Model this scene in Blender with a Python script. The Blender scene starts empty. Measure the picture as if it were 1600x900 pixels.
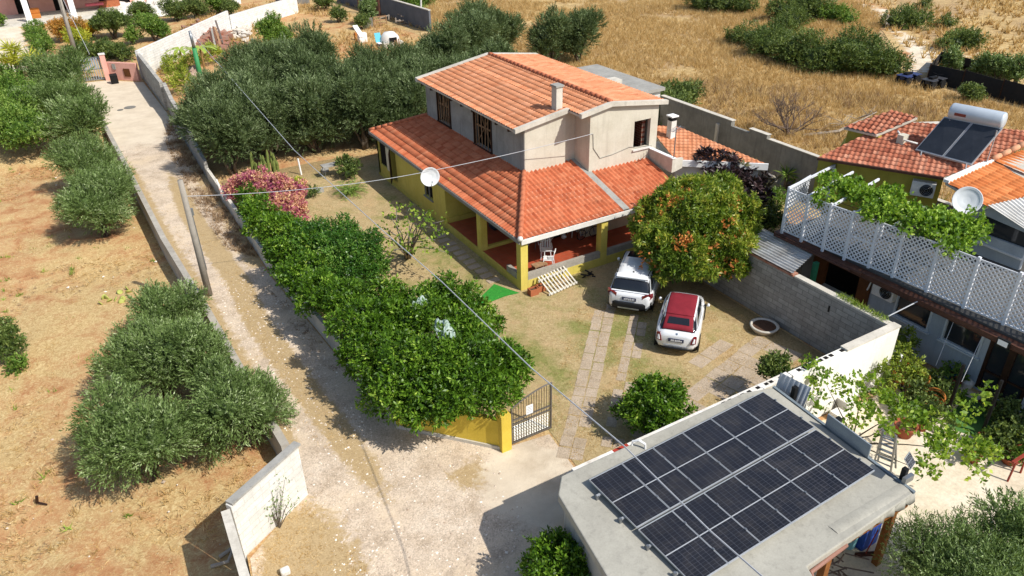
import bpy, bmesh, math, random
import numpy as np
from mathutils import Vector, Matrix
from mathutils.geometry import tessellate_polygon
R = math.radians
random.seed(7); rng = np.random.default_rng(11)
C = bpy.context.scene.collection
sc = bpy.context.scene

# ------------------------------------------------------------------ camera (world axes run along the house walls)
F_PX, CAM_H = 1185.3, 16.3
_th, _ro, _yaw = R(30.105), R(-1.262), R(30.003)
def _rot(v):
    x, y, z = v[0] - 0, v[1], v[2]
    c, s = math.cos(_yaw), math.sin(_yaw)
    return Vector((x * c + y * s, -x * s + y * c, z))
CAM = Vector((0.0, 0.0, CAM_H)); CAM = _rot(CAM - Vector((.404, 27.897, 0)))
FW = _rot((0, math.cos(_th), -math.sin(_th))); _xh = _rot((1, 0, 0)); _vh = _rot((0, -math.sin(_th), -math.cos(_th)))
RT = _xh * math.cos(_ro) - _vh * math.sin(_ro); DN = _xh * math.sin(_ro) + _vh * math.cos(_ro)
def ray(px, py): return FW + RT * ((px - 800) / F_PX) + DN * ((py - 450) / F_PX)
def G(px, py, z=0.0):
    d = ray(px, py); return CAM + d * ((z - CAM.z) / d.z)
def onplane(px, py, n, c):
    d = ray(px, py); n = Vector(n); return CAM + d * ((c - n.dot(CAM)) / n.dot(d))
def mpp(p): return (Vector(p) - CAM).dot(FW) / F_PX      # metres per photo pixel at p
cd = bpy.data.cameras.new('camera'); cam = bpy.data.objects.new('camera', cd); C.objects.link(cam)
cd.sensor_width = 36; cd.sensor_fit = 'HORIZONTAL'; cd.lens = F_PX / 1600 * 36; cd.clip_end = 1500; cd.clip_start = .3
m = Matrix((RT, -DN, -FW)).transposed().to_4x4(); m.translation = CAM; cam.matrix_world = m
sc.camera = cam
sc.render.resolution_x, sc.render.resolution_y = 1024, 576

# ------------------------------------------------------------------ light
SUN_FROM = Vector((.41, -.84, 1.0)).normalized()
el = math.asin(SUN_FROM.z); az = math.atan2(SUN_FROM.x, SUN_FROM.y)
w = bpy.data.worlds.new('World'); sc.world = w; w.use_nodes = True
nt = w.node_tree; bg = nt.nodes['Background']; sk = nt.nodes.new('ShaderNodeTexSky'); sk.sky_type = 'NISHITA'
sk.sun_disc = False; sk.sun_elevation = el; sk.sun_rotation = az; sk.dust_density = 1.5
nt.links.new(sk.outputs[0], bg.inputs[0]); bg.inputs[1].default_value = 0.13
sl = bpy.data.lights.new('sun', 'SUN'); sl.energy = 4.6; sl.angle = R(.5); sl.color = (1, .955, .88)
so = bpy.data.objects.new('sun', sl); C.objects.link(so); so.rotation_euler = (-SUN_FROM).to_track_quat('-Z', 'Y').to_euler(); so.location = (0, 0, 60)
sc.view_settings.view_transform = 'Standard'; sc.view_settings.look = 'None'; sc.view_settings.exposure = 0.24; sc.view_settings.gamma = 1
sc.render.engine = 'CYCLES'; sc.cycles.max_bounces = 5; sc.cycles.diffuse_bounces = 3; sc.cycles.glossy_bounces = 2; sc.cycles.transparent_max_bounces = 4

# ------------------------------------------------------------------ materials
def lin(h):
    h = h.lstrip('#'); v = [int(h[i:i + 2], 16) / 255 for i in (0, 2, 4)]
    return tuple((x / 12.92 if x <= .04045 else ((x + .055) / 1.055) ** 2.4) for x in v) + (1,)
def c4(c): return lin(c) if isinstance(c, str) else (tuple(c) + (1,))[:4]
class N:
    """small node helper"""
    def __init__(s, name):
        s.m = bpy.data.materials.new(name); s.m.use_nodes = True; s.t = s.m.node_tree
        s.b = s.t.nodes['Principled BSDF']; s.out = s.t.nodes['Material Output']; s.g = s.t.nodes.new('ShaderNodeNewGeometry')
        s.pos = s.g.outputs['Position']
    def n(s, k, **kw):
        x = s.t.nodes.new(k)
        for a, v in kw.items(): setattr(x, a, v)
        return x
    def l(s, a, b): s.t.links.new(a, b)
    def setin(s, node, key, v):
        if hasattr(v, 'is_output') or isinstance(v, bpy.types.NodeSocket): s.l(v, node.inputs[key])
        else: node.inputs[key].default_value = v
    def noise(s, scale, detail=4, rough=.6, vec=None, dist=0):
        x = s.n('ShaderNodeTexNoise'); s.l(vec or s.pos, x.inputs['Vector']); x.inputs['Scale'].default_value = scale
        x.inputs['Detail'].default_value = detail; x.inputs['Roughness'].default_value = rough; x.inputs['Distortion'].default_value = dist
        return x.outputs['Fac']
    def voro(s, scale, out='Distance', feature='F1', vec=None):
        x = s.n('ShaderNodeTexVoronoi', feature=feature); s.l(vec or s.pos, x.inputs['Vector']); x.inputs['Scale'].default_value = scale
        return x.outputs[out]
    def ramp(s, f, stops, interp='LINEAR'):
        x = s.n('ShaderNodeValToRGB'); e = x.color_ramp; e.interpolation = interp
        while len(e.elements) < len(stops): e.elements.new(.5)
        for i, (p, c) in enumerate(stops): e.elements[i].position = p; e.elements[i].color = c4(c) if not isinstance(c, (int, float)) else (c, c, c, 1)
        s.setin(x, 0, f); return x.outputs[0]
    def mix(s, f, a, b, mode='MIX'):
        x = s.n('ShaderNodeMix', data_type='RGBA', blend_type=mode); s.setin(x, 0, f)
        for k, v in ((6, a), (7, b)):
            if isinstance(v, bpy.types.NodeSocket): s.l(v, x.inputs[k])
            else: x.inputs[k].default_value = c4(v) if not isinstance(v, (int, float)) else (v, v, v, 1)
        return x.outputs[2]
    def math(s, op, a, b=0., c=None, clamp=False):
        x = s.n('ShaderNodeMath', operation=op, use_clamp=clamp); s.setin(x, 0, a); s.setin(x, 1, b)
        if c is not None: s.setin(x, 2, c)
        return x.outputs[0]
    def attr(s, name):
        x = s.n('ShaderNodeAttribute', attribute_name=name); return x.outputs['Fac']
    def bump(s, h, strength=.5, dist=.02):
        x = s.n('ShaderNodeBump'); x.inputs['Strength'].default_value = strength; x.inputs['Distance'].default_value = dist
        s.l(h, x.inputs['Height']); s.l(x.outputs[0], s.b.inputs['Normal'])
    def done(s, col=None, rough=.8, spec=.3, metal=0, coat=0):
        if col is not None:
            if isinstance(col, bpy.types.NodeSocket): s.l(col, s.b.inputs['Base Color'])
            else: s.b.inputs['Base Color'].default_value = c4(col)
        s.setin(s.b, 'Roughness', rough); s.b.inputs['Specular IOR Level'].default_value = spec; s.b.inputs['Metallic'].default_value = metal
        s.b.inputs['Coat Weight'].default_value = coat
        return s.m
def M(name, c1, c2=None, scale=2., rough=.8, spec=.3, metal=0, bump=0, bscale=30, coat=0, fine=.12, bdist=.01):
    n = N(name); c2 = c2 or c1
    f = n.noise(scale, 6, .65)
    col = n.mix(n.ramp(f, [(.32, 0.), (.68, 1.)]), c1, c2)
    if fine: col = n.mix(1, col, n.ramp(n.noise(bscale, 3), [(.25, 1 - fine * 1.6), (.75, 1 + 0 * fine)]), 'MULTIPLY')
    if bump: n.bump(n.noise(bscale, 4), bump, bdist)
    return n.done(col, rough, spec, metal, coat)
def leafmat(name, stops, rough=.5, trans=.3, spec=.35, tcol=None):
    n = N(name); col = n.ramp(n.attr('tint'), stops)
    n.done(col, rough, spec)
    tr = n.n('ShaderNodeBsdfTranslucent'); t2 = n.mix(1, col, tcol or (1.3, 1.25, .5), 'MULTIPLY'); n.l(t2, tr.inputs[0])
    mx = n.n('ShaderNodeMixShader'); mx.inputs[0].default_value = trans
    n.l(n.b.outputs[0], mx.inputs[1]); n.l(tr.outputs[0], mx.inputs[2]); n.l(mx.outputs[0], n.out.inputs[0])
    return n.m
def soilcol(n):
    """dry field ground: reddish soil, straw mats, thin dark litter - shared by all ground sheets so they blend"""
    big = n.noise(.16, 5, .6); mid = n.noise(.9, 5, .65, dist=.6); fin = n.noise(7, 6, .75, dist=1.5); gr = n.noise(38, 4, .7)
    soil = n.ramp(mid, [(.3, '#a5734d'), (.5, '#ba8960'), (.7, '#caa079')])
    straw = n.ramp(fin, [(.3, '#957a50'), (.5, '#c2a573'), (.68, '#dcc797')])
    f = n.math('ADD', n.math('MULTIPLY', big, 1.2), n.math('MULTIPLY', mid, .9)); f = n.math('ADD', f, n.math('MULTIPLY', fin, .6))
    col = n.mix(n.ramp(n.math('MULTIPLY', f, .37), [(.42, 0.), (.53, 1.)]), soil, straw)
    col = n.mix(1, col, n.ramp(gr, [(.25, .72), (.7, 1.05)]), 'MULTIPLY')
    return col, n.math('ADD', n.math('MULTIPLY', fin, .7), n.math('MULTIPLY', gr, .3))

def groundmat(name, kind):
    n = N(name); base, h = soilcol(n)
    pos = n.pos
    if kind == 'ground':
        n.bump(h, .8, .05); return n.done(base, .95, .1)
    if kind == 'far':                       # tall dry meadow beyond the walls
        v = n.noise(.12, 5, .6); v2 = n.noise(1.3, 5, .7, dist=.8); v3 = n.noise(14, 4, .8)
        c = n.ramp(v2, [(.3, '#a0865a'), (.5, '#bfa371'), (.72, '#d6bf8e')])
        c = n.mix(n.ramp(v, [(.47, 0.), (.6, .6)]), c, '#a3886b')
        c = n.mix(1, c, n.ramp(v3, [(.25, .7), (.7, 1.05)]), 'MULTIPLY'); n.bump(v2, 1, .15); return n.done(c, .95, .1)
    edge = n.attr('edge')
    nz = n.noise(1.6, 6, .7, dist=.5)
    ef = n.ramp(n.math('ADD', edge, n.math('MULTIPLY', n.math('SUBTRACT', nz, .5), 1.5)), [(.3, 0.), (.5, 1.)])
    if kind == 'lane':
        g1 = n.noise(1.1, 6, .7); g2 = n.noise(22, 5, .8); vo = n.voro(26, 'Color'); peb = n.voro(30)
        grav = n.ramp(g1, [(.3, '#b09d86'), (.5, '#cab8a2'), (.7, '#dccdb9')])
        grav = n.mix(.55, grav, n.mix(1, grav, n.ramp(vo, [(.1, .5), (.5, .95), (.85, 1.2)]), 'MULTIPLY'))
        grav = n.mix(1, grav, n.ramp(g2, [(.3, .72), (.6, 1.05)]), 'MULTIPLY')
        dust = n.ramp(n.noise(5, 5), [(.3, '#c0a98b'), (.7, '#d4c0a2')])
        grav = n.mix(n.ramp(n.noise(.55, 5, .7), [(.5, 0.), (.66, .7)]), grav, dust)
        st = n.ramp(n.math('ADD', n.attr('strip'), n.math('MULTIPLY', n.math('SUBTRACT', n.noise(2.3, 6, .75, dist=.8), .5), 1.6)), [(.35, 0.), (.62, 1.)])
        straw = n.ramp(n.noise(9, 6, .8, dist=2), [(.3, '#84704d'), (.5, '#a89068'), (.7, '#c2ad84')])
        col = n.mix(n.math('MULTIPLY', st, .9), grav, straw)
        cn = n.ramp(n.noise(.8, 6, .7), [(.3, '#bfb09a'), (.7, '#d9ccb6')])
        cr = n.voro(.55, feature='DISTANCE_TO_EDGE', vec=None); crk = n.ramp(n.math('ADD', cr, n.math('MULTIPLY', n.noise(1.7, 4), .12)), [(.03, .8), (.055, 1.)])
        cn = n.mix(1, cn, crk, 'MULTIPLY')
        cf = n.ramp(n.math('ADD', n.attr('conc_shade'), n.math('MULTIPLY', n.math('SUBTRACT', n.noise(1.9, 6, .7), .5), 1.2)), [(.4, 0.), (.6, .9)])
        col = n.mix(cf, col, cn)
        n.bump(n.math('ADD', n.math('MULTIPLY', peb, .4), g2), .55, .02)
        # moist dark drain stain running out of the gate
        col = n.mix(n.math('MULTIPLY', n.attr('stain'), n.ramp(n.noise(1.4, 5), [(.35, 0.), (.6, .75)])), col, '#8d7a62')
    elif kind == 'lawn':
        a = n.noise(.55, 5, .6); b = n.noise(6, 6, .8, dist=1.5); c_ = n.noise(40, 3, .7)
        dry = n.ramp(b, [(.3, '#8f7b56'), (.5, '#b59f74'), (.7, '#d0bc92')])
        grn = n.ramp(b, [(.3, '#62692f'), (.55, '#868a4a'), (.72, '#a3a067')])
        gf = n.ramp(n.math('ADD', n.attr('strip'), n.math('MULTIPLY', n.math('SUBTRACT', a, .5), 3.0)), [(.05, 0.), (.7, .85)])
        col = n.mix(gf, dry, grn); col = n.mix(1, col, n.ramp(c_, [(.25, .72), (.7, 1.04)]), 'MULTIPLY')
        so_ = n.ramp(n.noise(.8, 6, .7), [(.5, 0.), (.66, .7)]); col = n.mix(so_, col, '#b79a73')
        col = n.mix(n.attr('conc_shade'), col, n.ramp(b, [(.3, '#6a5a3f'), (.7, '#a58e66')]))  # shade mask mixes a darker brown into the lawn
        n.bump(n.math('ADD', b, c_), .8, .03)
    elif kind == 'patio':
        a = n.noise(.7, 6, .7); col = n.ramp(a, [(.3, '#c4b59c'), (.5, '#d8cbb4'), (.7, '#e6dcc9')])
        col = n.mix(1, col, n.ramp(n.noise(9, 6, .8), [(.3, .75), (.6, 1.03)]), 'MULTIPLY')
        n.bump(n.noise(12, 5), .3, .01)
    elif kind == 'apron':
        col = n.ramp(n.noise(1.1, 6), [(.3, '#7f7462'), (.7, '#b3a58d')])
    col = n.mix(ef, base, col)
    return n.done(col, .93, .12)

def tilemat(name, lo, mid, hi, moss=.0):
    n = N(name); t = n.attr('tint')
    col = n.ramp(t, [(0., lo), (.45, mid), (1., hi)])
    col = n.mix(1, col, n.ramp(n.noise(1.3, 5, .7), [(.3, .82), (.65, 1.04)]), 'MULTIPLY')
    col = n.mix(1, col, n.ramp(n.noise(28, 4, .7), [(.25, .8), (.7, 1.04)]), 'MULTIPLY')
    if moss: col = n.mix(n.ramp(n.noise(1.9, 6, .8), [(.56, 0.), (.7, moss)]), col, '#5e4a3c')
    n.bump(n.noise(60, 3), .25, .005)
    return n.done(col, .85, .2)
def blockmat(name, axis, c1, c2, mortar, bw=.5, bh=.2, stain=.25, off=0):
    """masonry laid along x or y"""
    n = N(name); sp = n.n('ShaderNodeSeparateXYZ'); n.l(n.pos, sp.inputs[0]); cb = n.n('ShaderNodeCombineXYZ')
    n.l(sp.outputs[0 if axis == 'x' else 1], cb.inputs[0]); n.l(sp.outputs[2], cb.inputs[1])
    b = n.n('ShaderNodeTexBrick'); n.l(cb.outputs[0], b.inputs['Vector']); b.inputs['Scale'].default_value = 1
    b.inputs['Brick Width'].default_value = bw; b.inputs['Row Height'].default_value = bh; b.inputs['Mortar Size'].default_value = .012
    b.inputs['Mortar Smooth'].default_value = .3; b.inputs['Color1'].default_value = c4(c1); b.inputs['Color2'].default_value = c4(c2); b.inputs['Mortar'].default_value = c4(mortar)
    col = n.mix(1, b.outputs[0], n.ramp(n.noise(2.2, 6, .7), [(.3, 1 - stain), (.65, 1.04)]), 'MULTIPLY')
    col = n.mix(1, col, n.ramp(n.noise(30, 3), [(.25, .84), (.7, 1.03)]), 'MULTIPLY')
    n.bump(n.math('SUBTRACT', n.noise(35, 3), n.math('MULTIPLY', b.outputs['Fac'], 1.5)), .5, .01)
    return n.done(col, .92, .15)
def plaster(name, c1, c2, dirt='#7d7468', amt=.35, scale=1.1):
    """rendered wall with vertical run-off streaks"""
    n = N(name); mp = n.n('ShaderNodeMapping'); mp.inputs['Scale'].default_value = (5, 5, .45); n.l(n.pos, mp.inputs[0])
    col = n.mix(n.ramp(n.noise(scale, 6, .7), [(.35, 0.), (.65, 1.)]), c1, c2)
    col = n.mix(n.ramp(n.noise(1.0, 6, .7, vec=mp.outputs[0]), [(.52, 0.), (.75, amt)]), col, dirt)
    col = n.mix(1, col, n.ramp(n.noise(25, 4), [(.25, .88), (.7, 1.02)]), 'MULTIPLY')
    n.bump(n.noise(18, 5), .25, .008)
    return n.done(col, .9, .2)

m_white = M('white_paint', '#e6e4de', '#cfcbc2', 1.5, .6)
m_whiteclean = M('white_plastic', '#eeeeec', '#e2e2e0', 1, .4, fine=.03)
m_yellow = plaster('yellow_plaster', '#d3c264', '#c6b453', '#8e8250', .4)
m_yellow2 = plaster('gate_wall_yellow', '#d8bc4e', '#cbaf42', '#857544', .5)
m_cream = plaster('cream_render', '#cbc6b6', '#bdb7a5', '#8a8176', .3)
m_creamin = plaster('cream_wall_paint', '#e2d8bd', '#d8ccae')
m_conc = plaster('grey_concrete', '#a4a29b', '#8e8c86', '#5e5a54', .5)
m_concpale = plaster('pale_concrete', '#d0cabd', '#b6b0a3', '#837c70', .4)
m_concdark = plaster('weathered_wall_concrete', '#85827b', '#6d6a64', '#4a4743', .55)
m_veran = plaster('veranda_low_wall_stone', '#a59f93', '#928c81', '#6f6a60', .4, 5)
m_wood = M('rough_wood', '#8a6a4c', '#6b4f37', 6, .85, bump=.3)
m_woodpale = M('pine_lath', '#a88765', '#8a6b4e', 6, .85)
m_timber = M('brown_timber', '#8c5a2c', '#74481f', 3, .7)
m_darkwood = M('dark_brown_frame', '#3a2317', '#2b1a11', 3, .5)
m_brown = M('brown_panel', '#6e4424', '#553219', 3, .6)
m_black = M('black_matt', '#141414', '#0d0d0d', 3, .6)
m_dark = M('unlit_interior_black', '#1c1815', '#151210', 2, .9)  # near-black colour stands in for the shade of rooms and hollows
m_glass = M('window_glass', (.02, .025, .03), None, 2, .06, .6, fine=0)
m_metal = M('galvanised_metal', '#a4a8aa', '#8d9194', 2, .35, .5, .7)
m_wire = M('cable_sheath', '#b9bcc0', '#a9acb0', 2, .5)
m_polewood = M('weathered_pole', '#a39c91', '#8a8378', 1.5, .85, bump=.3)
m_green = M('green_pole_paint', '#3f8f56', '#357d4a', 2, .6)
m_terra = M('terracotta', '#b46c47', '#9d5a3a', 3, .8)
m_fascia = M('grey_gutter', '#8f8d88', '#7c7a75', 2, .6)
m_rusty = M('rusty_brown_gutter', '#5b3a2c', '#43291f', 4, .6)
m_copper = M('pinkish_copper_gutter', '#b98d7c', '#a97c6b', 2, .4, .5, .4)
m_tileup = tilemat('upper_roof_tiles', '#b97450', '#ca8862', '#d79b78', .12)
m_tilelo = tilemat('lower_roof_tiles', '#a95637', '#bd6c49', '#cc825f', .25)
m_tilefr = tilemat('front_roof_tiles', '#a95638', '#be6c49', '#ce8460', .5)
m_tileold = tilemat('old_red_roof_tiles', '#8a4a36', '#b06a50', '#cf9478', .55)
m_tileor = tilemat('orange_roof_tiles', '#bd6d3c', '#d08049', '#e09760')
m_ridge = M('ridge_tile', '#c57a58', '#ab5f40', 6, .85)
m_redfloor = blockmat('red_floor_tiles', 'x', '#9c4a2c', '#8b3f25', '#7a4a38', .33, .33, .1)
def _floor():
    n = N('red_floor_tiling'); b = n.n('ShaderNodeTexBrick'); n.l(n.pos, b.inputs['Vector']); b.offset = 0
    b.inputs['Scale'].default_value = 1; b.inputs['Brick Width'].default_value = .3; b.inputs['Row Height'].default_value = .3; b.inputs['Mortar Size'].default_value = .006
    b.inputs['Color1'].default_value = c4('#b2553a'); b.inputs['Color2'].default_value = c4('#a44b31'); b.inputs['Mortar'].default_value = c4('#8f6552')
    return n.done(n.mix(1, b.outputs[0], n.ramp(n.noise(1.5, 5), [(.3, .85), (.65, 1.04)]), 'MULTIPLY'), .45, .4)
m_redfloor = _floor()
m_blockY = blockmat('grey_block_wall', 'y', '#aeaaa2', '#97938c', '#837f78', .5, .2, .32)
m_blockX = blockmat('pale_block_wall', 'x', '#cfccc4', '#bdbab2', '#a8a49b', .5, .2, .2)
m_blockXw = plaster('limewashed_wall', '#eceae2', '#e2dfd4', '#a39d8a', .3)

# ------------------------------------------------------------------ mesh helpers
def tag(o, label=None, cat=None, group=None, kind=None):
    for k, v in (('label', label), ('category', cat), ('group', group), ('kind', kind)):
        if v: o[k] = v
    return o
def empty(name, loc, label, cat, group=None, rz=0):
    o = bpy.data.objects.new(name, None); C.objects.link(o); o.location = loc; o.rotation_euler = (0, 0, rz); o.empty_display_size = .3
    return tag(o, label, cat, group)
def link(name, me, mats, parent=None, world=False):
    o = bpy.data.objects.new(name, me); C.objects.link(o)
    for mt in (mats if isinstance(mats, (list, tuple)) else [mats]): me.materials.append(mt)
    if parent is not None:
        o.parent = parent
        if world: o.matrix_parent_inverse = Matrix.Translation(parent.location).inverted() if parent.rotation_euler.z == 0 else (Matrix.Translation(parent.location) @ Matrix.Rotation(parent.rotation_euler.z, 4, 'Z')).inverted()
    return o
EACH = dict(verge='verge', kerb='kerb', brown_panel='brown_panel', rafter_ends='rafter_end', raised_blocks='raised_block', rail_feet='rail_foot', gate_bars='gate_bar', door_handle='door_handle', pillars='pillar', dark_cell_plates='dark_cell_plate', rails='rail', panel_rails='panel_rail', plate_band='plate_band', coping='coping', upper_window='window', window='window', low_wall='low_wall')
class MB:
    def __init__(s): s.v = []; s.f = []; s.mi = []; s.cur = 0; s.cuts = []; s.auto = []
    def cut(s): s.cuts.append((len(s.v), len(s.f))); return s
    def quad(s, a, b, c, d): i = len(s.v); s.v += [tuple(a), tuple(b), tuple(c), tuple(d)]; s.f.append((i, i + 1, i + 2, i + 3)); s.mi.append(s.cur); return s
    def poly(s, pts): i = len(s.v); s.v += [tuple(p) for p in pts]; s.f.append(tuple(range(i, i + len(pts)))); s.mi.append(s.cur); return s
    def prism(s, pts, ext):
        """closed prism: polygon pts swept by ext"""
        s.auto.append((len(s.v), len(s.f))); n = len(pts); i = len(s.v); e = Vector(ext)
        s.v += [tuple(p) for p in pts] + [tuple(Vector(p) + e) for p in pts]
        s.f += [tuple(range(i, i + n)), tuple(range(i + 2 * n - 1, i + n - 1, -1))]; s.mi += [s.cur] * 2
        for k in range(n):
            j = (k + 1) % n; s.f.append((i + k, i + j, i + n + j, i + n + k)); s.mi.append(s.cur)
        return s
    def box(s, x0, y0, z0, x1, y1, z1):
        return s.prism([(x0, y0, z0), (x1, y0, z0), (x1, y1, z0), (x0, y1, z0)], (0, 0, z1 - z0))
    def beam(s, a, b, w, h=None, up=(0, 0, 1)):
        """rectangular bar from a to b"""
        a, b = Vector(a), Vector(b); d = (b - a).normalized(); h = h or w; u = Vector(up)
        if abs(d.dot(u)) > .99: u = Vector((1, 0, 0))
        sd = d.cross(u).normalized() * (w / 2); uu = sd.cross(d).normalized() * (h / 2)
        return s.prism([a - sd - uu, a + sd - uu, a + sd + uu, a - sd + uu], b - a)
    def tube(s, pts, r, n=8, caps=True):
        s.auto.append((len(s.v), len(s.f))) if not getattr(s, 'noauto', 0) else None; pts = [Vector(p) for p in pts]; rs = r if isinstance(r, (list, tuple)) else [r] * len(pts); base = len(s.v)
        for k, p in enumerate(pts):
            d = (pts[min(k + 1, len(pts) - 1)] - pts[max(k - 1, 0)])
            d = d.normalized() if d.length > 1e-9 else Vector((0, 0, 1))
            u = Vector((0, 0, 1)) if abs(d.z) < .95 else Vector((1, 0, 0)); a = d.cross(u).normalized(); b = d.cross(a)
            for q in range(n): t = 2 * math.pi * q / n; s.v.append(tuple(p + (a * math.cos(t) + b * math.sin(t)) * rs[k]))
        for k in range(len(pts) - 1):
            for q in range(n):
                i = base + k * n; j = (q + 1) % n; s.f.append((i + q, i + j, i + n + j, i + n + q)); s.mi.append(s.cur)
        if caps:
            s.f.append(tuple(base + q for q in range(n))); s.f.append(tuple(base + (len(pts) - 1) * n + q for q in range(n - 1, -1, -1))); s.mi += [s.cur] * 2
        return s
    def lathe(s, prof, c=(0, 0, 0), n=20, axis=None):
        """profile (radius, height) spun about axis"""
        c = Vector(c); q = (Vector(axis).normalized().to_track_quat('Z', 'Y') if axis is not None else None); base = len(s.v)
        for r_, z in prof:
            for k in range(n):
                t = 2 * math.pi * k / n; p = Vector((r_ * math.cos(t), r_ * math.sin(t), z)); s.v.append(tuple(c + (q @ p if q else p)))
        for a in range(len(prof) - 1):
            for k in range(n): j = (k + 1) % n; s.f.append((base + a * n + k, base + a * n + j, base + (a + 1) * n + j, base + (a + 1) * n + k)); s.mi.append(s.cur)
        return s
    def build(s, name, mats, parent=None, world=True, bevel=0, smooth=False):
        if s.cuts or name in EACH:
            cs = s.cuts or s.auto; o = None
            for i, (v0, f0) in enumerate(cs):
                v1, f1 = cs[i + 1] if i + 1 < len(cs) else (len(s.v), len(s.f))
                if f1 <= f0: continue
                q = MB(); q.v = s.v[v0:v1]; q.f = [tuple(k - v0 for k in f) for f in s.f[f0:f1]]; q.mi = s.mi[f0:f1]; q.one_ = True; o = q._build(EACH.get(name, name), mats, parent, world, bevel, smooth)
            return o
        return s._build(name, mats, parent, world, bevel, smooth)
    def _build(s, name, mats, parent=None, world=True, bevel=0, smooth=False):
        me = bpy.data.meshes.new(name); me.from_pydata(s.v, [], s.f)
        if len(set(s.mi)) > 1: me.polygons.foreach_set('material_index', s.mi)
        bm = bmesh.new(); bm.from_mesh(me); bmesh.ops.recalc_face_normals(bm, faces=bm.faces)
        bm.to_mesh(me); bm.free()
        if smooth: me.polygons.foreach_set('use_smooth', [True] * len(me.polygons))
        o = link(name, me, mats, parent, world)
        if bevel:
            b = o.modifiers.new('b', 'BEVEL'); b.width = bevel; b.segments = 2; b.limit_method = 'ANGLE'
        return o
def one(mb, name, mats, label, cat, group=None, **k):
    return tag(mb.build(name, mats, None, **k), label, cat, group)
def np_mesh(name, V, k, mat, tint=None, parent=None, smooth=False):
    """V: (nfaces*k,3) vertices, faces of k corners each, own vertices"""
    nf = len(V) // k; me = bpy.data.meshes.new(name); me.vertices.add(len(V)); me.vertices.foreach_set('co', V.astype(np.float32).ravel())
    me.loops.add(len(V)); me.loops.foreach_set('vertex_index', np.arange(len(V), dtype=np.int32))
    me.polygons.add(nf); me.polygons.foreach_set('loop_start', np.arange(0, len(V), k, dtype=np.int32))
    me.update(calc_edges=True)
    if tint is not None:
        a = me.attributes.new('tint', 'FLOAT', 'POINT'); a.data.foreach_set('value', np.repeat(tint, k).astype(np.float32))
    return link(name, me, mat, parent, True)
def unit(a): return a / (np.linalg.norm(a, axis=-1, keepdims=True) + 1e-9)
def rdir(n): return unit(rng.normal(size=(n, 3)))
def leaf_quads(P, D, L, W, jitter_n=1.0):
    """rhombic leaves at P pointing along D"""
    n = len(P); S = unit(np.cross(D, rdir(n) * jitter_n + np.array([0, 0, .0]))); L = np.broadcast_to(L, (n,))[:, None]; W = np.broadcast_to(W, (n,))[:, None]
    V = np.empty((n, 4, 3)); V[:, 0] = P; V[:, 1] = P + D * L * .45 + S * W * .5; V[:, 2] = P + D * L; V[:, 3] = P + D * L * .45 - S * W * .5
    return V.reshape(-1, 3)
def crown_pts(blobs, dens, lump=.38, zmin=None):
    """points + outward directions over lumpy surfaces of ellipsoids (x,y,z,rx,ry,rz)"""
    Ps, Ds, Ts = [], [], []
    B = np.array([b[:6] for b in blobs], float)
    for b in B:
        c, r = b[:3], b[3:6]; rm = r.mean(); area = 4 * math.pi * rm * rm
        nl = max(8, int(area / (lump * rm) ** 2 * .42)); ld = rdir(nl); ld[:, 2] = np.where(ld[:, 2] < -.4, -ld[:, 2] * .5, ld[:, 2])
        lc = c + ld * r * rng.uniform(.45, .9, (nl, 1)); lr = lump * rm * rng.uniform(.45, 1.05, nl)
        cnt = int(area * dens); idx = rng.choice(nl, cnt, p=(lr ** 2) / (lr ** 2).sum()); d = rdir(cnt); od = ld[idx]
        d = unit(d + od * .9); p = lc[idx] + d * lr[idx][:, None] * rng.uniform(.55, 1.0, (cnt, 1)) ** .6
        t = rng.uniform(0, 1, nl)[idx] * .45 + rng.uniform(0, 1, cnt) * .55; p = p + rng.normal(0, .06, p.shape) * rm
        Ps.append(p); Ds.append(unit(d * .7 + od * .5)); Ts.append(t)
        # loose inner leaves so that no hollow shows
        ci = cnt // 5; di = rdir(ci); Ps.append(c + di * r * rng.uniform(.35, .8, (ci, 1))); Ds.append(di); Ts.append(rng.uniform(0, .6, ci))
    P = np.concatenate(Ps); D = np.concatenate(Ds); T = np.concatenate(Ts)
    keep = np.ones(len(P), bool)
    for b in B: keep &= np.linalg.norm((P - b[:3]) / b[3:6], axis=1) > .42
    if zmin is not None: keep &= P[:, 2] > zmin
    return P[keep], D[keep], T[keep]
def shade_core_mesh(name, blobs, mat, parent, k=.53):
    """solid inner hull, toned dark to paint the shade inside the crown"""
    mb = bmesh.new()
    for b in blobs:
        mtx = Matrix.Translation(b[:3]) @ Matrix.Diagonal((b[3] * k, b[4] * k, b[5] * k, 1))
        r = bmesh.ops.create_icosphere(mb, subdivisions=3, radius=1, matrix=mtx)
        for v in r['verts']: v.co += Vector((random.uniform(-1, 1), random.uniform(-1, 1), random.uniform(-1, 1))) * b[3] * .07
    return mb
STY = {   # sprig length, leaves per sprig, leaf length, leaf width, spread, upward pull
    'olive':  dict(L=.42, k=11, ll=.12, lw=.034, sp=.55, up=.35),
    'hedge':  dict(L=.22, k=7,  ll=.15, lw=.065, sp=.8, up=.15),
    'bush':   dict(L=.22, k=7,  ll=.12, lw=.06, sp=.8, up=.2),
    'mango':  dict(L=.14, k=10,  ll=.19, lw=.052, sp=.95, up=.15),
    'far':    dict(L=.34, k=8,  ll=.17, lw=.07, sp=.8, up=.35),
    'plume':  dict(L=.5, k=12, ll=.17, lw=.045, sp=.5, up=.55),
    'vine':   dict(L=.22, k=5,  ll=.13, lw=.11, sp=1.0, up=.2),
    'fine':   dict(L=.38, k=13, ll=.085, lw=.024, sp=.6, up=.35),
    'flower': dict(L=.22, k=6,  ll=.11, lw=.09, sp=.9, up=.2),
}
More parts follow.
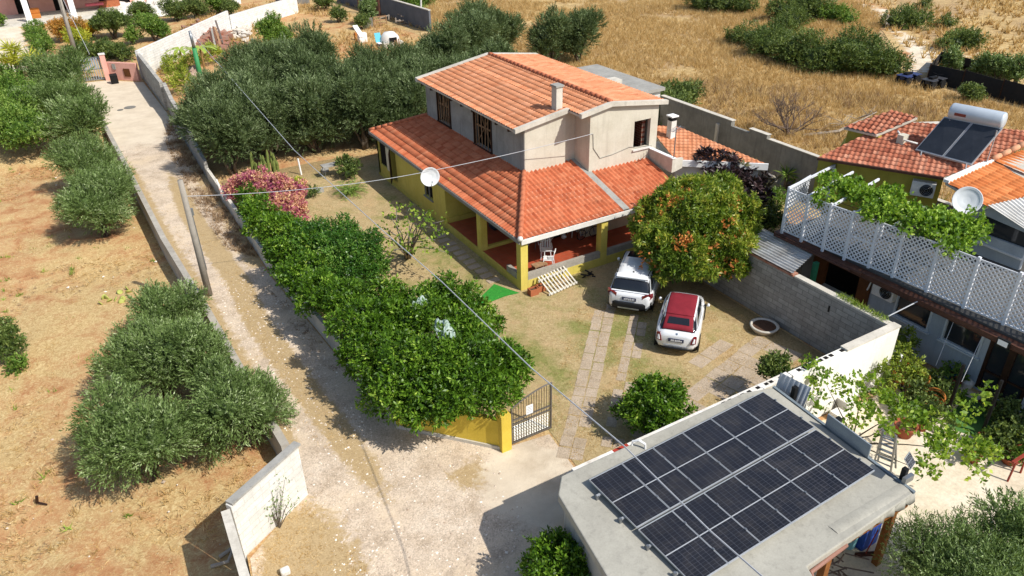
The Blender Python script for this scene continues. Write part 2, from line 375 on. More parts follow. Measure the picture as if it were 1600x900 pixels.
def sprigs(P, D, T, st):
    s = STY[st]; k = s['k']; n = len(P)
    D = unit(D + np.array([0, 0, s['up']])); j = (np.arange(k) + .5) / k
    PP = (P[:, None, :] + D[:, None, :] * (j[None, :, None] * s['L'])).reshape(-1, 3)
    DD = unit(np.repeat(D, k, 0) * (1 - s['sp'] * .5) + rdir(n * k) * s['sp'])
    n2 = n * k; V = leaf_quads(PP, DD, s['ll'] * rng.uniform(.7, 1.25, n2), s['lw'] * rng.uniform(.7, 1.2, n2))
    return V, np.clip(np.repeat(T, k) + rng.normal(0, .12, n2), 0, 1)
def plant(name, blobs, st, mat, label, cat, dens=14, group=None, trunk=None, base=None, zmin=None, core=True, lump=.38, tm=None, crown='crown'):
    base = base or (blobs[0][0], blobs[0][1], zmin if zmin is not None else 0)
    e = empty(name, base, label, cat, group)
    P, D, T = crown_pts(blobs, dens, lump, (zmin if zmin is not None else -99) + .03)
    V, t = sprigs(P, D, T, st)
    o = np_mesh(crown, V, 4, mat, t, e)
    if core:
        mb = shade_core_mesh('x', blobs, mat, e); 
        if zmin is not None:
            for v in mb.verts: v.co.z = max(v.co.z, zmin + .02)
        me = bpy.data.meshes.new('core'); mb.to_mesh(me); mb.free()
        a = me.attributes.new('tint', 'FLOAT', 'POINT'); a.data.foreach_set('value', [.12] * len(me.vertices))  # dark end of the leaf ramp, painted shade seen through the gaps
        # merge the dark hull into the crown
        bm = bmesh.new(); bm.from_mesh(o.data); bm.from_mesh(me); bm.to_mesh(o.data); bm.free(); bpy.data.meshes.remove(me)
    if trunk:
        r, n = trunk; mb = MB(); bx, by, bz = base
        tops = blobs if len(blobs) < 7 else random.sample(list(blobs), 6)
        for i, b in enumerate(tops):
            a = Vector((bx + random.uniform(-r, r) * 1.2, by + random.uniform(-r, r) * 1.2, bz - .05)); z = Vector(b[:3])
            mid = a.lerp(z, .45) + Vector((random.uniform(-.2, .2), random.uniform(-.2, .2), .15))
            mb.tube([a, a.lerp(mid, .5) + Vector((random.uniform(-.08, .08), random.uniform(-.08, .08), 0)), mid, z], [r, r * .75, r * .55, r * .2], 7)
        mb.build('trunk', tm or m_bark, e, smooth=True)
    return e
m_bark = M('bark', '#6f6355', '#4f463b', 8, .9, bump=.5)
OL = leafmat('olive_leaves', [(0, '#3f5226'), (.4, '#5f753c'), (.75, '#82985c'), (1, '#b4c294')], .55, .2, .25)
OLD = leafmat('grove_olive_leaves', [(0, '#364424'), (.45, '#55663c'), (.8, '#74855a'), (1, '#9ca980')], .55, .2, .25)
HG = leafmat('hedge_leaves', [(0, '#2e4a10'), (.45, '#4c7019'), (.85, '#75982f'), (1, '#a9c052')], .42, .3)
BU = leafmat('shrub_leaves', [(0, '#3a5518'), (.5, '#62832f'), (1, '#9cb25a')], .5, .3)
BD = leafmat('dark_shrub_leaves', [(0, '#33451c'), (.5, '#55692d'), (1, '#8c9a55')], .5, .25)
WS = leafmat('wild_bush_leaves', [(0, '#3a4a22'), (.5, '#5b6e34'), (1, '#8a9852')], .6, .25)
MG = leafmat('mango_leaves', [(0, '#3c5519'), (.5, '#6a832a'), (.8, '#98a33d'), (1, '#c4bd58')], .38, .3)
PL = leafmat('plum_leaves', [(0, '#1f1a1c'), (.5, '#33262a'), (.85, '#4c3a3c'), (1, '#7c7a55')], .4, .15)
VN = leafmat('vine_leaves', [(0, '#48661c'), (.5, '#76952f'), (1, '#b3c457')], .5, .4)
YG = leafmat('yellow_green_leaves', [(0, '#6f7a22'), (.5, '#a5ad35'), (1, '#d9d45a')], .5, .35)
YF = leafmat('golden_leaves', [(0, '#8a7a1c'), (.5, '#c9aa22'), (1, '#ecd03a')], .5, .35)
BG = leafmat('bougainvillea_bracts', [(0, '#7d3a4e'), (.28, '#b5607f'), (.5, '#c98a84'), (.72, '#d9ae84'), (1, '#e6cb96')], .6, .35, tcol=(1.2, .9, .9))
OR = leafmat('rusty_flower_leaves', [(0, '#6f6a2a'), (.5, '#b3873a'), (1, '#d99a52')], .5, .35)
SG = leafmat('straw', [(0, '#917649'), (.4, '#bd9f69'), (.8, '#d9c08d'), (1, '#ecdcb4')], .8, .35, .1, tcol=(1.1, 1, .7))
SB = leafmat('brown_dry_weed', [(0, '#6b5844'), (.5, '#947b60'), (1, '#b59d7e')], .8, .2, .1, tcol=(1.1, 1, .7))
GW = leafmat('green_weed', [(0, '#4f6b22'), (.5, '#7f983b'), (1, '#b3bf62')], .6, .3, .2)

def tufts(name, P, h, n, mat, w=.03, lean=.5, kind='stuff', tintb=None):
    """P: Nx3 points. n blades each"""
    N_ = len(P) * n; PP = np.repeat(P, n, 0) + rng.normal(0, .06, (N_, 3)) * [1, 1, 0]; D = unit(rng.normal(size=(N_, 3)) * [lean, lean, .15] + [0, 0, 1 if lean < 1.5 else .35])
    hh = h * rng.uniform(.5, 1.3, N_); S = unit(np.cross(D, rdir(N_))) * w
    V = np.empty((N_, 3, 3)); V[:, 0] = PP - S; V[:, 1] = PP + S; V[:, 2] = PP + D * hh[:, None]
    t = np.clip(np.repeat(rng.uniform(0, 1, len(P)) if tintb is None else tintb, n) * .6 + rng.uniform(0, .4, N_), 0, 1)
    o = np_mesh(name, V.reshape(-1, 3), 3, mat, t); tag(o, kind=kind); return o
def vnoise(x, y, s, seed=0):
    x = x / s + seed * 17.3; y = y / s + seed * 9.1; xi = np.floor(x); yi = np.floor(y); fx = x - xi; fy = y - yi
    h = lambda a, b: np.modf(np.abs(np.sin(a * 127.1 + b * 311.7) * 43758.5453))[0]
    fx = fx * fx * (3 - 2 * fx); fy = fy * fy * (3 - 2 * fy)
    return (h(xi, yi) * (1 - fx) + h(xi + 1, yi) * fx) * (1 - fy) + (h(xi, yi + 1) * (1 - fx) + h(xi + 1, yi + 1) * fx) * fy
def inpoly(x, y, poly):
    ins = np.zeros(len(x), bool); n = len(poly)
    for i in range(n):
        x0, y0 = poly[i]; x1, y1 = poly[(i + 1) % n]
        if y0 == y1: continue
        c = ((y0 > y) != (y1 > y)) & (x < (x1 - x0) * (y - y0) / (y1 - y0) + x0); ins ^= c
    return ins
def polydist(x, y, poly):
    d = np.full(len(x), 1e9); n = len(poly)
    for i in range(n):
        a = np.array(poly[i]); b = np.array(poly[(i + 1) % n]); e = b - a; L = (e @ e) or 1
        t = np.clip(((x - a[0]) * e[0] + (y - a[1]) * e[1]) / L, 0, 1); d = np.minimum(d, np.hypot(x - a[0] - t * e[0], y - a[1] - t * e[1]))
    return d
def sheet(name, poly, z, mat, cell=.3, attrs=None, edge=.8, label=None, grow=.0):
    """one ground sheet, triangulated on a grid inside a polygon, carrying blending attributes"""
    p = np.array(poly); x0, y0 = p.min(0) - cell; x1, y1 = p.max(0) + cell
    bm = bmesh.new(); vs = [bm.verts.new((a, b, z)) for a, b in poly]
    for t in tessellate_polygon([[Vector((a, b, 0)) for a, b in poly]]): bm.faces.new([vs[i] for i in t])
    for k in range(1, int((x1 - x0) / cell) + 1):
        bmesh.ops.bisect_plane(bm, geom=bm.verts[:] + bm.edges[:] + bm.faces[:], plane_co=(x0 + k * cell, 0, 0), plane_no=(1, 0, 0))
    for k in range(1, int((y1 - y0) / cell) + 1):
        bmesh.ops.bisect_plane(bm, geom=bm.verts[:] + bm.edges[:] + bm.faces[:], plane_co=(0, y0 + k * cell, 0), plane_no=(0, 1, 0))
    for f in bm.faces:
        if f.normal.z < 0: f.normal_flip()
    me = bpy.data.meshes.new(name); bm.to_mesh(me); bm.free(); o = link(name, me, mat); tag(o, kind='structure', label=label)
    n = len(me.vertices); co = np.empty(n * 3, np.float32); me.vertices.foreach_get('co', co); co = co.reshape(-1, 3)
    e = np.clip(polydist(co[:, 0], co[:, 1], poly) / edge, 0, 1)
    A = dict(edge=e, strip=np.zeros(n), conc_shade=np.zeros(n), stain=np.zeros(n))
    if attrs: A.update(attrs(co[:, 0], co[:, 1]))
    for k, v in A.items(): a = me.attributes.new(k, 'FLOAT', 'POINT'); a.data.foreach_set('value', np.asarray(v, np.float32))
    return o

# ================================================================== GROUND
# retaining wall between the sunken field and the lane (x as a function of y)
WL = [(-11.36, -6.5), (-11.30, -4.4), (-11.46, -.7), (-11.7, 5.6), (-12.12, 13.7), (-12.4, 25.9), (-12.7, 36.9), (-13.0, 46.6)]
def wallx(y):
    ys = [p[1] for p in WL]; return np.interp(y, ys, [p[0] for p in WL])
FZ = -1.1
m_ground = groundmat('dry_soil_and_straw', 'ground'); m_far = groundmat('dry_meadow', 'far'); m_lane = groundmat('gravel_lane', 'lane')
m_lawn = groundmat('parched_lawn', 'lawn'); m_patio = groundmat('patio_concrete', 'patio'); m_apron = groundmat('earth_bed', 'apron')
# field: undulating sheet 1.1 m below the lane
def field_sheet():
    ys = np.arange(-40, 36.01, .5); cols = 110; me = bpy.data.meshes.new('field'); V = []; F = []
    for y in ys:
        xr = (-13.75 if y < -8 else (-11.3 if y < -6.5 else wallx(y) - .05))
        for k in range(cols + 1):
            u = k / cols; x = xr - (u ** 1.6) * 75; V.append((x, y, FZ))
    V = np.array(V); amp = np.clip((wallx(V[:, 1]) - V[:, 0]) / 3, 0, 1)
    V[:, 2] += amp * ((vnoise(V[:, 0], V[:, 1], 3.5) - .5) * .28 + (vnoise(V[:, 0], V[:, 1], .9, 3) - .5) * .1) 
    V[:, 2] += np.clip((V[:, 1] - 32) / 4, 0, 1) * 1.0
    for j in range(len(ys) - 1):
        for k in range(cols): a = j * (cols + 1) + k; F.append((a, a + cols + 1, a + cols + 2, a + 1))
    me.from_pydata(V.tolist(), [], F); me.polygons.foreach_set('use_smooth', [True] * len(F)); o = link('field', me, m_ground); tag(o, kind='structure')
field_sheet()
gpts = [(-300, 36), (-12.6, 36), (-12.4, 25.9), (-12.12, 13.7), (-11.7, 5.6), (-11.46, -.7), (-11.3, -4.4), (-11.36, -6.5), (-13.55, -8.1), (-13.75, -10), (-14.1, -60), (300, -60), (300, 400), (-300, 400)]
gm = MB()
for t in tessellate_polygon([[Vector((x, y, 0)) for x, y in gpts]]): gm.poly([(gpts[i][0], gpts[i][1], -.012) for i in t])
o = gm.build('ground', m_ground); tag(o, kind='structure')
sheet('meadow', [(18.3, -9), (18.6, 16), (20, 24), (19, 40), (17, 60), (14, 90), (14, 160), (150, 160), (150, -9)], -.004, m_far, 3, edge=2)
lanep = [(-8.75, 46.4), (-8.55, 36.2), (-8.6, 26.4), (-8.72, 20), (-8.8, 14), (-8.8, 7.2), (-8.45, 1.4), (-8.25, -2.5), (-8.0, -5.4), (-5.6, -8.1), (-4.0, -8.3), (-4.4, -11.9), (-6.2, -12.5), (-6.9, -15.5), (-7.6, -22), (-14.1, -22), (-13.75, -10), (-13.5, -8.25), (-11.4, -6.6), (-11.3, -4.4), (-11.46, -.7), (-11.7, 5.6), (-12.12, 13.7), (-12.4, 25.9), (-12.7, 36.9), (-12.95, 46.6), (-13.4, 49.1), (-11.3, 48.8), (-9.2, 46.8)]
def lane_attr(x, y):
    wob = (vnoise(x, y, 4.2, 2) - .5) * .3
    xc = np.interp(y, [-12, -6, 0, 10, 22, 30], [-8.9, -9.75, -10.05, -10.3, -10.6, -10.8])
    st = np.exp(-((x - xc + wob) / .5) ** 2) * 1.25 * np.clip((26 - y) / 8, 0, 1) * np.clip((y + 9.5) / 4, 0, 1)
    st = np.maximum(st, np.clip(1.1 - (x - wallx(np.maximum(y, -6))) / .55, 0, 1) * .85 * (y > -4.5) * np.clip((30 - y) / 6, .3, 1))
    st = np.maximum(st, np.clip(1.3 - np.hypot((x + 12.2) / 1.5, (y + 9.5) / 3.2), 0, 1) * 1.1)         # straw by the short wall
    st = np.maximum(st, np.clip(1.2 - (-8.55 - x) / 1.15, 0, 1) * .95 * (y > 8) * np.clip((38 - y) / 5, 0, 1))
    st = np.maximum(st, np.exp(-((x + 7.0) / .8) ** 2 - ((y + 8.6) / .7) ** 2) * .9)
    cn = np.clip((y - 26) / 6, 0, 1) * .9
    cn = np.maximum(cn, np.clip(1.5 - np.hypot((x + 5.6) / 1.5, (y + 9.9) / 2.1), 0, 1) * .9)
    sn = np.exp(-((x + 4.8) / .9) ** 2) * (y > -11) * (y < -7) * .5
    e = np.ones_like(x)
    e = np.minimum(e, np.clip((x + 14.2) / .4, 0, 1))
    return dict(edge=e, strip=st, conc_shade=cn, stain=sn)
sheet('lane', lanep, 0.0, m_lane, .3, lane_attr)
lawnp = [(-8.2, 20), (-8.55, 7.2), (-8.25, 1.4), (-8.0, -5.2), (-5.7, -7.9), (-3.9, -8.1), (-4.3, -11.95), (6.9, -11.95), (6.9, 2), (9, 2), (9, -.5), (18, -.5), (18, 19), (2, 19), (-2, 20)]
def lawn_attr(x, y):
    g = np.exp(-((x + y * .15 - .2) / 2.0) ** 2 - ((y + 4.6) / 1.8) ** 2) * .75
    g = np.maximum(g, np.exp(-((x + 2.0) / 1.2) ** 2 - ((y + 4.5) / 2.3) ** 2) * .65)
    g = np.maximum(g, np.exp(-((x - .3) / .8) ** 2 - ((y + 8.0) / 1.2) ** 2) * .75)
    g = np.maximum(g, np.exp(-((x + 1.3) / 1.1) ** 2 - ((y - 4) / 5) ** 2) * .6)
    d = np.maximum(np.clip((y - 17) / 2, 0, 1), np.clip((x - 5.6) / 1.2, 0, 1) * (y < -1)) * .8  # painted shade along the block wall and the grove edge
    return dict(edge=np.clip(1 - 0 * x, 0, 1), strip=g, conc_shade=d)
sheet('lawn', lawnp, 0.004, m_lawn, .3, lawn_attr)
sheet('patio', [(.5, -12.3), (9.6, -12.3), (9.6, -25), (-2, -25), (-5.7, -17.5), (-5.7, -12.6)], 0.004, m_patio, .5, edge=.5)
# paving: concrete slabs sunk in the grass
m_slab = M('pinkish_paving_slabs', '#ccb9a2', '#b5a288', 1.6, .9, bump=.5, fine=.35)
def slabs(name, a, b, ncol, size, p, label, jit=.02):
    mb = MB(); a, b = Vector((*a, 0)), Vector((*b, 0)); d = (b - a).normalized(); s = Vector((-d.y, d.x, 0)); n = int((b - a).length / size[0])
    for i in range(n):
        for k in range(ncol):
            if random.random() > p: continue
            c = a + d * (i + .5) * size[0] + s * (k - ncol / 2 + .5) * size[1]; c += Vector((random.uniform(-jit, jit), random.uniform(-jit, jit), 0))
            hx, hy = size[0] / 2 - .015, size[1] / 2 - .015; zz = .008 + random.random() * .01; t = random.uniform(-.03, .03)
            dd = (d + s * t).normalized(); ss = Vector((-dd.y, dd.x, 0))
            mb.prism([c + dd * hx + ss * hy, c - dd * hx + ss * hy, c - dd * hx - ss * hy, c + dd * hx - ss * hy], (0, 0, zz))
    tag(mb.build(name, m_slab), label, kind='structure')
slabs('driveway_paving', (-4.1, -9.6), (2.6, -2.6), 2, (.52, .42), .9, 'left wheel track of pinkish slabs')
slabs('driveway_paving', (-3.4, -10.6), (3.2, -4.0), 2, (.5, .36), .72, 'right wheel track of slabs')
slabs('driveway_paving', (-1.6, -10.6), (6.3, -8.6), 3, (.72, .62), .85, 'pinkish paving towards the block wall')
slabs('driveway_paving', (1.2, -8.6), (5.8, -7.5), 2, (.7, .6), .5, 'pinkish paving behind the open topped car')
mb = MB()
for i in range(11):
    y = 1.2 + i * .52; x = -.62 + random.uniform(-.04, .04) - (.05 * (i % 2)); mb.prism([(x - .3, y, 0), (x + .26, y + .02, 0), (x + .26, y + .36, 0), (x - .3, y + .34, 0)], (0, 0, .03))
tag(mb.build('stepping_stone_path', m_slab), 'flat stepping stones beside the veranda', kind='structure')

# loose stuff on the ground
def scatter(poly, dens, patch=None, thr=.4, z=0., seed=1, zf=None):
    p = np.array(poly); x0, y0 = p.min(0); x1, y1 = p.max(0); n = int((x1 - x0) * (y1 - y0) * dens); x = rng.uniform(x0, x1, n); y = rng.uniform(y0, y1, n)
    k = inpoly(x, y, poly)
    if patch: k &= (vnoise(x, y, patch, seed) * .65 + vnoise(x, y, patch / 3, seed + 1) * .35 + rng.uniform(-.12, .12, n)) > thr
    x, y = x[k], y[k]; return np.stack([x, y, np.full(len(x), z)], 1)
fp = [(-13.9, -24), (-13.7, -9), (-11.5, -6.4), (-11.6, -.7), (-12.2, 13.7), (-12.5, 25), (-12.8, 33), (-45, 33), (-32, -24)]
tufts('dry_grass', scatter(fp, 16, 2.6, .47, FZ, 3), .16, 6, SG, .012, 1.6)
tufts('dry_grass', scatter(fp, 3.0, 3.0, .55, FZ - .02, 5), .3, 7, SG, .012, .8)
tufts('dry_litter', scatter(fp, 7, 1.6, .5, FZ + .01, 21), .1, 6, SB, .012, 1.8)
tufts('dry_weeds', scatter(fp, .5, 2.0, .55, FZ, 8), .25, 12, GW, .02, .9)
far1 = [(18.6, -6), (18.8, 10), (20, 22), (20, 40), (18, 70), (16, 100), (30, 110), (60, 90), (70, 40), (62, 28), (52, 22), (44, 15), (42, 8), (42, -8)]
tufts('tall_dry_grass', scatter(far1, 16, 5, .3, 0, 4), .55, 7, SG, .018, .6)
far2 = [(18.6, 0), (19, 22), (30, 20), (40, 6), (30, -6)]
tufts('tall_brown_weeds', scatter(far2, 6, 3, .5, 0, 6), .6, 7, SB, .02, .6)
far3 = [(42, -10), (45, 10), (55, 22), (70, 40), (60, 90), (140, 120), (140, -10)]
tufts('tall_dry_grass', scatter(far3, 2.2, 7, .45, 0, 7), .7, 6, SG, .06, .5)
tufts('green_weeds', scatter([(18.4, -4), (18.4, 6), (20.5, 5), (23, -4)], 14, 2, .3, 0, 7), .6, 8, GW, .03, .6)
wk = [(-7.8, 41), (-6.5, 60), (2, 75), (12, 80), (17, 62), (17, 38), (6, 36), (-4, 38)]
tufts('dry_grass', scatter(wk, 6, 4, .45, 0, 9), .55, 6, SG, .03, .5)
# weeds along the foot of the lane walls
tufts('tall_brown_weeds', scatter([(-8.8, 9), (-9.9, 11), (-10.1, 20), (-9.6, 30), (-8.7, 34)], 26, 1.6, .3, 0, 4), .38, 7, SB, .013, .8)
tufts('dry_weeds', scatter([(-8.45, -2), (-9.0, -1), (-9.3, 8), (-8.85, 8)], 16, 1.2, .45, 0, 4), .15, 6, SB, .01, 1.2)
tufts('dry_grass', scatter([(-11.3, -4), (-11.5, 0), (-12.3, 20), (-11.6, 20), (-10.9, 0), (-10.7, -4)], 14, 1.4, .5, 0, 5), .08, 5, SG, .008, 1.6)
tufts('dry_grass', scatter([(-10.6, -5), (-10.9, 14), (-10.0, 14), (-9.4, -6)], 38, 1.0, .42, 0, 5), .06, 5, SG, .008, 1.6)
tufts('dry_grass', scatter([(-13.4, -8.4), (-11.5, -6.8), (-10.9, -9.5), (-11.4, -13), (-13.9, -14)], 44, 1.2, .4, 0, 5), .09, 6, SG, .009, 1.6)
tufts('lawn_grass', scatter(lawnp[:9] + [(6.9, 19), (-2, 20)], 26, 1.1, .3, 0, 11), .05, 5, SG, .009, 1.5)
tufts('lawn_weeds', scatter([(-3.8, -9), (-2.5, 1), (2, 0), (3.5, -5), (1.5, -10)], 16, 1.0, .5, 0, 12), .05, 5, GW, .011, 1.5)
tufts('lawn_grass', scatter([(-4, -11.5), (-4, -8), (1, -2.5), (4, -2.5), (6.7, -7), (6.7, -10), (2, -11.5)], 60, .8, .47, .01, 13), .05, 6, SG, .01, 1.5)
def pebbles(name, P, smin, smax, mat):
    n = len(P); base = np.array([[1, 0, 0], [0, 1, 0], [-1, 0, 0], [0, -1, 0], [0, 0, 1]], float); tr = np.array([[0, 1, 4], [1, 2, 4], [2, 3, 4], [3, 0, 4]])
    s = smin + (smax - smin) * rng.uniform(0, 1, n) ** 3; V = base[None] * (s[:, None, None] * rng.uniform(.5, 1.2, (n, 5, 3)) * [1, 1, .6]); a = rng.uniform(0, 6.28, n)
    X = V[..., 0] * np.cos(a)[:, None] - V[..., 1] * np.sin(a)[:, None]; Y = V[..., 0] * np.sin(a)[:, None] + V[..., 1] * np.cos(a)[:, None]
    V = np.stack([X, Y, V[..., 2]], -1) + P[:, None, :]; W = V[:, tr.ravel()].reshape(-1, 3)
    tag(np_mesh(name, W, 3, mat, np.repeat(rng.uniform(0, 1, n), 4)), kind='stuff')
m_peb = leafmat('pebbles', [(0, '#a08e7b'), (.5, '#cdbfae'), (1, '#efe8dc')], .9, .0, .1)
pebbles('gravel_stones', scatter([(-11.2, -4), (-11.6, 8), (-9.0, 8), (-8.4, 0), (-8, -5.6), (-6, -8.2), (-6.6, -13), (-7.6, -20), (-13, -20), (-11.5, -8)], 46, 2, .25, 0, 3), .012, .055, m_peb)
pebbles('field_stones', scatter(fp, .35, None, 0, FZ + .02), .03, .1, m_peb)

# ================================================================== TILE ROOF
def tile_roof(poly, eave, up, mat, name='roof_tiles', parent=None, period=.21, course=.36, amp=.028, step=.03, slab=.09, slabmat=None):
    """poly: 3D points of a plane roof (convex). eave: unit vector along courses, up: unit vector up the slope."""
    e = Vector(eave).normalized(); u = Vector(up).normalized(); nrm = e.cross(u); 
    if nrm.z < 0: nrm = -nrm
    o = Vector(poly[0]); q = [((Vector(p) - o).dot(e), (Vector(p) - o).dot(u)) for p in poly]
    a0, a1 = min(p[0] for p in q) - .05, max(p[0] for p in q) + .05; b0, b1 = min(p[1] for p in q) - .02, max(p[1] for p in q) + .02
    seg = 6; nu = int((a1 - a0) / period) + 1; nv = int((b1 - b0) / course) + 1; bm = bmesh.new(); ly = bm.faces.layers.float.new('tint')
    prof = [amp * (math.cos(2 * math.pi * k / seg) if k % seg not in (3,) else -1.1) for k in range(seg)]
    for j in range(nv):
        lift = random.uniform(-.003, .003); row = []
        for side, zz in ((0, step), (1, 0)):
            v = b0 + (j + side) * course + (0.0 if side == 0 else .01)
            row.append([bm.verts.new(o + e * (a0 + k * period / seg) + u * v + nrm * (prof[k % seg] + zz + lift)) for k in range(nu * seg + 1)])
        low = [bm.verts.new(vv.co - nrm * (step + .012)) for vv in row[0]]
        for i in range(nu):
            t = min(1, max(0, random.gauss(.5, .18)))
            for k in range(seg):
                a = i * seg + k
                f = bm.faces.new((row[0][a], row[0][a + 1], row[1][a + 1], row[1][a])); f[ly] = t; f.smooth = True
                f = bm.faces.new((low[a], low[a + 1], row[0][a + 1], row[0][a])); f[ly] = t * .5
    cen = sum((Vector(p) for p in poly), Vector()) / len(poly)
    for i in range(len(poly)):
        p, r = Vector(poly[i]), Vector(poly[(i + 1) % len(poly)]); pn = (r - p).cross(nrm)
        if pn.length < 1e-6: continue
        if pn.dot(cen - p) > 0: pn = -pn
        bmesh.ops.bisect_plane(bm, geom=bm.verts[:] + bm.edges[:] + bm.faces[:], plane_co=p, plane_no=pn, clear_outer=True)
    me = bpy.data.meshes.new(name); bm.to_mesh(me); bm.free(); o1 = link(name, me, mat, parent, True)
    if slab:
        mb = MB(); ins = [cen + (Vector(p) - cen) * .995 - nrm * .045 for p in poly]; mb.prism(ins, -nrm * slab); mb.build('roof_slab', slabmat or m_concpale, parent)
    return o1
def ridge(mb, a, b, r=.11, n=None):
    """half-round ridge tiles laid end over end"""
    a, b = Vector(a), Vector(b); L = (b - a).length; n = n or max(1, int(L / .38)); d = (b - a) / n
    for i in range(n):
        p = a + d * i; q = a + d * (i + 1.08); mb.tube([p, q], [r * 1.08, r * .93], 10)
def wall(mb, p0, p1, z0, z1, t=.2, op=(), side=1):
    """vertical wall from p0 to p1 (xy) with rectangular openings (s0,s1,za,zb); thickness t to the left (side=1) of p0->p1"""
    a, b = Vector((*p0, 0)), Vector((*p1, 0)); L = (b - a).length; d = (b - a) / L; nn = Vector((-d.y, d.x, 0)) * t * side
    def pc(s0, s1, za, zb):
        if s1 - s0 < 1e-4 or zb - za < 1e-4: return
        mb.prism([a + d * s0 + Vector((0, 0, za)), a + d * s1 + Vector((0, 0, za)), a + d * s1 + Vector((0, 0, zb)), a + d * s0 + Vector((0, 0, zb))], nn)
    s = 0
    for (s0, s1, za, zb) in sorted(op):
        pc(s, s0, z0, z1); pc(s0, s1, z0, za); pc(s0, s1, zb, z1); s = s1
    pc(s, L, z0, z1)
def slopez(x): return 5.58 + (x - 2.06) * .1622 if x <= 6.56 else 6.31 - (x - 6.56) * .1356

# ================================================================== MAIN HOUSE
H = empty('two_storey_house', (4.5, 8, 0), 'two storey house with yellow ground floor, red tiled veranda and unfinished grey upper floor', 'house')
# veranda floor and plinth
mb = MB(); mb.box(.02, .02, 0, 9.2, 2.1, .36); mb.box(.02, 2.1, 0, 4.8, 7.1, .36); o = mb.build('veranda_floor', m_redfloor, H)
mb = MB(); mb.box(-.03, -.03, 0, 9.2, .02, .40); mb.box(-.03, .02, 0, .02, 7.1, .385)
mb.box(-.03, 7.1, 0, .0, 15.95, .16)
mb.build('plinth', m_yellow, H)
mb = MB(); mb.box(.33, -.012, .40, 4.1, .16, .70); mb.box(4.45, -.012, .40, 8.7, .16, .70); mb.box(-.012, .33, .385, .16, 1.22, .68)
mb.build('low_wall', m_veran, H)
for (x, y, sx, sy) in ((0, 0, .31, .31), (4.13, 0, .31, .31), (0, 3.5, .3, .33)):
    mb = MB(); mb.box(x - .035, y - .035, 0, x + sx, y + sy, 2.33); mb.build('column', m_yellow, H)
mb = MB(); mb.box(.31, 3.5, .36, 2.6, 3.66, .5); mb.box(.1, 7.0, .36, 2.6, 7.1, .62); mb.build('kerb', m_yellow, H)
# ground floor walls
mb = MB()
wall(mb, (0, 15.9), (0, 7.1), 0, 2.35, .3, [(.33, 1.5, .78, 2.12), (2.05, 2.7, .42, 2.2), (6.35, 7.35, 1.0, 1.72)], 1)
wall(mb, (2.6, 7.1), (2.6, 3.9), .3, 3.3, .2, [(.9, 1.8, .36, 2.3)], 1)
mb.box(.3, 7.1, .3, 2.6, 7.3, 2.6)
wall(mb, (2.8, 3.9), (4.8, 3.9), .3, 2.9, .2, [(.6, 1.5, .36, 2.3)], 1)
mb.box(0, 15.7, 0, 9.4, 15.9, 2.35)
mb.build('wall', m_yellow, H)
mb = MB(); wall(mb, (4.8, 2.1), (9.2, 2.1), .36, 2.6, .2, [(2.9, 3.8, .36, 2.35)], 1); mb.box(4.8, 2.3, .36, 5.0, 4.1, 2.6); mb.build('veranda_wall', m_creamin, H)
mb = MB(); mb.box(.35, 7.4, .1, 9.2, 15.6, .3); mb.box(3.0, 4.3, .3, 9.2, 7.3, 2.3); mb.build('dark_room_fill', m_dark, H)
# door leaves / shutters of the ground floor
mb = MB(); mb.box(.06, 14.44, .8, .1, 15.55, 2.1); mb.box(.12, 8.58, 1.02, .16, 9.5, 1.7); mb.build('window', m_dark, H)
mb = MB(); mb.prism([(-.02, 14.4, .78), (-.02, 13.95, .78), (-.02, 13.95, 2.14), (-.02, 14.4, 2.14)], (-.05, 0, 0)); mb.build('shutter', m_creamin, H)
mb = MB(); mb.prism([(-.02, 13.83, .40), (-.34, 13.2, .40), (-.34, 13.2, 2.14), (-.02, 13.83, 2.14)], (-.04, .03, 0)); mb.build('shutter', m_darkwood, H)
mb = MB()
for yy in (8.55, 9.02, 9.5): mb.box(.02, yy - .03, .98, .07, yy + .03, 1.74)
mb.box(-.06, 8.5, .93, .06, 9.6, .99); mb.build('window_frame', m_fascia, H)
for (x0, x1) in ((2.8 + .6, 2.8 + 1.5),): mb = MB(); mb.box(x0, 4.0, .36, x1, 4.04, 2.3); mb.build('door', m_darkwood, H)
mb = MB(); mb.box(7.7, 2.2, .36, 8.6, 2.24, 2.35); mb.build('door', m_darkwood, H)
mb = MB(); mb.box(2.7, 5.3, .36, 2.74, 6.2, 2.3); mb.build('door', m_darkwood, H)
# lower roofs
E0, ZU = 2.46, 3.44
lz = lambda x: E0 + x * (ZU - E0) / 2.63
fz = lambda y: E0 + y * (ZU - E0) / 4.0
RL = [(-.1, -.1, lz(-.1)), (2.66, 4.05, lz(2.66)), (2.66, 14.4, lz(2.66)), (-.1, 16.68, lz(-.1))]
tile_roof(RL, (0, 1, 0), (1, 0, (ZU - E0) / 2.63), m_tilelo, parent=H)
tile_roof([(-.1, -.1, fz(-.1)), (5.22, -.1, fz(-.1)), (5.30, 4.1, fz(4.1)), (2.63, 4.1, fz(4.1))], (1, 0, 0), (0, 1, .245), m_tilefr, parent=H, slab=.08, amp=.045, step=.012, period=.225)
tile_roof([(5.56, -.1, fz(-.1)), (8.75, -.1, fz(-.1)), (8.98, 3.1, fz(3.1)), (5.6, 3.1, fz(3.1))], (1, 0, 0), (0, 1, .245), m_tilefr, parent=H, slab=.08, amp=.045, step=.012, period=.225)
tile_roof([(-.1, 16.68, E0 - .04), (2.63, 14.3, ZU), (9.4, 14.3, ZU), (9.4, 16.68, E0 - .04)], (1, 0, 0), (0, -1, .43), m_tilelo, parent=H, slab=.08)
mb = MB(); mb.cut(); ridge(mb, (-.08, -.08, E0 + .03), (2.6, 3.98, ZU + .05), .12); mb.cut(); ridge(mb, (-.08, 16.62, E0 + .02), (2.6, 14.45, ZU + .04), .1)
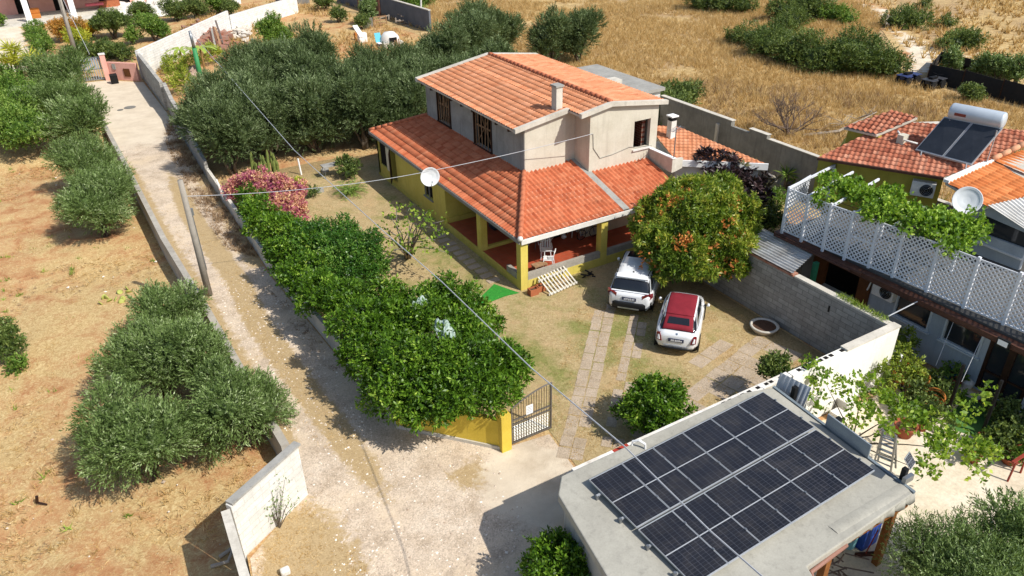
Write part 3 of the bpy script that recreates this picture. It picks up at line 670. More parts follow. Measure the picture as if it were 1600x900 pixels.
mb.build('hip_ridge', m_ridge, H, smooth=True)
mb = MB(); mb.lathe([(0, .13), (.09, .1), (.12, .02), (.1, -.06), (0, -.1)], (-.1, -.12, E0 + .04), 12); mb.build('hip_end_knob', m_white, H, smooth=True)
mb = MB(); mb.prism([(5.22, -.06, fz(0)), (5.56, -.06, fz(0)), (5.62, 3.0, fz(3.0)), (5.5, 4.12, fz(4.1)), (5.3, 4.12, fz(4.1))], (0, 0, .035)); mb.build('valley_gutter', m_conc, H)
mb = MB(); mb.box(-.06, -.16, 2.22, 8.75, -.10, 2.44); mb.build('fascia', m_white, H, bevel=.01)
mb = MB(); mb.box(-.16, -.1, 2.26, -.10, 16.6, 2.42); mb.build('fascia', m_fascia, H)
mb = MB(); mb.box(.02, .02, 2.2, 8.7, .28, 2.38); mb.box(.02, .28, 2.2, .28, 7.1, 2.38); mb.box(.1, .3, 2.36, 5, 2.1, 2.42); mb.build('ceiling_beam', m_creamin, H)
# upper floor walls (unfinished cream render; side wall's shade painted as grey)
UM = MB()
wall(UM, (2.63, 14.4), (2.63, 4.0), 3.2, 5.60, .22, [(14.4 - 12.98, 14.4 - 11.38, 3.56, 5.14), (14.4 - 8.8, 14.4 - 6.96, 3.48, 5.14)], 1)
UM.build('upper_wall', m_conc, H)
UM = MB()
def gable(pts, y, t): UM.prism([(x, y, z) for x, z in pts], (0, t, 0))
gable([(2.66, 3.2), (4.86, 3.2), (4.86, slopez(4.86) - .06), (2.66, slopez(2.66) - .06)], 3.985, .2)
UM.box(4.66, 4.185, 3.2, 4.86, 4.35, 5.9)
UM.box(4.86, 4.15, 3.0, 5.49, 4.35, 6.0)
UM.box(5.49, 3.15, 3.0, 5.69, 4.35, 6.05)
ly0, ly1 = 2.95, .2
gable([(5.49, 3.0), (8.05, 3.0), (8.05, slopez(8.05) - .06), (6.56, slopez(6.56) - .06), (5.49, slopez(5.49) - .06)], ly0, ly1)
gable([(8.05, 3.0), (9.02, 3.0), (9.02, 3.78), (8.05, 3.78)], ly0, ly1); gable([(8.05, 5.14), (9.02, 5.14), (9.02, slopez(9.02) - .06), (8.05, slopez(8.05) - .06)], ly0, ly1)
gable([(9.02, 3.0), (9.46, 3.0), (9.46, slopez(9.46) - .06), (9.02, slopez(9.02) - .06)], ly0, ly1)
UM.box(9.26, 3.15, 2.8, 9.46, 14.4, 5.85); gable([(2.85, 3.2), (9.46, 3.2), (9.46, slopez(9.46) - .1), (6.56, slopez(6.56) - .1), (2.85, slopez(2.85) - .1)], 14.2, .2)
UM.build('upper_wall', m_cream, H)
mb = MB(); mb.box(8.8, 3.3, 3.6, 9.0, 5.0, 5.4); mb.build('inner_brick_wall', blockmat('red_brick_reveal', 'y', '#7a3f2e', '#6a3628', '#8d7668', .3, .12), H)
mb = MB(); mb.box(2.9, 4.4, 3.2, 9.2, 14.1, 3.3); mb.box(4.0, 4.6, 3.3, 4.2, 14.1, 5.4); mb.build('dark_upper_fill', m_dark, H)
mb = MB(); mb.box(8.0, 2.86, 3.7, 9.06, 2.96, 3.77); mb.build('window_sill', m_white, H)
# timber lath closing the two upper windows
for (ya, yb, za, zb) in ((11.38, 12.98, 3.56, 5.14), (6.96, 8.8, 3.48, 5.14)):
    fr = MB(); fr.box(2.58, ya, za, 2.70, ya + .07, zb); fr.box(2.58, yb - .07, za, 2.70, yb, zb); fr.box(2.56, ya - .04, za - .07, 2.72, yb + .04, za - .003)
    wf = fr.build('window', m_darkwood, H)
    lt = MB(); n = 7 if yb - ya < 1.7 else 6
    for i in range(n):
        y = ya + .15 + i * (yb - ya - .3) / (n - 1); lt.beam((2.66, y + random.uniform(-.03, .03), za), (2.66 + random.uniform(0, .05), y + random.uniform(-.12, .12), zb), .055, .03)
    lt.beam((2.72, ya, (za + zb) / 2 + .2), (2.72, yb, (za + zb) / 2 + .15), .09, .03, (1, 0, 0)); lt.beam((2.75, ya + .2, za + .1), (2.75, yb - .5, zb), .05, .03); lt.beam((2.73, yb - .1, za), (2.73, ya + .5, zb - .2), .05, .03)
    lt.build('timber_lath', m_woodpale, wf, world=False)
# upper roof
k1 = .1622
def ur(x, y): return (x, y, slopez(x))
upL = Vector((1, 0, k1)).normalized(); upR = Vector((-1, 0, .1356)).normalized()
tile_roof([ur(2.06, 3.95), ur(4.88, 3.95), ur(4.88, 14.15), ur(2.06, 14.15)], (0, 1, 0), upL, m_tileup, parent=H, slabmat=m_concpale)
tile_roof([ur(4.88, 2.92), ur(6.54, 2.92), ur(6.54, 14.15), ur(4.88, 14.15)], (0, 1, 0), upL, m_tileup, parent=H)
tile_roof([(6.58, 2.92, 6.31), (9.78, 2.92, slopez(9.78)), (9.78, 14.15, slopez(9.78)), (6.58, 14.15, 6.31)], (0, 1, 0), upR, m_tileup, parent=H)
mb = MB(); ridge(mb, (6.56, 2.9, 6.36), (6.56, 14.1, 6.36), .1); mb.build('ridge_tiles', m_tileup if False else m_ridge, H, smooth=True)
mb = MB()
def verge(x0, x1, y0, y1, h=.2, up=.05):
    mb.prism([(x0, y0, slopez(x0) + up), (x1, y0, slopez(x1) + up), (x1, y0, slopez(x1) + up - h), (x0, y0, slopez(x0) + up - h)], (0, y1 - y0, 0))
verge(2.06, 4.92, 3.78, 3.98); verge(4.86, 6.56, 2.74, 2.945); verge(6.56, 9.85, 2.74, 2.945)
verge(2.06, 6.56, 14.12, 14.42); verge(6.56, 9.8, 14.12, 14.42)
mb.build('verge', m_concpale, H)
mb = MB()
for i in range(9): y = 4.4 + i * 1.15; mb.box(2.06, y, 5.36, 2.62, y + .1, 5.46)
mb.build('rafter_ends', m_darkwood, H)
ch = MB(); ch.box(4.45, 4.15, 5.8, 4.78, 4.55, 7.02); cho = ch.build('chimney', m_concpale, H); cp = MB(); cp.box(4.40, 4.1, 7.02, 4.83, 4.6, 7.1); cp.build('chimney_cap', m_conc, cho, world=False)
# cable hanging on the upper wall
P = [hh for hh in [(5.65, 2.93, 5.0), (5.7, 2.93, 4.3), (6.1, 2.93, 3.75), (6.8, 2.93, 3.78), (7.8, 2.93, 3.95), (9.2, 2.93, 3.75)]]
mb = MB(); mb.tube(P, .012, 5); mb.build('wall_cable', m_concdark, H)

# ------------------------------------------------------------------ annex with its own tiled roof
A0 = Vector((9.67, 1.74, 3.3)); A1 = Vector((12.84, -.97, 3.3)); ae = (A1 - A0).normalized(); au = Vector((-ae.y, ae.x, .18)).normalized()
if au.y < 0: au = Vector((-au.x, -au.y, au.z))
an = ae.cross(au); an = an if an.z > 0 else -an; ac = an.dot(A0)
aR = onplane(1060, 198, an, ac); aL = onplane(1012, 196, an, ac)
AX = empty('annex', (11, 3, 0), 'low white annex with a salmon tiled roof against the right side of the house', 'annex')
tile_roof([A0, A1, aR, aL], ae, au, m_tileup, parent=AX, course=.3, amp=.015, step=.02)
mb = MB(); q = [A0, A1, aR, aL]; cen = sum(q, Vector()) / 4
base = [(v.x + (cen.x - v.x) * .08, v.y + (cen.y - v.y) * .08, 0) for v in q]; mb.prism(base, (0, 0, 3.1)); mb.build('wall', m_white, AX)
mb = MB(); nn = Vector((ae.y, -ae.x, 0)); mb.prism([A0 + nn * .1 + Vector((0, 0, .03)), A1 + nn * .1 + ae * .1 + Vector((0, 0, .03)), A1 + nn * .1 + ae * .1 - Vector((0, 0, .28)), A0 + nn * .1 - Vector((0, 0, .28))], -nn * .08); mb.build('fascia', m_whiteclean, AX)
mb = MB(); mb.box(9.05, 1.25, 2.95, 9.22, 2.94, 3.62); mb.prism([(9.22, 1.25, 2.95), (9.9, 1.45, 2.95), (9.9, 1.45, 3.45), (9.22, 1.25, 3.6)], (0, .12, 0)); mb.build('parapet', m_concpale, AX)
mb = MB(); mb.box(9.03, 1.22, 3.62, 9.24, 2.94, 3.66); mb.build('parapet_coping', m_whiteclean, AX)
# chimney on annex
cb = onplane(1048, 214, an, ac); mb = MB(); mb.box(cb.x - .16, cb.y - .16, cb.z - .2, cb.x + .16, cb.y + .16, cb.z + .85); co_ = mb.build('chimney', m_white, AX)
mb = MB(); mb.box(cb.x - .14, cb.y - .14, cb.z + .85, cb.x + .14, cb.y + .14, cb.z + 1.05); mb.build('chimney_vent', m_black, co_, world=False)
mb = MB(); mb.box(cb.x - .22, cb.y - .22, cb.z + 1.05, cb.x + .22, cb.y + .22, cb.z + 1.11); mb.build('chimney_cap', m_whiteclean, co_, world=False)
an_ = empty('aerial_mast', (9.15, 1.3, 3.0), 'thin metal aerial mast with a small antenna on the annex parapet', 'aerial')
mb = MB(); mb.tube([(9.15, 1.3, 2.9), (9.15, 1.3, 5.1)], .025, 6); mb.build('mast', m_metal, an_)
mb = MB(); mb.tube([(8.8, 1.15, 5.0), (9.6, 1.5, 5.05)], .015, 5)
for i in range(7): t = i / 6; x, y = 8.8 + .8 * t, 1.15 + .35 * t; mb.tube([(x + .09, y - .2, 5.02), (x - .09, y + .2, 5.02)], .01, 4)
mb.build('antenna', m_metal, an_)

# flat roofed shed far behind
FB = empty('flat_roofed_outbuilding', (17.5, 16, 0), 'low concrete outbuilding with flat grey roof behind the house', 'outbuilding')
mb = MB(); mb.box(15.9, 12.7, 0, 18.1, 19.6, 2.8); mb.build('wall', m_white, FB); mb = MB(); mb.box(15.7, 12.5, 2.8, 18.3, 19.8, 3.0); mb.build('roof', m_conc, FB)
mb = MB(); mb.box(14.6, 14.5, 3.0, 16.4, 15.3, 3.35); mb.build('roof_hatch', m_concpale, FB)

# ================================================================== LANE WALLS
def strip_wall(name, pts, t, z0, z1, mat, label, cat='wall', side=1, zt=None):
    mb = MB(); n = len(pts); L, Rr = [], []
    for i, p in enumerate(pts):
        a = Vector((*pts[max(0, i - 1)], 0)); b = Vector((*pts[min(n - 1, i + 1)], 0)); d = (b - a).normalized(); nn = Vector((-d.y, d.x, 0)) * t * side
        v = Vector((*p, 0)); L.append(v); Rr.append(v + nn)
    zt = zt or [z1] * n; V = []; F = []
    for i in range(n): V += [(*L[i].xy, z0), (*Rr[i].xy, z0), (*Rr[i].xy, zt[i]), (*L[i].xy, zt[i])]
    for i in range(n - 1):
        a = i * 4; F += [(a + k, a + (k + 1) % 4, a + 4 + (k + 1) % 4, a + 4 + k) for k in range(4)]
    F += [(0, 1, 2, 3), (n * 4 - 4, n * 4 - 1, n * 4 - 2, n * 4 - 3)]
    mb.v = V; mb.f = F; mb.mi = [0] * len(F); return one(mb, name, mat, label, cat)
strip_wall('retaining_wall', WL[1:], .26, FZ - .4, .1, m_concdark if False else plaster('retaining_concrete', '#b3ada1', '#9a948a', '#6a655d', .5), 'long low concrete retaining wall between the sunken field and the gravel lane', zt=[.1, .1, .12, .08, .1, .12, .1])
m_shortwall = blockmat('limewashed_block', 'x', '#dcdad3', '#d6d4cc', '#cdcbc2', .5, .2, .22)
mb = MB(); wall(mb, (-13.6, -8.12), (-11.45, -6.8), FZ - .3, 1.86, .2); one(mb, 'block_wall', m_shortwall, 'short pale rendered block wall with a thin sapling in front at the lane end', 'wall', bevel=.01)
mb = MB(); mb.beam((-13.62, -8.02, 1.9), (-11.43, -6.69, 1.9), .24, .07); o = mb.build('coping', m_conc, bpy.data.objects['block_wall'], world=False)
mb = MB(); wall(mb, (-13.64, -8.1), (-13.8, -13), FZ - .3, 1.8, .22, side=-1); one(mb, 'end_wall', m_concpale, 'narrow weathered wall running out of the bottom edge behind the short block wall', 'wall')
mb = MB(); mb.prism([(-13.5, -9.9, 0), (-12.9, -9.7, 0), (-12.75, -10.6, 0), (-13.4, -10.8, 0)], (0, 0, .5)); one(mb, 'concrete_block', m_conc, 'rough concrete block lying at the foot of the short pale wall', 'block', bevel=.04)
# right side of the lane
RW = [(-8.75, 20.5), (-8.72, 14), (-8.72, 7.2), (-8.4, 1.4), (-8.2, -2.5), (-8.03, -5.3)]
strip_wall('low_lane_wall', RW, .16, 0, .75, m_concpale, 'low pale garden wall along the right side of the lane under the hedge')
strip_wall('grove_wall', [(-8.62, 29), (-8.7, 24), (-8.75, 20.7)], .18, 0, 1.5, m_conc, 'weathered grey wall beside the olive grove in shade', zt=[1.9, 1.5, 1.1])
m_farblock = blockmat('far_block_wall', 'y', '#b9b5ac', '#a8a49b', '#8e8a82', .5, .2, .35)
strip_wall('tall_block_wall', [(-8.6, 47.5), (-8.5, 36.6)], .25, 0, 2.1, m_farblock, 'tall grey block wall in shade at the far end of the lane')
strip_wall('stepped_block_wall', [(-8.35, 36.3), (-8.45, 33), (-8.6, 29.2)], .25, 0, 1.9, m_farblock, 'grey block wall with raised ends next to the banana plants', zt=[2.1, 1.7, 1.9])
m_farlight = blockmat('far_pale_block_wall', 'x', '#ebe9e4', '#e0ded7', '#cfccc4', .5, .2, .25)
strip_wall('long_white_wall', [(-8.5, 47.6), (-3.2, 54.8), (2.1, 62.0)], .22, 0, 2.3, m_farlight, 'long pale block wall climbing behind the rubble plot')
strip_wall('lower_white_wall', [(2.2, 62.1), (6, 65.4), (11.5, 69.5)], .22, 0, 1.8, m_farlight, 'lower continuation of the pale block wall at the top edge')
# yellow wall by the gate
YW = empty('yellow_gate_wall', (-6.8, -6.9, 0), 'low yellow painted wall and pier under the big bright hedge', 'wall')
mb = MB(); wall(mb, (-8.05, -5.38), (-5.68, -8.08), 0, 1.1, .2); mb.build('wall', m_yellow2, YW)
mb = MB(); mb.box(-5.72, -8.28, 0, -5.38, -7.94, 1.4); mb.build('pier', m_yellow2, YW)
mb = MB(); wall(mb, (-8.08, -5.42), (-5.7, -8.14), 0, .12, .05); mb.build('plinth_band', m_concpale, YW)
# gate leaf, standing open inwards
GT = empty('garden_gate', (-5.3, -8.12, 0), 'open grey iron gate leaf with vertical bars and small white notice', 'gate')
gx0, gx1, gy = -5.3, -3.8, -8.12
def gtop(x): t = (x - gx0) / (gx1 - gx0); return 1.45 + .42 * math.sin(t * math.pi / 2)
mb = MB(); mb.box(gx0, gy - .025, .05, gx0 + .05, gy + .025, gtop(gx0)); mb.box(gx1 - .05, gy - .025, .05, gx1, gy + .025, gtop(gx1))
mb.beam((gx0, gy, .08), (gx1, gy, .08), .05); mb.beam((gx0, gy, .82), (gx1, gy, .82), .04); mb.beam((gx0, gy, .98), (gx1, gy, .98), .04)
pts = [(gx0 + (gx1 - gx0) * i / 8, gy, gtop(gx0 + (gx1 - gx0) * i / 8)) for i in range(9)]; mb.tube(pts, .025, 6); mb.build('gate_frame', M('gate_steel', '#77726b', '#665f57', 3, .5, metal=.3), GT)
mb = MB()
for i in range(1, 16): x = gx0 + (gx1 - gx0) * i / 16; mb.tube([(x, gy, .08), (x, gy, gtop(x))], .009, 5)
mb.build('gate_bars', M('iron_bar', '#4f4a45', '#3b3733', 3, .5, metal=.3), GT)
mb = MB()
for i in range(1, 12): mb.tube([(gx0, gy + .02, .08 + i * .062), (gx1, gy + .02, .08 + i * .062)], .005, 4)
mb.build('gate_mesh', m_metal, GT)
mb = MB(); mb.box(gx0 + .53, gy - .045, 1.02, gx0 + .78, gy - .03, 1.36); gs = mb.build('notice', m_whiteclean, GT)
mb = MB()
for i in range(4): mb.box(gx0 + .57, gy - .0495, 1.28 - i * .06, gx0 + .74 - .03 * (i % 2), gy - .046, 1.295 - i * .06)
mb.build('notice_lines', M('grey_print', '#9a9da3', None, 1, .6), gs, world=False)
MP = empty('letterbox_pier', (-5.15, -11.55, 0), 'short ochre gate pier with white cap by the parapet of the solar roof', 'gate pier')
mb = MB(); mb.box(-5.4, -11.8, 0, -4.95, -11.4, 1.45); mb.build('pier', m_yellow2, MP); mb = MB(); mb.box(-5.45, -11.84, 1.45, -4.88, -11.36, 1.52); mb.build('pier_cap', m_white, MP)
mb = MB(); mb.lathe([(.05, 0), (.05, .02), (0, .021)], (-5.28, -11.7, 1.52), 10); mb.lathe([(.05, 0), (.05, .02), (0, .021)], (-5.08, -11.7, 1.52), 10); mb.build('lamp_holes', m_black, MP)
mb = MB(); mb.beam((-4.9, -11.75, .9), (-1.4, -11.75, .9), .06, .04); one(mb, 'gate_track', M('red_oxide', '#9c4a3a', '#7d382b', 3, .7), 'red oxide gate rail along the driveway side of the parapet', 'rail')

# ================================================================== FRONT AND RIGHT BLOCK WALLS
BW = empty('driveway_block_wall', (7, -7, 0), 'grey concrete block wall with pale capping to the right of the cars', 'wall')
mb = MB(); mb.box(7.0, -12.02, 0, 7.2, -2.0, 2.33); mb.build('wall', m_blockY, BW)
mb = MB(); mb.box(6.97, -12.02, 2.333, 7.23, -8.05, 2.4); mb.build('capping', m_concpale, BW)
mb = MB(); mb.box(6.95, -8.0, 2.333, 7.23, -3.4, 2.42); mb.build('brick_course', M('brick_course', '#9c5d45', '#b08a76', 5, .9), BW)
mb = MB(); mb.box(6.985, -9.75, 1.7, 6.999, -9.68, 1.95); mb.build('wall_slot', m_black, BW)
FWL = empty('white_front_wall', (4, -12.1, 0), 'whitewashed garden wall with dark plates for open block cells along its top', 'wall')
mb = MB(); mb.box(2.2, -12.26, 0, 7.22, -12.03, 2.36); mb.build('wall', m_blockXw, FWL); mb = MB(); mb.box(4.6, -12.28, 2.363, 7.24, -12.0, 2.43); mb.build('capping', m_concpale, FWL)
def cells(name, x0, x1, par):
    mb = MB(); x = x0
    while x < x1: mb.box(x, -12.2, 2.363, x + .14, -12.08, 2.375); x += random.choice((.24, .24, .24, .5))  # thin dark plates, painted shade of the open block hollows
    mb.build(name, m_dark, par)
cells('dark_cell_plates', 2.5, 4.5, FWL)
PP = empty('painted_parapet', (-2.5, -12.15, 0), 'narrow parapet with worn white and red paint beside the solar panel roof', 'parapet')
mb = MB(); mb.box(-5.7, -12.24, 0, 2.1, -12.04, 2.36); mb.build('wall', m_concpale, PP)
x = -5.75; k = 0
mbw = MB(); mbr = MB()
for (x0, x1, red) in ((-5.75, -4.45, 0), (-4.45, -3.95, 1), (-3.95, -.9, 0), (-.9, .1, 0), (.1, 2.12, 0)): (mbr if red else mbw).box(x0, -12.26, 2.363, x1, -12.02, 2.40)
mbw.build('white_paint_band', plaster('chipped_white_paint', '#e8e5de', '#cfc8bb', '#8d7f6d', .6, 3), PP); mbr.build('red_paint_band', M('red_paint', '#b5402f', '#9c3526', 4, .8), PP)
mb = MB()
for x in (-.6, -.35, .15, .4, .75, 1.1, 1.3, 1.7): mb.box(x, -12.19, 2.401, x + .13, -12.09, 2.41)
mb.build('dark_cell_plates', m_dark, PP)  # same dark plates in place of shaded hollows

# ================================================================== SOLAR PANEL BUILDING
SB_ = empty('flat_roofed_garage', (-3, -15, 0), 'flat roofed concrete garage carrying the solar panels', 'garage')
rp = [(-6.3, -12.36), (-6.72, -12.85), (-7.15, -15.4), (-7.6, -18.6), (-3.6, -18.2), (-3.3, -17.45), (.55, -17.3), (.85, -12.62), (.0, -12.34)]
mb = MB(); mb.prism([(x, y, 2.46) for x, y in rp], (0, 0, .24)); mb.build('roof', plaster('roof_screed', '#aaa79b', '#9a978c', '#5f5d58', .35, .8), SB_, bevel=.03)
mb = MB(); ip = [(-6.2, -12.5), (-6.6, -12.95), (-7.0, -15.4), (-7.4, -18.4), (-5.6, -18.4), (-5.6, -12.5)]; mb.prism([(x, y, 0) for x, y in ip], (0, 0, 2.46)); mb.box(-5.6, -14.2, 0, .4, -12.5, 2.46); mb.build('wall', plaster('garage_wall', '#b5b2aa', '#a19e96', '#66635e', .5), SB_)
# the sagging lip of bitumen felt
lip = []; n = 26
for i in range(n + 1):
    x = -2.0 + (2.62) * i / n; y = -17.26 - .0 * x; w = .05 * math.sin(i * 1.7) + .03 * math.sin(i * 3.1); lip.append((x, y, w))
V = []; F = []
for (x, y, w) in lip: V += [(x, y + .34, 2.704), (x, y + .22, 2.722), (x, y + .1, 2.715), (x, y - .06 + w * .3, 2.66), (x, y - .1 + w * .5, 2.45 + w * .6), (x, y - .02, 2.42)]
for i in range(n):
    for k in range(5): a = i * 6 + k; F.append((a, a + 1, a + 7, a + 6))
mb = MB(); mb.v = V; mb.f = F; mb.mi = [0] * len(F); mb.build('felt_lip', bpy.data.materials['roof_screed'], SB_, smooth=True)
mb = MB(); mb.prism([(.56, -17.3, 2.5), (.64, -17.3, 2.5), (.94, -12.6, 2.5), (.86, -12.6, 2.5)], (0, 0, .23)); mb.build('edge_flashing', M('bluegrey_flashing', '#7f8a90', '#6c767c', 2, .6), SB_)
mb = MB(); mb.prism([(.73, -14.55, 2.74), (.77, -14.55, 2.74), (.68, -15.95, 2.74), (.64, -15.95, 2.74)], (0, 0, .4)); mb.build('upstand_sheet', M('grey_sheet_metal', '#98a1a6', '#868f95', 2, .5, metal=.2), SB_)
for i, (x, y) in enumerate(((.38, -17.02), (-2.55, -17.35))):
    mb = MB(); mb.box(x, y - .08, 0, x + .17, y + .09, 2.45); mb.build('timber_post', m_timber, SB_)
mb = MB(); mb.box(-5.2, -17.3, 2.28, .5, -17.12, 2.45); mb.build('beam', m_timber, SB_)
mb = MB(); mb.tube([(-5.6, -18.3, 2.52), (-3.5, -18.0, 2.5), (-3.2, -17.5, 2.5), (-1.9, -17.4, 2.48)], .05, 10); mb.build('gutter_pipe', m_copper, SB_, smooth=True)
mb = MB(); mb.box(-4.6, -16.9, 0, -4.4, -14.2, 2.4); mb.build('inner_wall', m_conc, SB_)
# solar panels
SP = [Vector((-5.93, -13.0, 2.9)), Vector((.24, -12.79, 2.93)), Vector((.27, -16.41, 2.84)), Vector((-5.81, -16.62, 2.82))]
def solar_mat():
    n = N('photovoltaic_cells'); tc = n.n('ShaderNodeTexCoord'); sp = n.n('ShaderNodeSeparateXYZ'); n.l(tc.outputs['Object'], sp.inputs[0])
    def line(o, per, wd): 
        f = n.math('FRACT', n.math('DIVIDE', o, per)); d = n.math('ABSOLUTE', n.math('SUBTRACT', f, .5)); return n.math('GREATER_THAN', d, .5 - wd)
    a = line(sp.outputs[0], .1635, .035); b = line(sp.outputs[1], .0807, .055); ln = n.math('MAXIMUM', n.math('MULTIPLY', a, .8), n.math('MULTIPLY', b, .55))
    c_ = n.math('LESS_THAN', n.math('ABSOLUTE', sp.outputs[1]), .014); ln = n.math('MAXIMUM', ln, n.math('MULTIPLY', c_, 3.))
    base = n.ramp(n.noise(1.2, 4), [(.3, '#15161b'), (.7, '#1c1d23')]); col = n.mix(ln, base, '#4c4d55'); col = n.mix(c_, col, '#9fa2a5'); col = n.mix(n.ramp(n.noise(2.3, 5, .75), [(.45, 0.), (.8, .12)]), col, '#8a8175')
    return n.done(col, n.ramp(n.noise(1.5, 4), [(.3, .28), (.7, .42)]), .4)
m_pv = solar_mat(); m_alu = M('aluminium_frame', '#b9bcbe', '#a9adb0', 2, .4, .5, .3)
pvw, pvl = 1.0, 1.765
SA = empty('solar_array', (-3, -15, 2.9), 'array of twelve dark solar panels on the flat concrete roof', 'solar array')
def make_panel():
    mb = MB(); mb.box(-pvw / 2, -pvl / 2, -.02, pvw / 2, pvl / 2, .012); r = mb.build('solar_panel', m_pv, SA, world=False)
    mb = MB(); f = .02
    for (a, b, c_, d) in ((-pvw / 2 - .006, -pvl / 2 - .006, pvw / 2 + .006, -pvl / 2 + f), (-pvw / 2 - .006, pvl / 2 - f, pvw / 2 + .006, pvl / 2 + .006), (-pvw / 2 - .003, -pvl / 2 + f, -pvw / 2 + f * .42, pvl / 2 - f), (pvw / 2 - f * .42, -pvl / 2 + f, pvw / 2 + .003, pvl / 2 - f)): mb.box(a, b, -.03, c_, d, .018)
    mb.build('frame', m_alu, r, world=False)
    for yy in (-.44, .44): MB().box(pvw / 2 - .01, yy - .03, .015, pvw / 2 + .035, yy + .03, .035).build('clamp', m_metal, r, world=False)
    return r
pproto = make_panel(); pxs = (SP[1] - SP[0]).normalized(); pys = (SP[0] - SP[3]).normalized(); pzn = pxs.cross(pys).normalized(); pys = pzn.cross(pxs)
rot = Matrix((pxs, pys, pzn)).transposed().to_4x4()
rowname = ['row nearer the yard', 'row nearer the gutter']
ordn = ['first', 'second', 'third', 'fourth', 'fifth', 'last']
for i in range(6):
    for j in range(2):
        if i == j == 0: r = pproto
        else:
            r = pproto.copy(); C.objects.link(r)
            for ch_ in pproto.children: c_ = ch_.copy(); C.objects.link(c_); c_.parent = r; c_.matrix_parent_inverse = ch_.matrix_parent_inverse
        u = (i + .5) / 6; v = .25 + .5 * j + (-.003 if j == 0 else .003); p = SP[0].lerp(SP[1], u).lerp(SP[3].lerp(SP[2], u), v)
        r.rotation_mode = 'XYZ'; r.location = p - SA.location; r.rotation_euler = rot.to_euler()
mb = MB()
for v in (.13, .37, .63, .87): mb.beam(SP[0].lerp(SP[3], v) - pxs * .12 - pzn * .07, SP[1].lerp(SP[2], v) + pxs * .05 - pzn * .07, .05)
mb.build('panel_rails', m_alu, SA)
mb = MB(); 
for v in (.13, .37, .63, .87): p = SP[0].lerp(SP[3], v) - pxs * .1; mb.box(p.x - .03, p.y - .03, 2.7, p.x + .03, p.y + .03, 2.84)
mb.build('rail_feet', m_metal, SA)
mb = MB(); mb.tube([(-4.1, -12.4, 2.7), (-4.1, -12.42, 2.85), (-4.0, -12.55, 2.93), (-3.9, -12.68, 2.85), (-3.9, -12.7, 2.7)], .03, 8); one(mb, 'conduit', m_whiteclean, 'white plastic conduit bend by the red painted patch of the parapet', 'conduit')

# ================================================================== RIGHT HOUSE
RH = empty('lower_blue_grey_house', (11, -10, 0), 'blue grey ground floor with large windows below the white lattice terrace', 'house')
m_blue = plaster('bluegrey_wall', '#aab4bc', '#9ca7b0', '#67727a', .35)
bx = 9.62
mb = MB(); wall(mb, (bx, -5.6), (bx, -22), 0, 2.5, .2, [(1.3, 3.9, .05, 2.35), (4.95, 6.35, 1.15, 2.28), (6.85, 8.2, 1.15, 2.28), (8.4, 9.9, .08, 2.3), (10.1, 10.5, .2, 2.3)], 1); mb.build('wall', m_blue, RH)
mb = MB(); mb.box(9.05, -22, 2.5, 16.5, -5.55, 2.78); mb.build('terrace_slab', M('shade_toned_floor', '#5a5854', '#4b4946', 2, .9), RH)  # floor colour darkened to stand in for the vine's shade
mb = MB(); mb.box(8.72, -22, 2.56, 9.05, -5.4, 2.70); mb.build('terrace_gutter', m_rusty, RH)
mb = MB(); mb.tube([(8.75, -5.4, 2.55), (8.85, -14, 2.5), (8.9, -22, 2.48)], .06, 8); mb.build('gutter_pipe', m_rusty, RH)
mb = MB(); mb.box(bx + .22, -21.9, 0, 16.4, -5.7, .05); mb.box(11.5, -21.9, 0, 11.7, -5.7, 2.4); mb.build('dark_room_fill', m_dark, RH)
for (s0, s1, za, zb) in ((4.95, 6.35, 1.15, 2.28), (6.85, 8.2, 1.15, 2.28)):
    y0, y1 = -5.6 - s1, -5.6 - s0; mb = MB(); mb.box(bx + .05, y0 + .05, za + .05, bx + .08, y1 - .05, zb - .05); wn = mb.build('window', m_glass, RH)
    mb = MB(); mb.box(bx - .04, y0, za, bx + .1, y0 + .07, zb); mb.box(bx - .04, y1 - .07, za, bx + .1, y1, zb); mb.box(bx - .04, y0 + .07, za, bx + .1, y1 - .07, za + .07); mb.box(bx - .04, y0 + .07, zb - .07, bx + .1, y1 - .07, zb); mb.box(bx - .09, y0 - .08, za - .06, bx - .003, y1 + .08, za - .001)
    mb.build('window_frame', M('pale_blue_frame', '#cdd5da', '#bfc8ce', 2, .5), wn, world=False)
for (s0, s1) in ((8.4, 9.15), (9.15, 9.9)):
    y0, y1 = -5.6 - s1, -5.6 - s0; mb = MB(); mb.box(bx + .06, y0 + .1, .2, bx + .09, y1 - .1, 2.2); dn_ = mb.build('door', m_glass, RH)
    mb = MB(); mb.box(bx, y0, .08, bx + .1, y0 + .11, 2.3); mb.box(bx, y1 - .11, .08, bx + .1, y1, 2.3); mb.box(bx, y0 + .11, .08, bx + .1, y1 - .11, .2); mb.box(bx, y0 + .11, 2.2, bx + .1, y1 - .11, 2.3); mb.box(bx, y0 + .11, .8, bx + .1, y1 - .11, .87); mb.build('door_frame', m_darkwood, dn_, world=False)
mb = MB(); mb.box(bx - .1, -9.5, 0, bx + .05, -9.0, 2.4); mb.box(bx - .1, -7.5, 0, bx + .05, -6.8, 2.4); mb.build('brown_panel', m_brown, RH)
mb = MB(); mb.box(bx - .18, -9.0, .9, bx + .05, -7.5, 1.0); mb.build('sill', m_concpale, RH)
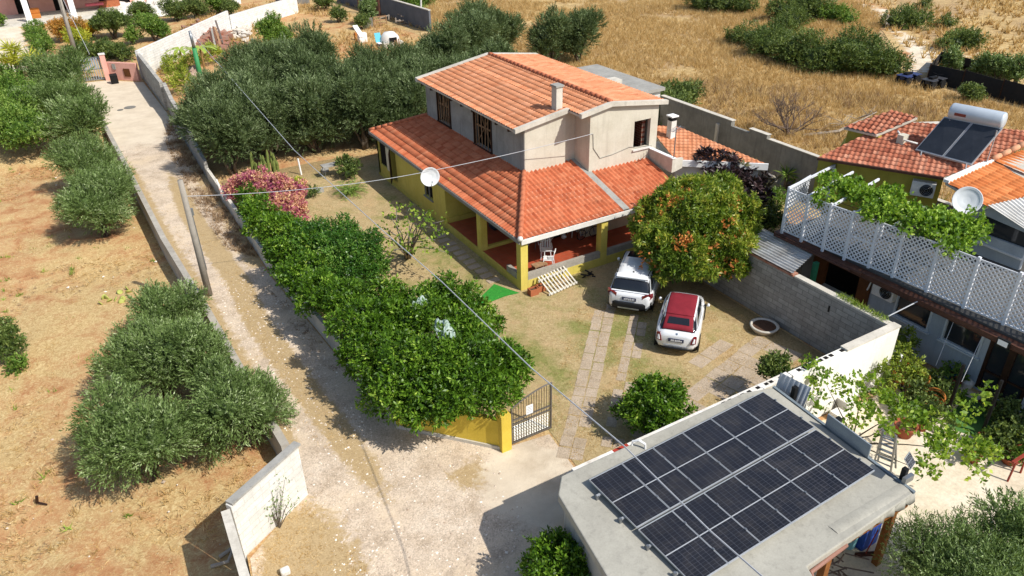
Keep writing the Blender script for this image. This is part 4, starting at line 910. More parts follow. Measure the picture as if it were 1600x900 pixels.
def ac(name, p, ax, label, sx=.85, sz=.6):
    """split air conditioner outdoor unit; ax = outward horizontal direction"""
    a = Vector(ax).normalized(); s = Vector((-a.y, a.x, 0)); p = Vector(p); e = empty(name, p, label, 'air conditioner')
    mb = MB(); q = [p + s * sx / 2, p - s * sx / 2, p - s * sx / 2 + a * .32, p + s * sx / 2 + a * .32]; mb.prism(q, (0, 0, sz)); mb.build('casing', m_white, e, bevel=.02)
    c_ = p + a * .325 + s * .13 + Vector((0, 0, sz / 2)); mb = MB(); mb.lathe([(.0, .0), (.24, 0), (.24, .012), (.2, .02), (0, .02)], c_, 20, a); mb.build('fan_grille', m_black, e)
    mb = MB()
    for r_ in (.06, .12, .18, .23): mb.tube([c_ + a * .03 + (s * math.cos(t) + Vector((0, 0, 1)) * math.sin(t)) * r_ for t in [i * math.pi / 8 for i in range(17)]], .005, 4, False)
    mb.build('fan_guard', m_metal, e); return e
ac('air_conditioner', (9.6, -10.15, 1.75), (-1, 0, 0), 'white outdoor air conditioner unit on the blue grey wall')
mb = MB(); mb.tube([(9.3, -9.5, 2.55), (9.25, -9.6, 2.3), (9.35, -9.6, 2.15), (9.3, -9.55, 1.8)], .03, 6); one(mb, 'air_conditioner_hose', m_white, 'white bent drain hose between the brown panel and the air conditioner', 'hose')
# lattice screen
LAT = [(8.81, -5.7), (8.86, -6.63), (8.9, -7.62), (9.0, -8.53), (9.1, -9.5), (9.2, -10.42), (9.28, -11.68), (9.35, -12.98), (9.45, -14.25), (9.55, -15.5), (9.65, -16.8)]
m_lat = M('grey_white_lattice', '#e2e5ea', '#d5d9e0', 2, .6)
LT = empty('lattice_screen', (9.1, -10, 2.78), 'long white diagonal lattice screen standing on the terrace edge', 'lattice screen')
Z0, Z1 = 2.84, 4.62
for i, (x, y) in enumerate(LAT): mb = MB(); mb.box(x - .045, y - .045, 2.7, x + .045, y + .045, 4.7); mb.build('post', m_lat, LT)
def lattice(mb, a, b, z0, z1, pitch=.175, wd=.046):
    a, b = Vector((*a, 0)), Vector((*b, 0)); L = (b - a).length; d = (b - a) / L; nn = Vector((-d.y, d.x, 0)); Hh = z1 - z0
    for sgn, off in ((1, .006), (-1, -.006)):
        k = -Hh
        while k < L + Hh:
            s0, s1 = k, k + Hh      # line from (s0,z0) to (s1,z1) when sgn=1
            c0, c1 = max(0, s0), min(L, s1)
            if c1 - c0 > .02:
                f = lambda s: (z0 + (s - s0)) if sgn == 1 else (z1 - (s - s0))
                mb.beam(a + d * c0 + nn * off + Vector((0, 0, f(c0))), a + d * c1 + nn * off + Vector((0, 0, f(c1))), .008, wd)
            k += pitch
for i in range(len(LAT) - 1):
    mb = MB(); a, b = LAT[i], LAT[i + 1]; lattice(mb, a, b, Z0, Z1)
    mb.beam((*a, Z0), (*b, Z0), .03, .045); mb.beam((*a, Z1), (*b, Z1), .03, .045)
    if i == 3: mb.beam((*a, (Z0 + Z1) / 2), (*b, (Z0 + Z1) / 2), .03, .045)
    mb.build('lattice_panel', m_lat, LT)
mb = MB(); lattice(mb, (8.85, -5.66), (10.6, -5.2), Z0 + .9, Z1); mb.beam((8.85, -5.66, Z1), (10.6, -5.2, Z1), .03, .045); mb.build('lattice_panel', m_lat, LT)
PG = empty('vine_pergola', (10.5, -8, 2.78), 'pale beams of a pergola over the terrace behind the lattice', 'pergola')
for (a, b) in (((8.85, -5.7), (12.2, -5.05)), ((8.86, -6.63), (12.2, -5.95)), ((8.95, -7.7), (12.4, -7.0)), ((9.05, -8.6), (11.6, -8.1)), ((9.2, -10.0), (11.4, -9.6)), ((9.3, -11.6), (11.4, -11.2))):
    mb = MB(); mb.beam((*a, 4.66), (*b, 4.66), .07, .09); mb.build('beam', m_lat, PG)
for p in ((12.0, -5.2), (11.5, -8.2), (11.3, -11.3)): mb = MB(); mb.box(p[0], p[1], 2.78, p[0] + .1, p[1] + .1, 4.62); mb.build('pergola_post', m_lat, PG)
VNP = [(*G(px, py + 9, 4.72)[:], r * .88, r * .88, .22) for px, py, r in ((1300, 275, .5), (1330, 285, .5), (1350, 300, .65), (1385, 300, .8), (1410, 325, .9), (1440, 345, .9), (1470, 340, .8), (1495, 350, .75), (1512, 355, .55), (1325, 290, .5), (1375, 325, .7), (1290, 300, .4))]
VD = leafmat('pergola_vine_leaves', [(0, '#3d5c18'), (.45, '#6b8f2c'), (.85, '#9dbb48'), (1, '#c6d66c')], .45, .35)
plant('climbing_vine', VNP, 'vine', VD, 'dense bright grape vine covering the pergola behind the lattice', 'vine', 50, base=(12.9, -9.6, 2.78), core=False, trunk=(.04, 1))
vd = [(*G(px, py, z)[:], .28, .28, .35) for px, py, z in ((1500, 375, 4.6), (1492, 395, 4.4), (1480, 385, 4.6), (1525, 365, 4.2), (1520, 345, 4.6))]
plant('trailing_vine', vd, 'vine', VD, 'vine shoots trailing down over the right part of the lattice', 'vine', 34, base=(9.6, -12.6, 2.78), core=False)
# upper yellow house
YH = empty('upper_yellow_house', (14, -7, 2.78), 'yellow walled house with an old red tiled roof carrying the solar water heater', 'house')
ya, yb = G(1278, 246, 5.0), G(1475, 277, 5.0); ye = (yb - ya); ye.z = 0; ye.normalize(); yu = Vector((-ye.y, ye.x, 0)); yu = yu if yu.x > 0 else -yu; yus = (yu + Vector((0, 0, .27))).normalized()
yn = ye.cross(yus); yn = yn if yn.z > 0 else -yn; yc = yn.dot(ya)
yP = lambda px, py: onplane(px, py, yn, yc)
tile_roof([ya, yb, yP(1547, 250), yP(1640, 207), yP(1600, 204), yP(1466, 188), yP(1392, 190)], ye, yus, m_tileold, parent=YH, course=.28, amp=.018, step=.022, period=.2)
mb = MB(); q0, q1 = ya + yu * .35, yb + yu * .35
mb.prism([Vector((q0.x, q0.y, 2.7)), Vector((q1.x, q1.y, 2.7)), Vector((q1.x, q1.y, 4.93)), Vector((q0.x, q0.y, 4.93))], yu * .25)
q3 = q0 + ye * .5; q2 = q3 + yu * 3; mb.prism([Vector((q3.x, q3.y, 0)), Vector((q2.x, q2.y, 0)), Vector((q2.x, q2.y, 4.9)), Vector((q3.x, q3.y, 4.9))], ye * .25)
mb.build('wall', plaster('olive_yellow_wall', '#b3a64c', '#a3963f', '#6a6136', .4), YH)
mb = MB(); mb.beam(ya - yu * .06 - Vector((0, 0, .03)), yb - yu * .06 - Vector((0, 0, .03)), .1, .1); mb.build('eave_gutter', m_rusty, YH)
r2 = [yP(1317, 207) + Vector((0, 0, .25)), yP(1368, 219) + Vector((0, 0, .25)), yP(1432, 192) + Vector((0, 0, .3)), yP(1392, 181) + Vector((0, 0, .25))]
r2e = (r2[1] - r2[0]).normalized(); r2u = (r2[3] - r2[0]); r2u = (r2u - r2e * r2u.dot(r2e)).normalized(); r2n = r2e.cross(r2u); r2[2] = r2[2] - r2n * (r2[2] - r2[0]).dot(r2n)
tile_roof(r2, r2e, r2u, m_tileold, name='rear_roof_tiles', parent=YH, course=.3)
mb = MB(); mb.prism([r2[0] + Vector((.3, 0, -.1)), r2[1] + Vector((.15, 0, -.1)), r2[1] + Vector((.15, 0, -.6)), r2[0] + Vector((.3, 0, -1.0))], (.2, 0, 0)); mb.build('rear_wall', plaster('olive_yellow_wall_rear', '#b3a64c', '#a3963f', '#6a6136', .4), YH)
rc = yP(1409, 222); mb = MB(); mb.box(rc.x - .18, rc.y - .14, rc.z - .1, rc.x + .18, rc.y + .14, rc.z + .32); mb.build('chimney', m_cream, YH)
mb = MB(); mb.tube([yP(1402, 212) + Vector((0, 0, .1)), yP(1400, 218) + Vector((0, 0, .35)), yP(1410, 226) + Vector((0, 0, .2)), yP(1432, 232) + Vector((0, 0, .2))], .04, 8); mb.build('flue_pipe', m_white, YH, smooth=True)
ac('air_conditioner', onplane(1440, 303, yu, yu.dot(q0)) - yu * .01, tuple(-yu), 'white outdoor air conditioner unit on the yellow wall above the vine')
# orange roof
OH = empty('orange_roofed_wing', (14, -10.5, 2.78), 'wing with new orange tiles, white verge and grey wall right of the large dish', 'house wing')
o1, o2 = G(1478, 284, 5.05), G(1549, 251, 5.35); o4 = G(1543, 322, 4.8); o3 = G(1640, 300, 5.0)
oe = (o2 - o1).normalized(); ou = (o1 - o4); ou = (ou - oe * ou.dot(oe)).normalized()
tile_roof([o1, o2, o3, o4], oe, ou, m_tileor, parent=OH, course=.4, amp=.04, step=.012)
mb = MB(); mb.beam(o1 + Vector((0, 0, .02)), o2 + Vector((0, 0, .02)), .22, .12); mb.build('verge', m_whiteclean, OH)
mb = MB(); ridge(mb, o2 + Vector((0, 0, .05)), G(1606, 222, 5.9), .11); mb.build('ridge_tiles', M('pale_ridge', '#d9a583', '#c98f6c', 5, .85), OH, smooth=True)
o5, o6 = G(1551, 250, 5.35), G(1660, 215, 5.8); tile_roof([o5, o6, G(1700, 270, 5.5), G(1625, 290, 5.05)], (o6 - o5), ou, m_tileor, parent=OH, course=.4, amp=.04, step=.012)
# white corrugated roof
def corrugated(a, b, c_, d, mat, name, parent, period=.16, amp=.025):
    """sheet a-b (along ribs start edge) to d-c; ribs run from ab to dc"""
    a, b, c_, d = map(Vector, (a, b, c_, d)); n = max(8, int((b - a).length / period) * 4); V = []; F = []; nr = (b - a).cross(d - a).normalized(); nr = nr if nr.z > 0 else -nr
    for i in range(n + 1):
        t = i / n; h = nr * amp * (1 if i % 4 in (0, 1) else -1) * (1 if True else 0); V += [a.lerp(b, t) + h, d.lerp(c_, t) + h]
    for i in range(n): F.append((2 * i, 2 * i + 2, 2 * i + 3, 2 * i + 1))
    mb = MB(); mb.v = [tuple(v) for v in V]; mb.f = F; mb.mi = [0] * len(F); o = mb.build(name, mat, parent)
    s_ = o.modifiers.new('t', 'SOLIDIFY'); s_.thickness = .006; return o
corrugated(o4 + Vector((0, 0, .02)), o3 + Vector((0, 0, .02)), G(1720, 380, 4.5), G(1606, 362, 4.4), m_white, 'corrugated_sheet', OH)
w1, w2 = Vector((*(o4 + Vector((.25, .1, 0))).xy, 2.78)), G(1606, 362, 4.4); w2 = Vector((w2.x + .3, w2.y, 2.78)); mb = MB(); wd_ = (w2 - w1); wz = Vector((0, 0, 1))
nnw = Vector((-wd_.y, wd_.x, 0)).normalized(); nnw = nnw if nnw.x > 0 else -nnw
mb.prism([w1, w2, w2 + wz * .85, w1 + wz * .85], nnw * .2); mb.prism([w1 + wz * 1.55, w2 + wz * 1.4, w2 + wz * 1.6, w1 + wz * 1.95], nnw * .2)
w0 = Vector((*(o1 + Vector((.5, -.3, 0))).xy, 2.78)); mb.prism([w0, w1, w1 + wz * 1.9, w0 + wz * 2.1], nnw * .2); mb.build('wall', M('pale_blue_wall', '#b6bcc0', '#a6acb1', 2, .8), OH)
mb = MB(); mb.prism([w1 + nnw * .1 + wz * .85, w2 + nnw * .1 + wz * .85, w2 + nnw * .1 + wz * 1.4, w1 + nnw * .1 + wz * 1.55], nnw * .04); mb.build('window', m_glass, OH)
mb = MB(); mb.beam(w1 - nnw * .06 + wz * .5, w2 - nnw * .06 + wz * .45, .12, .04); mb.build('shelf', m_white, OH)
# solar water heater
HT = empty('solar_water_heater', (13.3, -9, 5.0), 'solar water heater with silver tank above two dark panels on the red roof', 'solar water heater')
hb0, hb1, hb2, hb3 = G(1430, 234, 5.45), G(1518, 257.5, 5.45), G(1567, 200, 6.75), G(1476, 182, 6.75); hn = (hb1 - hb0).cross(hb3 - hb0).normalized(); hn = hn if hn.z > 0 else -hn
for i in range(2):
    u0, u1 = i * .505, i * .505 + .495; c0 = [hb0.lerp(hb1, u0), hb0.lerp(hb1, u1), hb3.lerp(hb2, u1), hb3.lerp(hb2, u0)]
    mb = MB(); mb.prism([p - hn * .06 for p in c0], hn * .07); fr = mb.build('collector', m_alu, HT)
    cen = sum(c0, Vector()) / 4; mb = MB(); mb.prism([cen + (p - cen) * .93 + hn * .013 for p in c0], hn * .006); mb.build('collector_glass', M('collector_glass', '#2b2e33', '#3a3d43', 1.5, .2, .6), fr, world=False)
ht = (hb2 - hb3).normalized(); tb = G(1526, 181, 6.95); ta, tc_ = tb - ht * .98, tb + ht * 1.0
q = ht; mb = MB(); mb.lathe([(0, 0), (.22, .01), (.31, .05), (.33, .1), (.33, 1.9), (.31, 1.95), (.22, 1.99), (0, 2.0)], ta, 28, q); mb.build('tank', M('tank_shell', '#bcc6ce', '#b0bac3', 2, .35, .5, .15, fine=.04), HT, smooth=True)
lb = ta + q * .5 + (CAM - ta).normalized() * .0; sd = Vector((0, 0, 1)).cross(q).normalized(); sd = sd if sd.dot(CAM - ta) > 0 else -sd
cl = ta + q * .28 + sd * .33; mb = MB(); mb.prism([cl - Vector((0, 0, .05)) + sd * .002, cl + q * .42 - Vector((0, 0, .05)) + sd * .002, cl + q * .42 + Vector((0, 0, .06)) + sd * .002, cl + Vector((0, 0, .06)) + sd * .002], sd * .01); mb.build('tank_plate', M('brown_red_plate', '#8b4438', '#7a3a30', 3, .6), HT)
mb = MB()
for p in (hb0.lerp(hb1, .12), hb0.lerp(hb1, .92)):
    ft = Vector((p.x - .1, p.y - .1, 0)); zz = 4.85
    mb.beam(p, (p.x - .35, p.y - .25, zz), .035); mb.beam(p + (hb3 - hb0) * .95, (p.x + 1.0, p.y - .2, 5.1), .035); mb.beam((p.x - .35, p.y - .25, zz + .02), (p.x + 1.0, p.y - .2, 5.12), .035)
mb.beam(hb0 - hn * .09, hb1 - hn * .09, .04); mb.build('support_frame', m_alu, HT)
# dishes
def dish(p, nrm, r, label, mast_to):
    p, nrm = Vector(p), Vector(nrm).normalized(); e = empty('satellite_dish', p, label, 'satellite dish')
    mb = MB(); pf = [(r * t, .09 * r * t * t * 2 - .01) for t in (0, .2, .4, .6, .8, .95, 1)]; mb.lathe(pf + [(r * 1.0, pf[-1][1] - .02), (r * .6, .04), (0, -.035)], p, 28, nrm); mb.build('reflector', M('dish_paint', '#dfe2e3', '#d3d7d9', 2, .45, fine=.04), e, smooth=True)
    up = Vector((0, 0, 1)); dwn = -(up - nrm * up.dot(nrm)).normalized(); tip = p + nrm * r * .95 + dwn * r * .35
    mb = MB(); mb.beam(p + dwn * r * .95 + nrm * .1, tip, .025); mb.build('arm', m_metal, e); mb = MB(); mb.tube([tip - nrm * .06, tip + nrm * .04 + up * .03], .035, 8); mb.build('receiver', m_metal, e)
    mb = MB(); mb.tube([p - nrm * .03, p - nrm * .12 - up * .1, mast_to], .025, 6); mb.build('mount', m_metal, e); return e
hp = Vector((-.45, 8.6, 2.55)); hp = onplane(671.5, 276, (1, 0, 0), -.5)
dish(hp, (CAM - hp).normalized() + Vector((.15, -.25, -.25)), .47, 'white satellite dish fixed to the yellow wall under the left eave', (-.02, hp.y + .15, hp.z - .5))
dp = G(1511, 313, 4.9); dish(dp, (CAM - dp).normalized() + Vector((.1, -.12, .0)), .50, 'large white satellite dish at the corner of the orange tiled roof', (dp.x + .3, dp.y + .3, 3.9))
# metal shed roof in the corridor
SH = empty('metal_lean_to', (8, -6, 0), 'lean to with rusty corrugated metal roof between block wall and lattice', 'lean-to')
corrugated((6.95, -7.95, 2.45), (8.6, -7.5, 2.62), (8.65, -3.8, 2.62), (6.95, -3.6, 2.45), M('rusty_sheet', '#c9cbcb', '#a5a19b', 2, .5, .5, .25, fine=.3), 'roof_sheet', SH)
mb = MB(); mb.box(7.25, -3.8, 0, 8.6, -3.7, 2.4); mb.build('end_board', m_conc, SH)
mb = MB(); mb.box(8.3, -7.9, 1.0, 8.5, -7.75, 2.45); mb.build('green_post', M('green_cloth', '#2f7a58', '#276a4b', 3, .7), SH)
one(MB().box(8.9, -6.9, 0, 9.5, -4.6, 2.1), 'store_cabinet', m_concdark, 'dark cupboard standing below the near lattice corner', 'cupboard')
mb = MB(); mb.tube([(8.5, -5.6, 2.75), (8.6, -9.6, 2.72)], .05, 8); mb.tube([(8.38, -5.7, 2.74), (8.5, -9.2, 2.70)], .04, 8); one(mb, 'brown_pipes', m_rusty, 'bundle of dark brown pipes lying along the terrace edge below the lattice', 'pipes')
# guy wires from the lattice to the white wall and patio
def wire(pts, r, name, mat, label, cat='cable', sag=0, n=16):
    P_ = []; pts = [Vector(p) for p in pts]
    for i in range(len(pts) - 1):
        for k in range(n + (i == len(pts) - 2)): t = k / n; p = pts[i].lerp(pts[i + 1], t); p.z -= sag * 4 * t * (1 - t); P_.append(p)
    mb = MB(); mb.tube(P_, r, 5); return one(mb, name, mat, label, cat)
wire([(7.35, -11.7, 2.45), (9.0, -11.8, 2.66)], .022, 'stay_wire', m_wire, 'short stay rod from the white wall corner to the terrace edge')
wire([(8.1, -13.3, 1.1), (9.0, -13.0, 2.6)], .01, 'stay_wire', m_wire, 'thin wire crossing in front of the left blue grey window')
wire([(7.7, -14.4, 1.3), (9.0, -14.0, 2.6)], .01, 'stay_wire', m_wire, 'thin wire crossing in front of the right blue grey window')
fl = empty('floodlight', (8.8, -14.7, 2.6), 'black square floodlight under the right end of the lattice', 'floodlight'); mb = MB(); mb.box(8.66, -14.95, 2.5, 8.74, -14.55, 2.76); mb.build('housing', m_black, fl); mb = MB(); mb.box(8.65, -14.9, 2.54, 8.659, -14.6, 2.72); mb.build('lens', m_whiteclean, fl)

# dark boundary wall behind the annex
m_bw = plaster('boundary_render', '#8e8c85', '#77756f', '#4d4b48', .6)
BN = empty('boundary_wall', (18.2, 6, 0), 'long dark rendered boundary wall behind the annex', 'boundary wall')
mb = MB(); mb.box(18.0, -9, 0, 18.2, 12.5, 2.2); mb.build('wall', m_bw, BN)
mb = MB(); mb.box(17.97, 6.3, 2.2, 18.25, 12.5, 2.5); mb.box(17.97, 3.6, 2.2, 18.25, 4.9, 2.42); mb.build('raised_blocks', m_bw, BN)
mb = MB(); mb.box(17.95, 6.25, 2.503, 18.27, 12.5, 2.54); mb.box(17.95, 3.55, 2.423, 18.27, 4.95, 2.45); mb.box(17.96, -9, 2.203, 18.24, 3.5, 2.24); mb.build('coping', m_concpale, BN)
mb = MB(); mb.box(17.86, 7.2, 0, 17.99, 7.4, 2.1); mb.build('buttress', m_concpale, BN)

# ================================================================== TREES AND PLANTS
def sub(x, y, z, r, rz, n=5, k=.5, off=.56):
    """one crown as a handful of overlapping masses"""
    B = [(x, y, z, r * .66, r * .66, rz * .8)]; a0 = random.uniform(0, 6)
    for i in range(n):
        a = a0 + i * 2.4; q = random.uniform(.75, 1.1); B.append((x + math.cos(a) * r * off * q, y + math.sin(a) * r * off * q, z + rz * random.uniform(-.35, .5), r * k * random.uniform(.75, 1.1), r * k * random.uniform(.75, 1.1), rz * k * random.uniform(.7, 1.05)))
    return B
def tree(name, x, y, z0, h, r, st, mat, label, dens, group=None, low=.12, trunk=.12, n=5, cat='tree', core=True):
    zc = z0 + h * (1 + low) / 2; rz = h * (1 - low) / 2
    return plant(name, sub(x, y, zc, r, rz, n), st, mat, label, cat, dens, group, (trunk, 3), (x, y, z0), z0, core)
def tree_px(name, px, py, z0, hc, rpx, st, mat, label, dens, rz=None, **k):
    """crown centre seen at photo pixel px,py, lying hc metres above its ground z0"""
    p = G(px, py, z0 + hc); r = rpx * mpp(p); rz = rz or max(r * .9, (hc + .1) * (.95 if st == 'far' else .6))
    kw = dict(group=None, trunk=.1, n=5, cat='tree', core=True); kw.update(k)
    tr = (kw['trunk'], 3) if kw['trunk'] else None
    return plant(name, sub(p.x, p.y, p.z, r, rz, kw['n']), st, mat, label, kw['cat'], dens, kw['group'], tr, (p.x, p.y, z0), z0, kw['core'])
# olives in the sunken field beside the lane
go = 'olive trees along the lane wall'
tree_px('olive_tree', 88, 128, FZ, 2.2, 47, 'plume', OL, 'topmost silvery olive tree of the row left of the lane, beside the far gate', 26, group=go)
tree_px('olive_tree', 62, 172, FZ, 1.9, 34, 'plume', OL, 'small olive tree left of the row, next to the bright green hedge', 26, group=go)
tree_px('olive_tree', 118, 196, FZ, 2.1, 50, 'plume', OL, 'second silvery olive tree down the row left of the lane', 26, group=go)
tree_px('olive_tree', 138, 255, FZ, 1.9, 56, 'olive', OL, 'third silvery olive tree down the row left of the lane', 40, group=go)
tree_px('olive_tree', 152, 325, FZ, 1.7, 60, 'olive', OL, 'lowest olive tree of the upper row, overlooking the bare reddish soil', 44, group=go)
tree_px('olive_tree', 265, 496, FZ, 1.5, 56, 'olive', OL, 'grey green olive tree nearest the foot of the wooden pole', 48, rz=1.3, group=go)
tree_px('olive_tree', 240, 560, FZ, 1.6, 76, 'olive', OL, 'broad olive tree in the middle of the lower clump', 50, rz=1.6, group=go)
tree_px('olive_tree', 216, 690, FZ, 1.6, 92, 'olive', OL, 'large olive tree at lower left casting a shadow on red soil', 52, rz=1.75, group=go)
tree_px('olive_tree', 372, 640, FZ, 1.5, 80, 'olive', OL, 'rounded olive tree beside the short pale block wall', 52, rz=1.6, group=go)
tree_px('olive_tree', 302, 560, FZ, 1.8, 52, 'olive', OL, 'upright olive tree squeezed in the centre of the lower clump', 50, rz=1.6, group=go)
tree_px('olive_tree', 165, 290, FZ, 1.8, 42, 'olive', OL, 'narrow olive tree wedged between the third and the lowest of the upper row', 42, group=go)
tree_px('olive_tree', 108, 160, FZ, 2.1, 40, 'plume', OL, 'small olive tree between the topmost and second ones of the row', 26, group=go)
tree_px('shrub', 6, 535, FZ, .9, 34, 'bush', BD, 'dark green shrub cut by the left edge of the picture', 50, trunk=.04, n=3, cat='shrub')
tree_px('shrub', 26, 572, FZ, .3, 16, 'bush', BU, 'tiny pale green shrub in the dry field at far left', 55, trunk=.03, n=2, cat='shrub')
# grove behind the garden
gg = 'tall olives in the grove beside the house'
GR = [(-7.2, 20.8, 5.0, 1.75, 'over the lane wall, left end of the front row'), (-4.7, 21.6, 5.0, 1.9, 'in the front row behind the column cactus'), (-1.9, 21.6, 5.2, 2.0, 'in the middle of the front row'), (.9, 20.6, 4.9, 1.8, 'in the front row nearest the yellow corner'),
      (-7.0, 26, 4.8, 1.9, 'in the second row by the green pole'), (-3.6, 27, 5.3, 2.1, 'in the second row left of the middle'), (0, 26, 5.6, 2.1, 'tallest of the grove in the second row'), (3.3, 24.5, 4.4, 1.9, 'at the right of the second row by the gap'),
      (-2.6, 32, 5.4, 2.0, 'in the rear row left'), (.9, 31.5, 5.9, 2.1, 'rising highest in the rear row'), (4.0, 27.5, 4.6, 1.8, 'small one in the rear row beside the gap'),
      (3.4, 20.6, 4.4, 1.8, 'close behind the far corner of the lower red roof'), (5.6, 22.6, 4.3, 1.8, 'filling the corner between the grove and the upper floor'), (6.6, 25, 4.4, 1.6, 'linking the grove to the clump behind the roof'), (1.8, 23.4, 5.0, 1.8, 'between the front and second rows on the right'), (-5.3, 23.8, 5.0, 1.9, 'between the front and second rows on the left'), (-1.6, 29, 5.8, 2.0, 'between the second and rear rows')]
for x, y, h, r, t in GR: tree('grove_olive_tree', x, y, 0, h, r, 'plume', OLD, 'dark olive tree ' + t, 24, gg, low=-.05, n=9)
gb = 'tall olives behind the upper roof'
for x, y, h, r, t in [(7.2, 27.5, 4.6, 1.9, 'leftmost of the clump behind the roof'), (9.2, 24.5, 4.0, 1.8, 'low against the back of the house'), (11, 29.5, 5.3, 2.0, 'second from the left behind the roof'), (12.5, 24.8, 4.3, 1.9, 'just above the roof ridge end'), (14.3, 31.5, 5.6, 1.9, 'third from the left behind the roof'), (17, 34.5, 5.9, 2.0, 'tallest behind the ridge'), (19.3, 35, 4.6, 1.7, 'right shoulder of the tall clump'), (22.0, 31.5, 4.6, 1.6, 'left half of the separate dark clump in the meadow'), (24.6, 31.0, 4.4, 1.9, 'right half of the separate dark clump in the meadow')]:
    tree('grove_olive_tree', x, y, 0, h, r, 'plume', OLD, 'dark olive tree ' + t, 23, gb, low=-.03, n=9)
tree_px('wild_shrub', 1040, 172, 0, 1.2, 36, 'far', WS, 'loose olive brown shrub behind the annex chimney', 26, trunk=.05, cat='shrub', rz=1.6)
tree_px('wild_shrub', 1068, 150, 0, .9, 26, 'far', WS, 'yellowish shrub above the start of the boundary wall', 22, trunk=.05, cat='shrub')
tree_px('garden_shrub', 545, 262, 0, .6, 20, 'bush', BD, 'small green shrub at the edge of the grove near the garden table', 40, trunk=.03, n=3, cat='shrub')
# hedge along the lane
hz = [(392, 318, 1.1, 22), (412, 342, 1.2, 26), (436, 366, 1.4, 30), (462, 396, 1.5, 33), (480, 430, 1.5, 32), (505, 462, 1.6, 32)]
B = [];
for px, py, z, r in hz: p = G(px, py, z); q = r * mpp(p) * 1.12; B.append((p.x, p.y, p.z, q, q, max(.8, q)))
plant('lane_hedge', B, 'hedge', HG, 'clipped bright green hedge leaning over the low lane wall below the bougainvillea', 'hedge', 60, trunk=(.05, 5), base=(-7.9, 6, 0), zmin=.1)
B = []
for px, py, z, r in [(478, 375, 1.3, 34), (520, 385, 1.5, 46), (556, 400, 1.5, 42), (540, 430, 1.2, 42), (500, 402, 1.4, 40), (575, 425, 1.0, 30)]: p = G(px, py, z); q = r * mpp(p); B.append((p.x, p.y, p.z, q, q, q * .95))
plant('laurel_bush', B, 'bush', leafmat('laurel_leaves', [(0, '#264a18'), (.5, '#41691f'), (.85, '#668a35'), (1, '#93ad58')], .4, .25), 'rounded darker green bush behind the lane hedge on the lawn side', 'bush', 60, trunk=(.08, 3), base=(-5.2, 6.2, 0), zmin=.1)
B = []
for px, py, z, r in [(540, 480, 1.9, 44), (575, 520, 2.0, 52), (610, 560, 2.0, 56), (650, 500, 2.2, 55), (700, 470, 2.0, 42), (640, 600, 1.9, 52), (690, 560, 2.4, 55), (730, 520, 2.1, 42), (760, 570, 2.1, 50), (720, 610, 2.1, 52), (680, 630, 1.7, 45), (770, 615, 1.7, 38), (740, 500, 1.8, 38), (795, 575, 1.8, 30), (600, 480, 2.0, 42), (575, 555, 1.4, 46), (610, 610, 1.3, 42), (650, 640, 1.3, 36)]:
    p = G(px, py, z); q = r * mpp(p) * 1.0; B.append((p.x, p.y, p.z, q, q, q * (.8 if px not in (690, 730, 650) else .62)))
plant('ficus_hedge', B, 'hedge', HG, 'huge overgrown bright green hedge spilling over the yellow gate wall', 'hedge', 56, trunk=(.1, 5), base=(-5.5, -3.2, 0), zmin=.45, lump=.36)
# glass fibre netting caught in the hedge top
def netting(px, py, z, wx, wy, label):
    p = G(px, py, z); n = 14; V = []; F = []
    for i in range(n + 1):
        for j in range(n + 1): u, v = i / n * 2 - 1, j / n * 2 - 1; k = 1 - .25 * abs(u * v); V.append((p.x + u * wx * k + v * .25 * wx, p.y + v * wy * k, p.z + .12 * math.sin(u * 5) * math.cos(v * 4) + random.uniform(-.03, .03) - .2 * (u * u + v * v)))
    for i in range(n):
        for j in range(n):
            if (i in (0, n - 1) or j in (0, n - 1)) and random.random() < .5: continue
            a = i * (n + 1) + j; F.append((a, a + 1, a + n + 2, a + n + 1))
    mb = MB(); mb.v = V; mb.f = F; mb.mi = [0] * len(F); o = one(mb, 'shade_netting', M('torn_pale_netting', '#c9d6cd', '#8fae9a', 4, .8, fine=.4), label, 'netting'); s_ = o.modifiers.new('t', 'SOLIDIFY'); s_.thickness = .01
netting(693, 506, 3.2, .34, .62, 'torn pale green netting showing through the top of the huge hedge')
netting(656, 466, 3.0, .3, .12, 'small scrap of pale netting near the upper edge of the huge hedge')
# bougainvillea
B = []
for px, py, z, r in [(375, 295, 1.0, 24), (400, 290, 1.3, 26), (430, 300, 1.3, 28), (455, 305, 1.1, 25), (440, 330, 1.0, 28), (410, 312, 1.0, 24), (460, 335, .7, 18)]: p = G(px, py, z); q = r * mpp(p); B.append((p.x, p.y, p.z, q, q, q * .85))
plant('bougainvillea', B, 'flower', BG, 'pink and peach bougainvillea mound above the clipped hedge', 'flowering bush', 60, trunk=(.04, 4), base=(-7.2, 13, 0), zmin=.1)
# mango tree
B = []
for px, py, z, r in [(1085, 350, 2.9, 62), (1040, 335, 3.0, 42), (1030, 380, 2.4, 40), (1075, 400, 2.2, 48), (1130, 385, 2.3, 44), (1140, 335, 3.0, 42), (1095, 305, 3.5, 36), (1060, 310, 3.3, 32), (1130, 300, 3.2, 28), (1010, 355, 2.5, 24), (1148, 415, 1.7, 24), (1045, 415, 1.8, 28), (1110, 345, 3.3, 40), (1165, 365, 2.4, 20)]:
    p = G(px, py, z); q = r * mpp(p) * .97; B.append((p.x, p.y, p.z, q, q, q * .95))
plant('mango_tree', B, 'mango', MG, 'rounded tree with yellow green leaves and orange flower clusters behind the white cars', 'tree', 58, trunk=(.16, 4), base=(7.4, -2.6, 0), zmin=.35, lump=.34)
P, D, T = crown_pts(B, 14, .34, 1.0); vw = (P - np.array(CAM)); ok = ((D * -unit(vw)).sum(1) > .15) & (P[:, 2] < 3.9); P, D, T = P[ok], D[ok], T[ok]
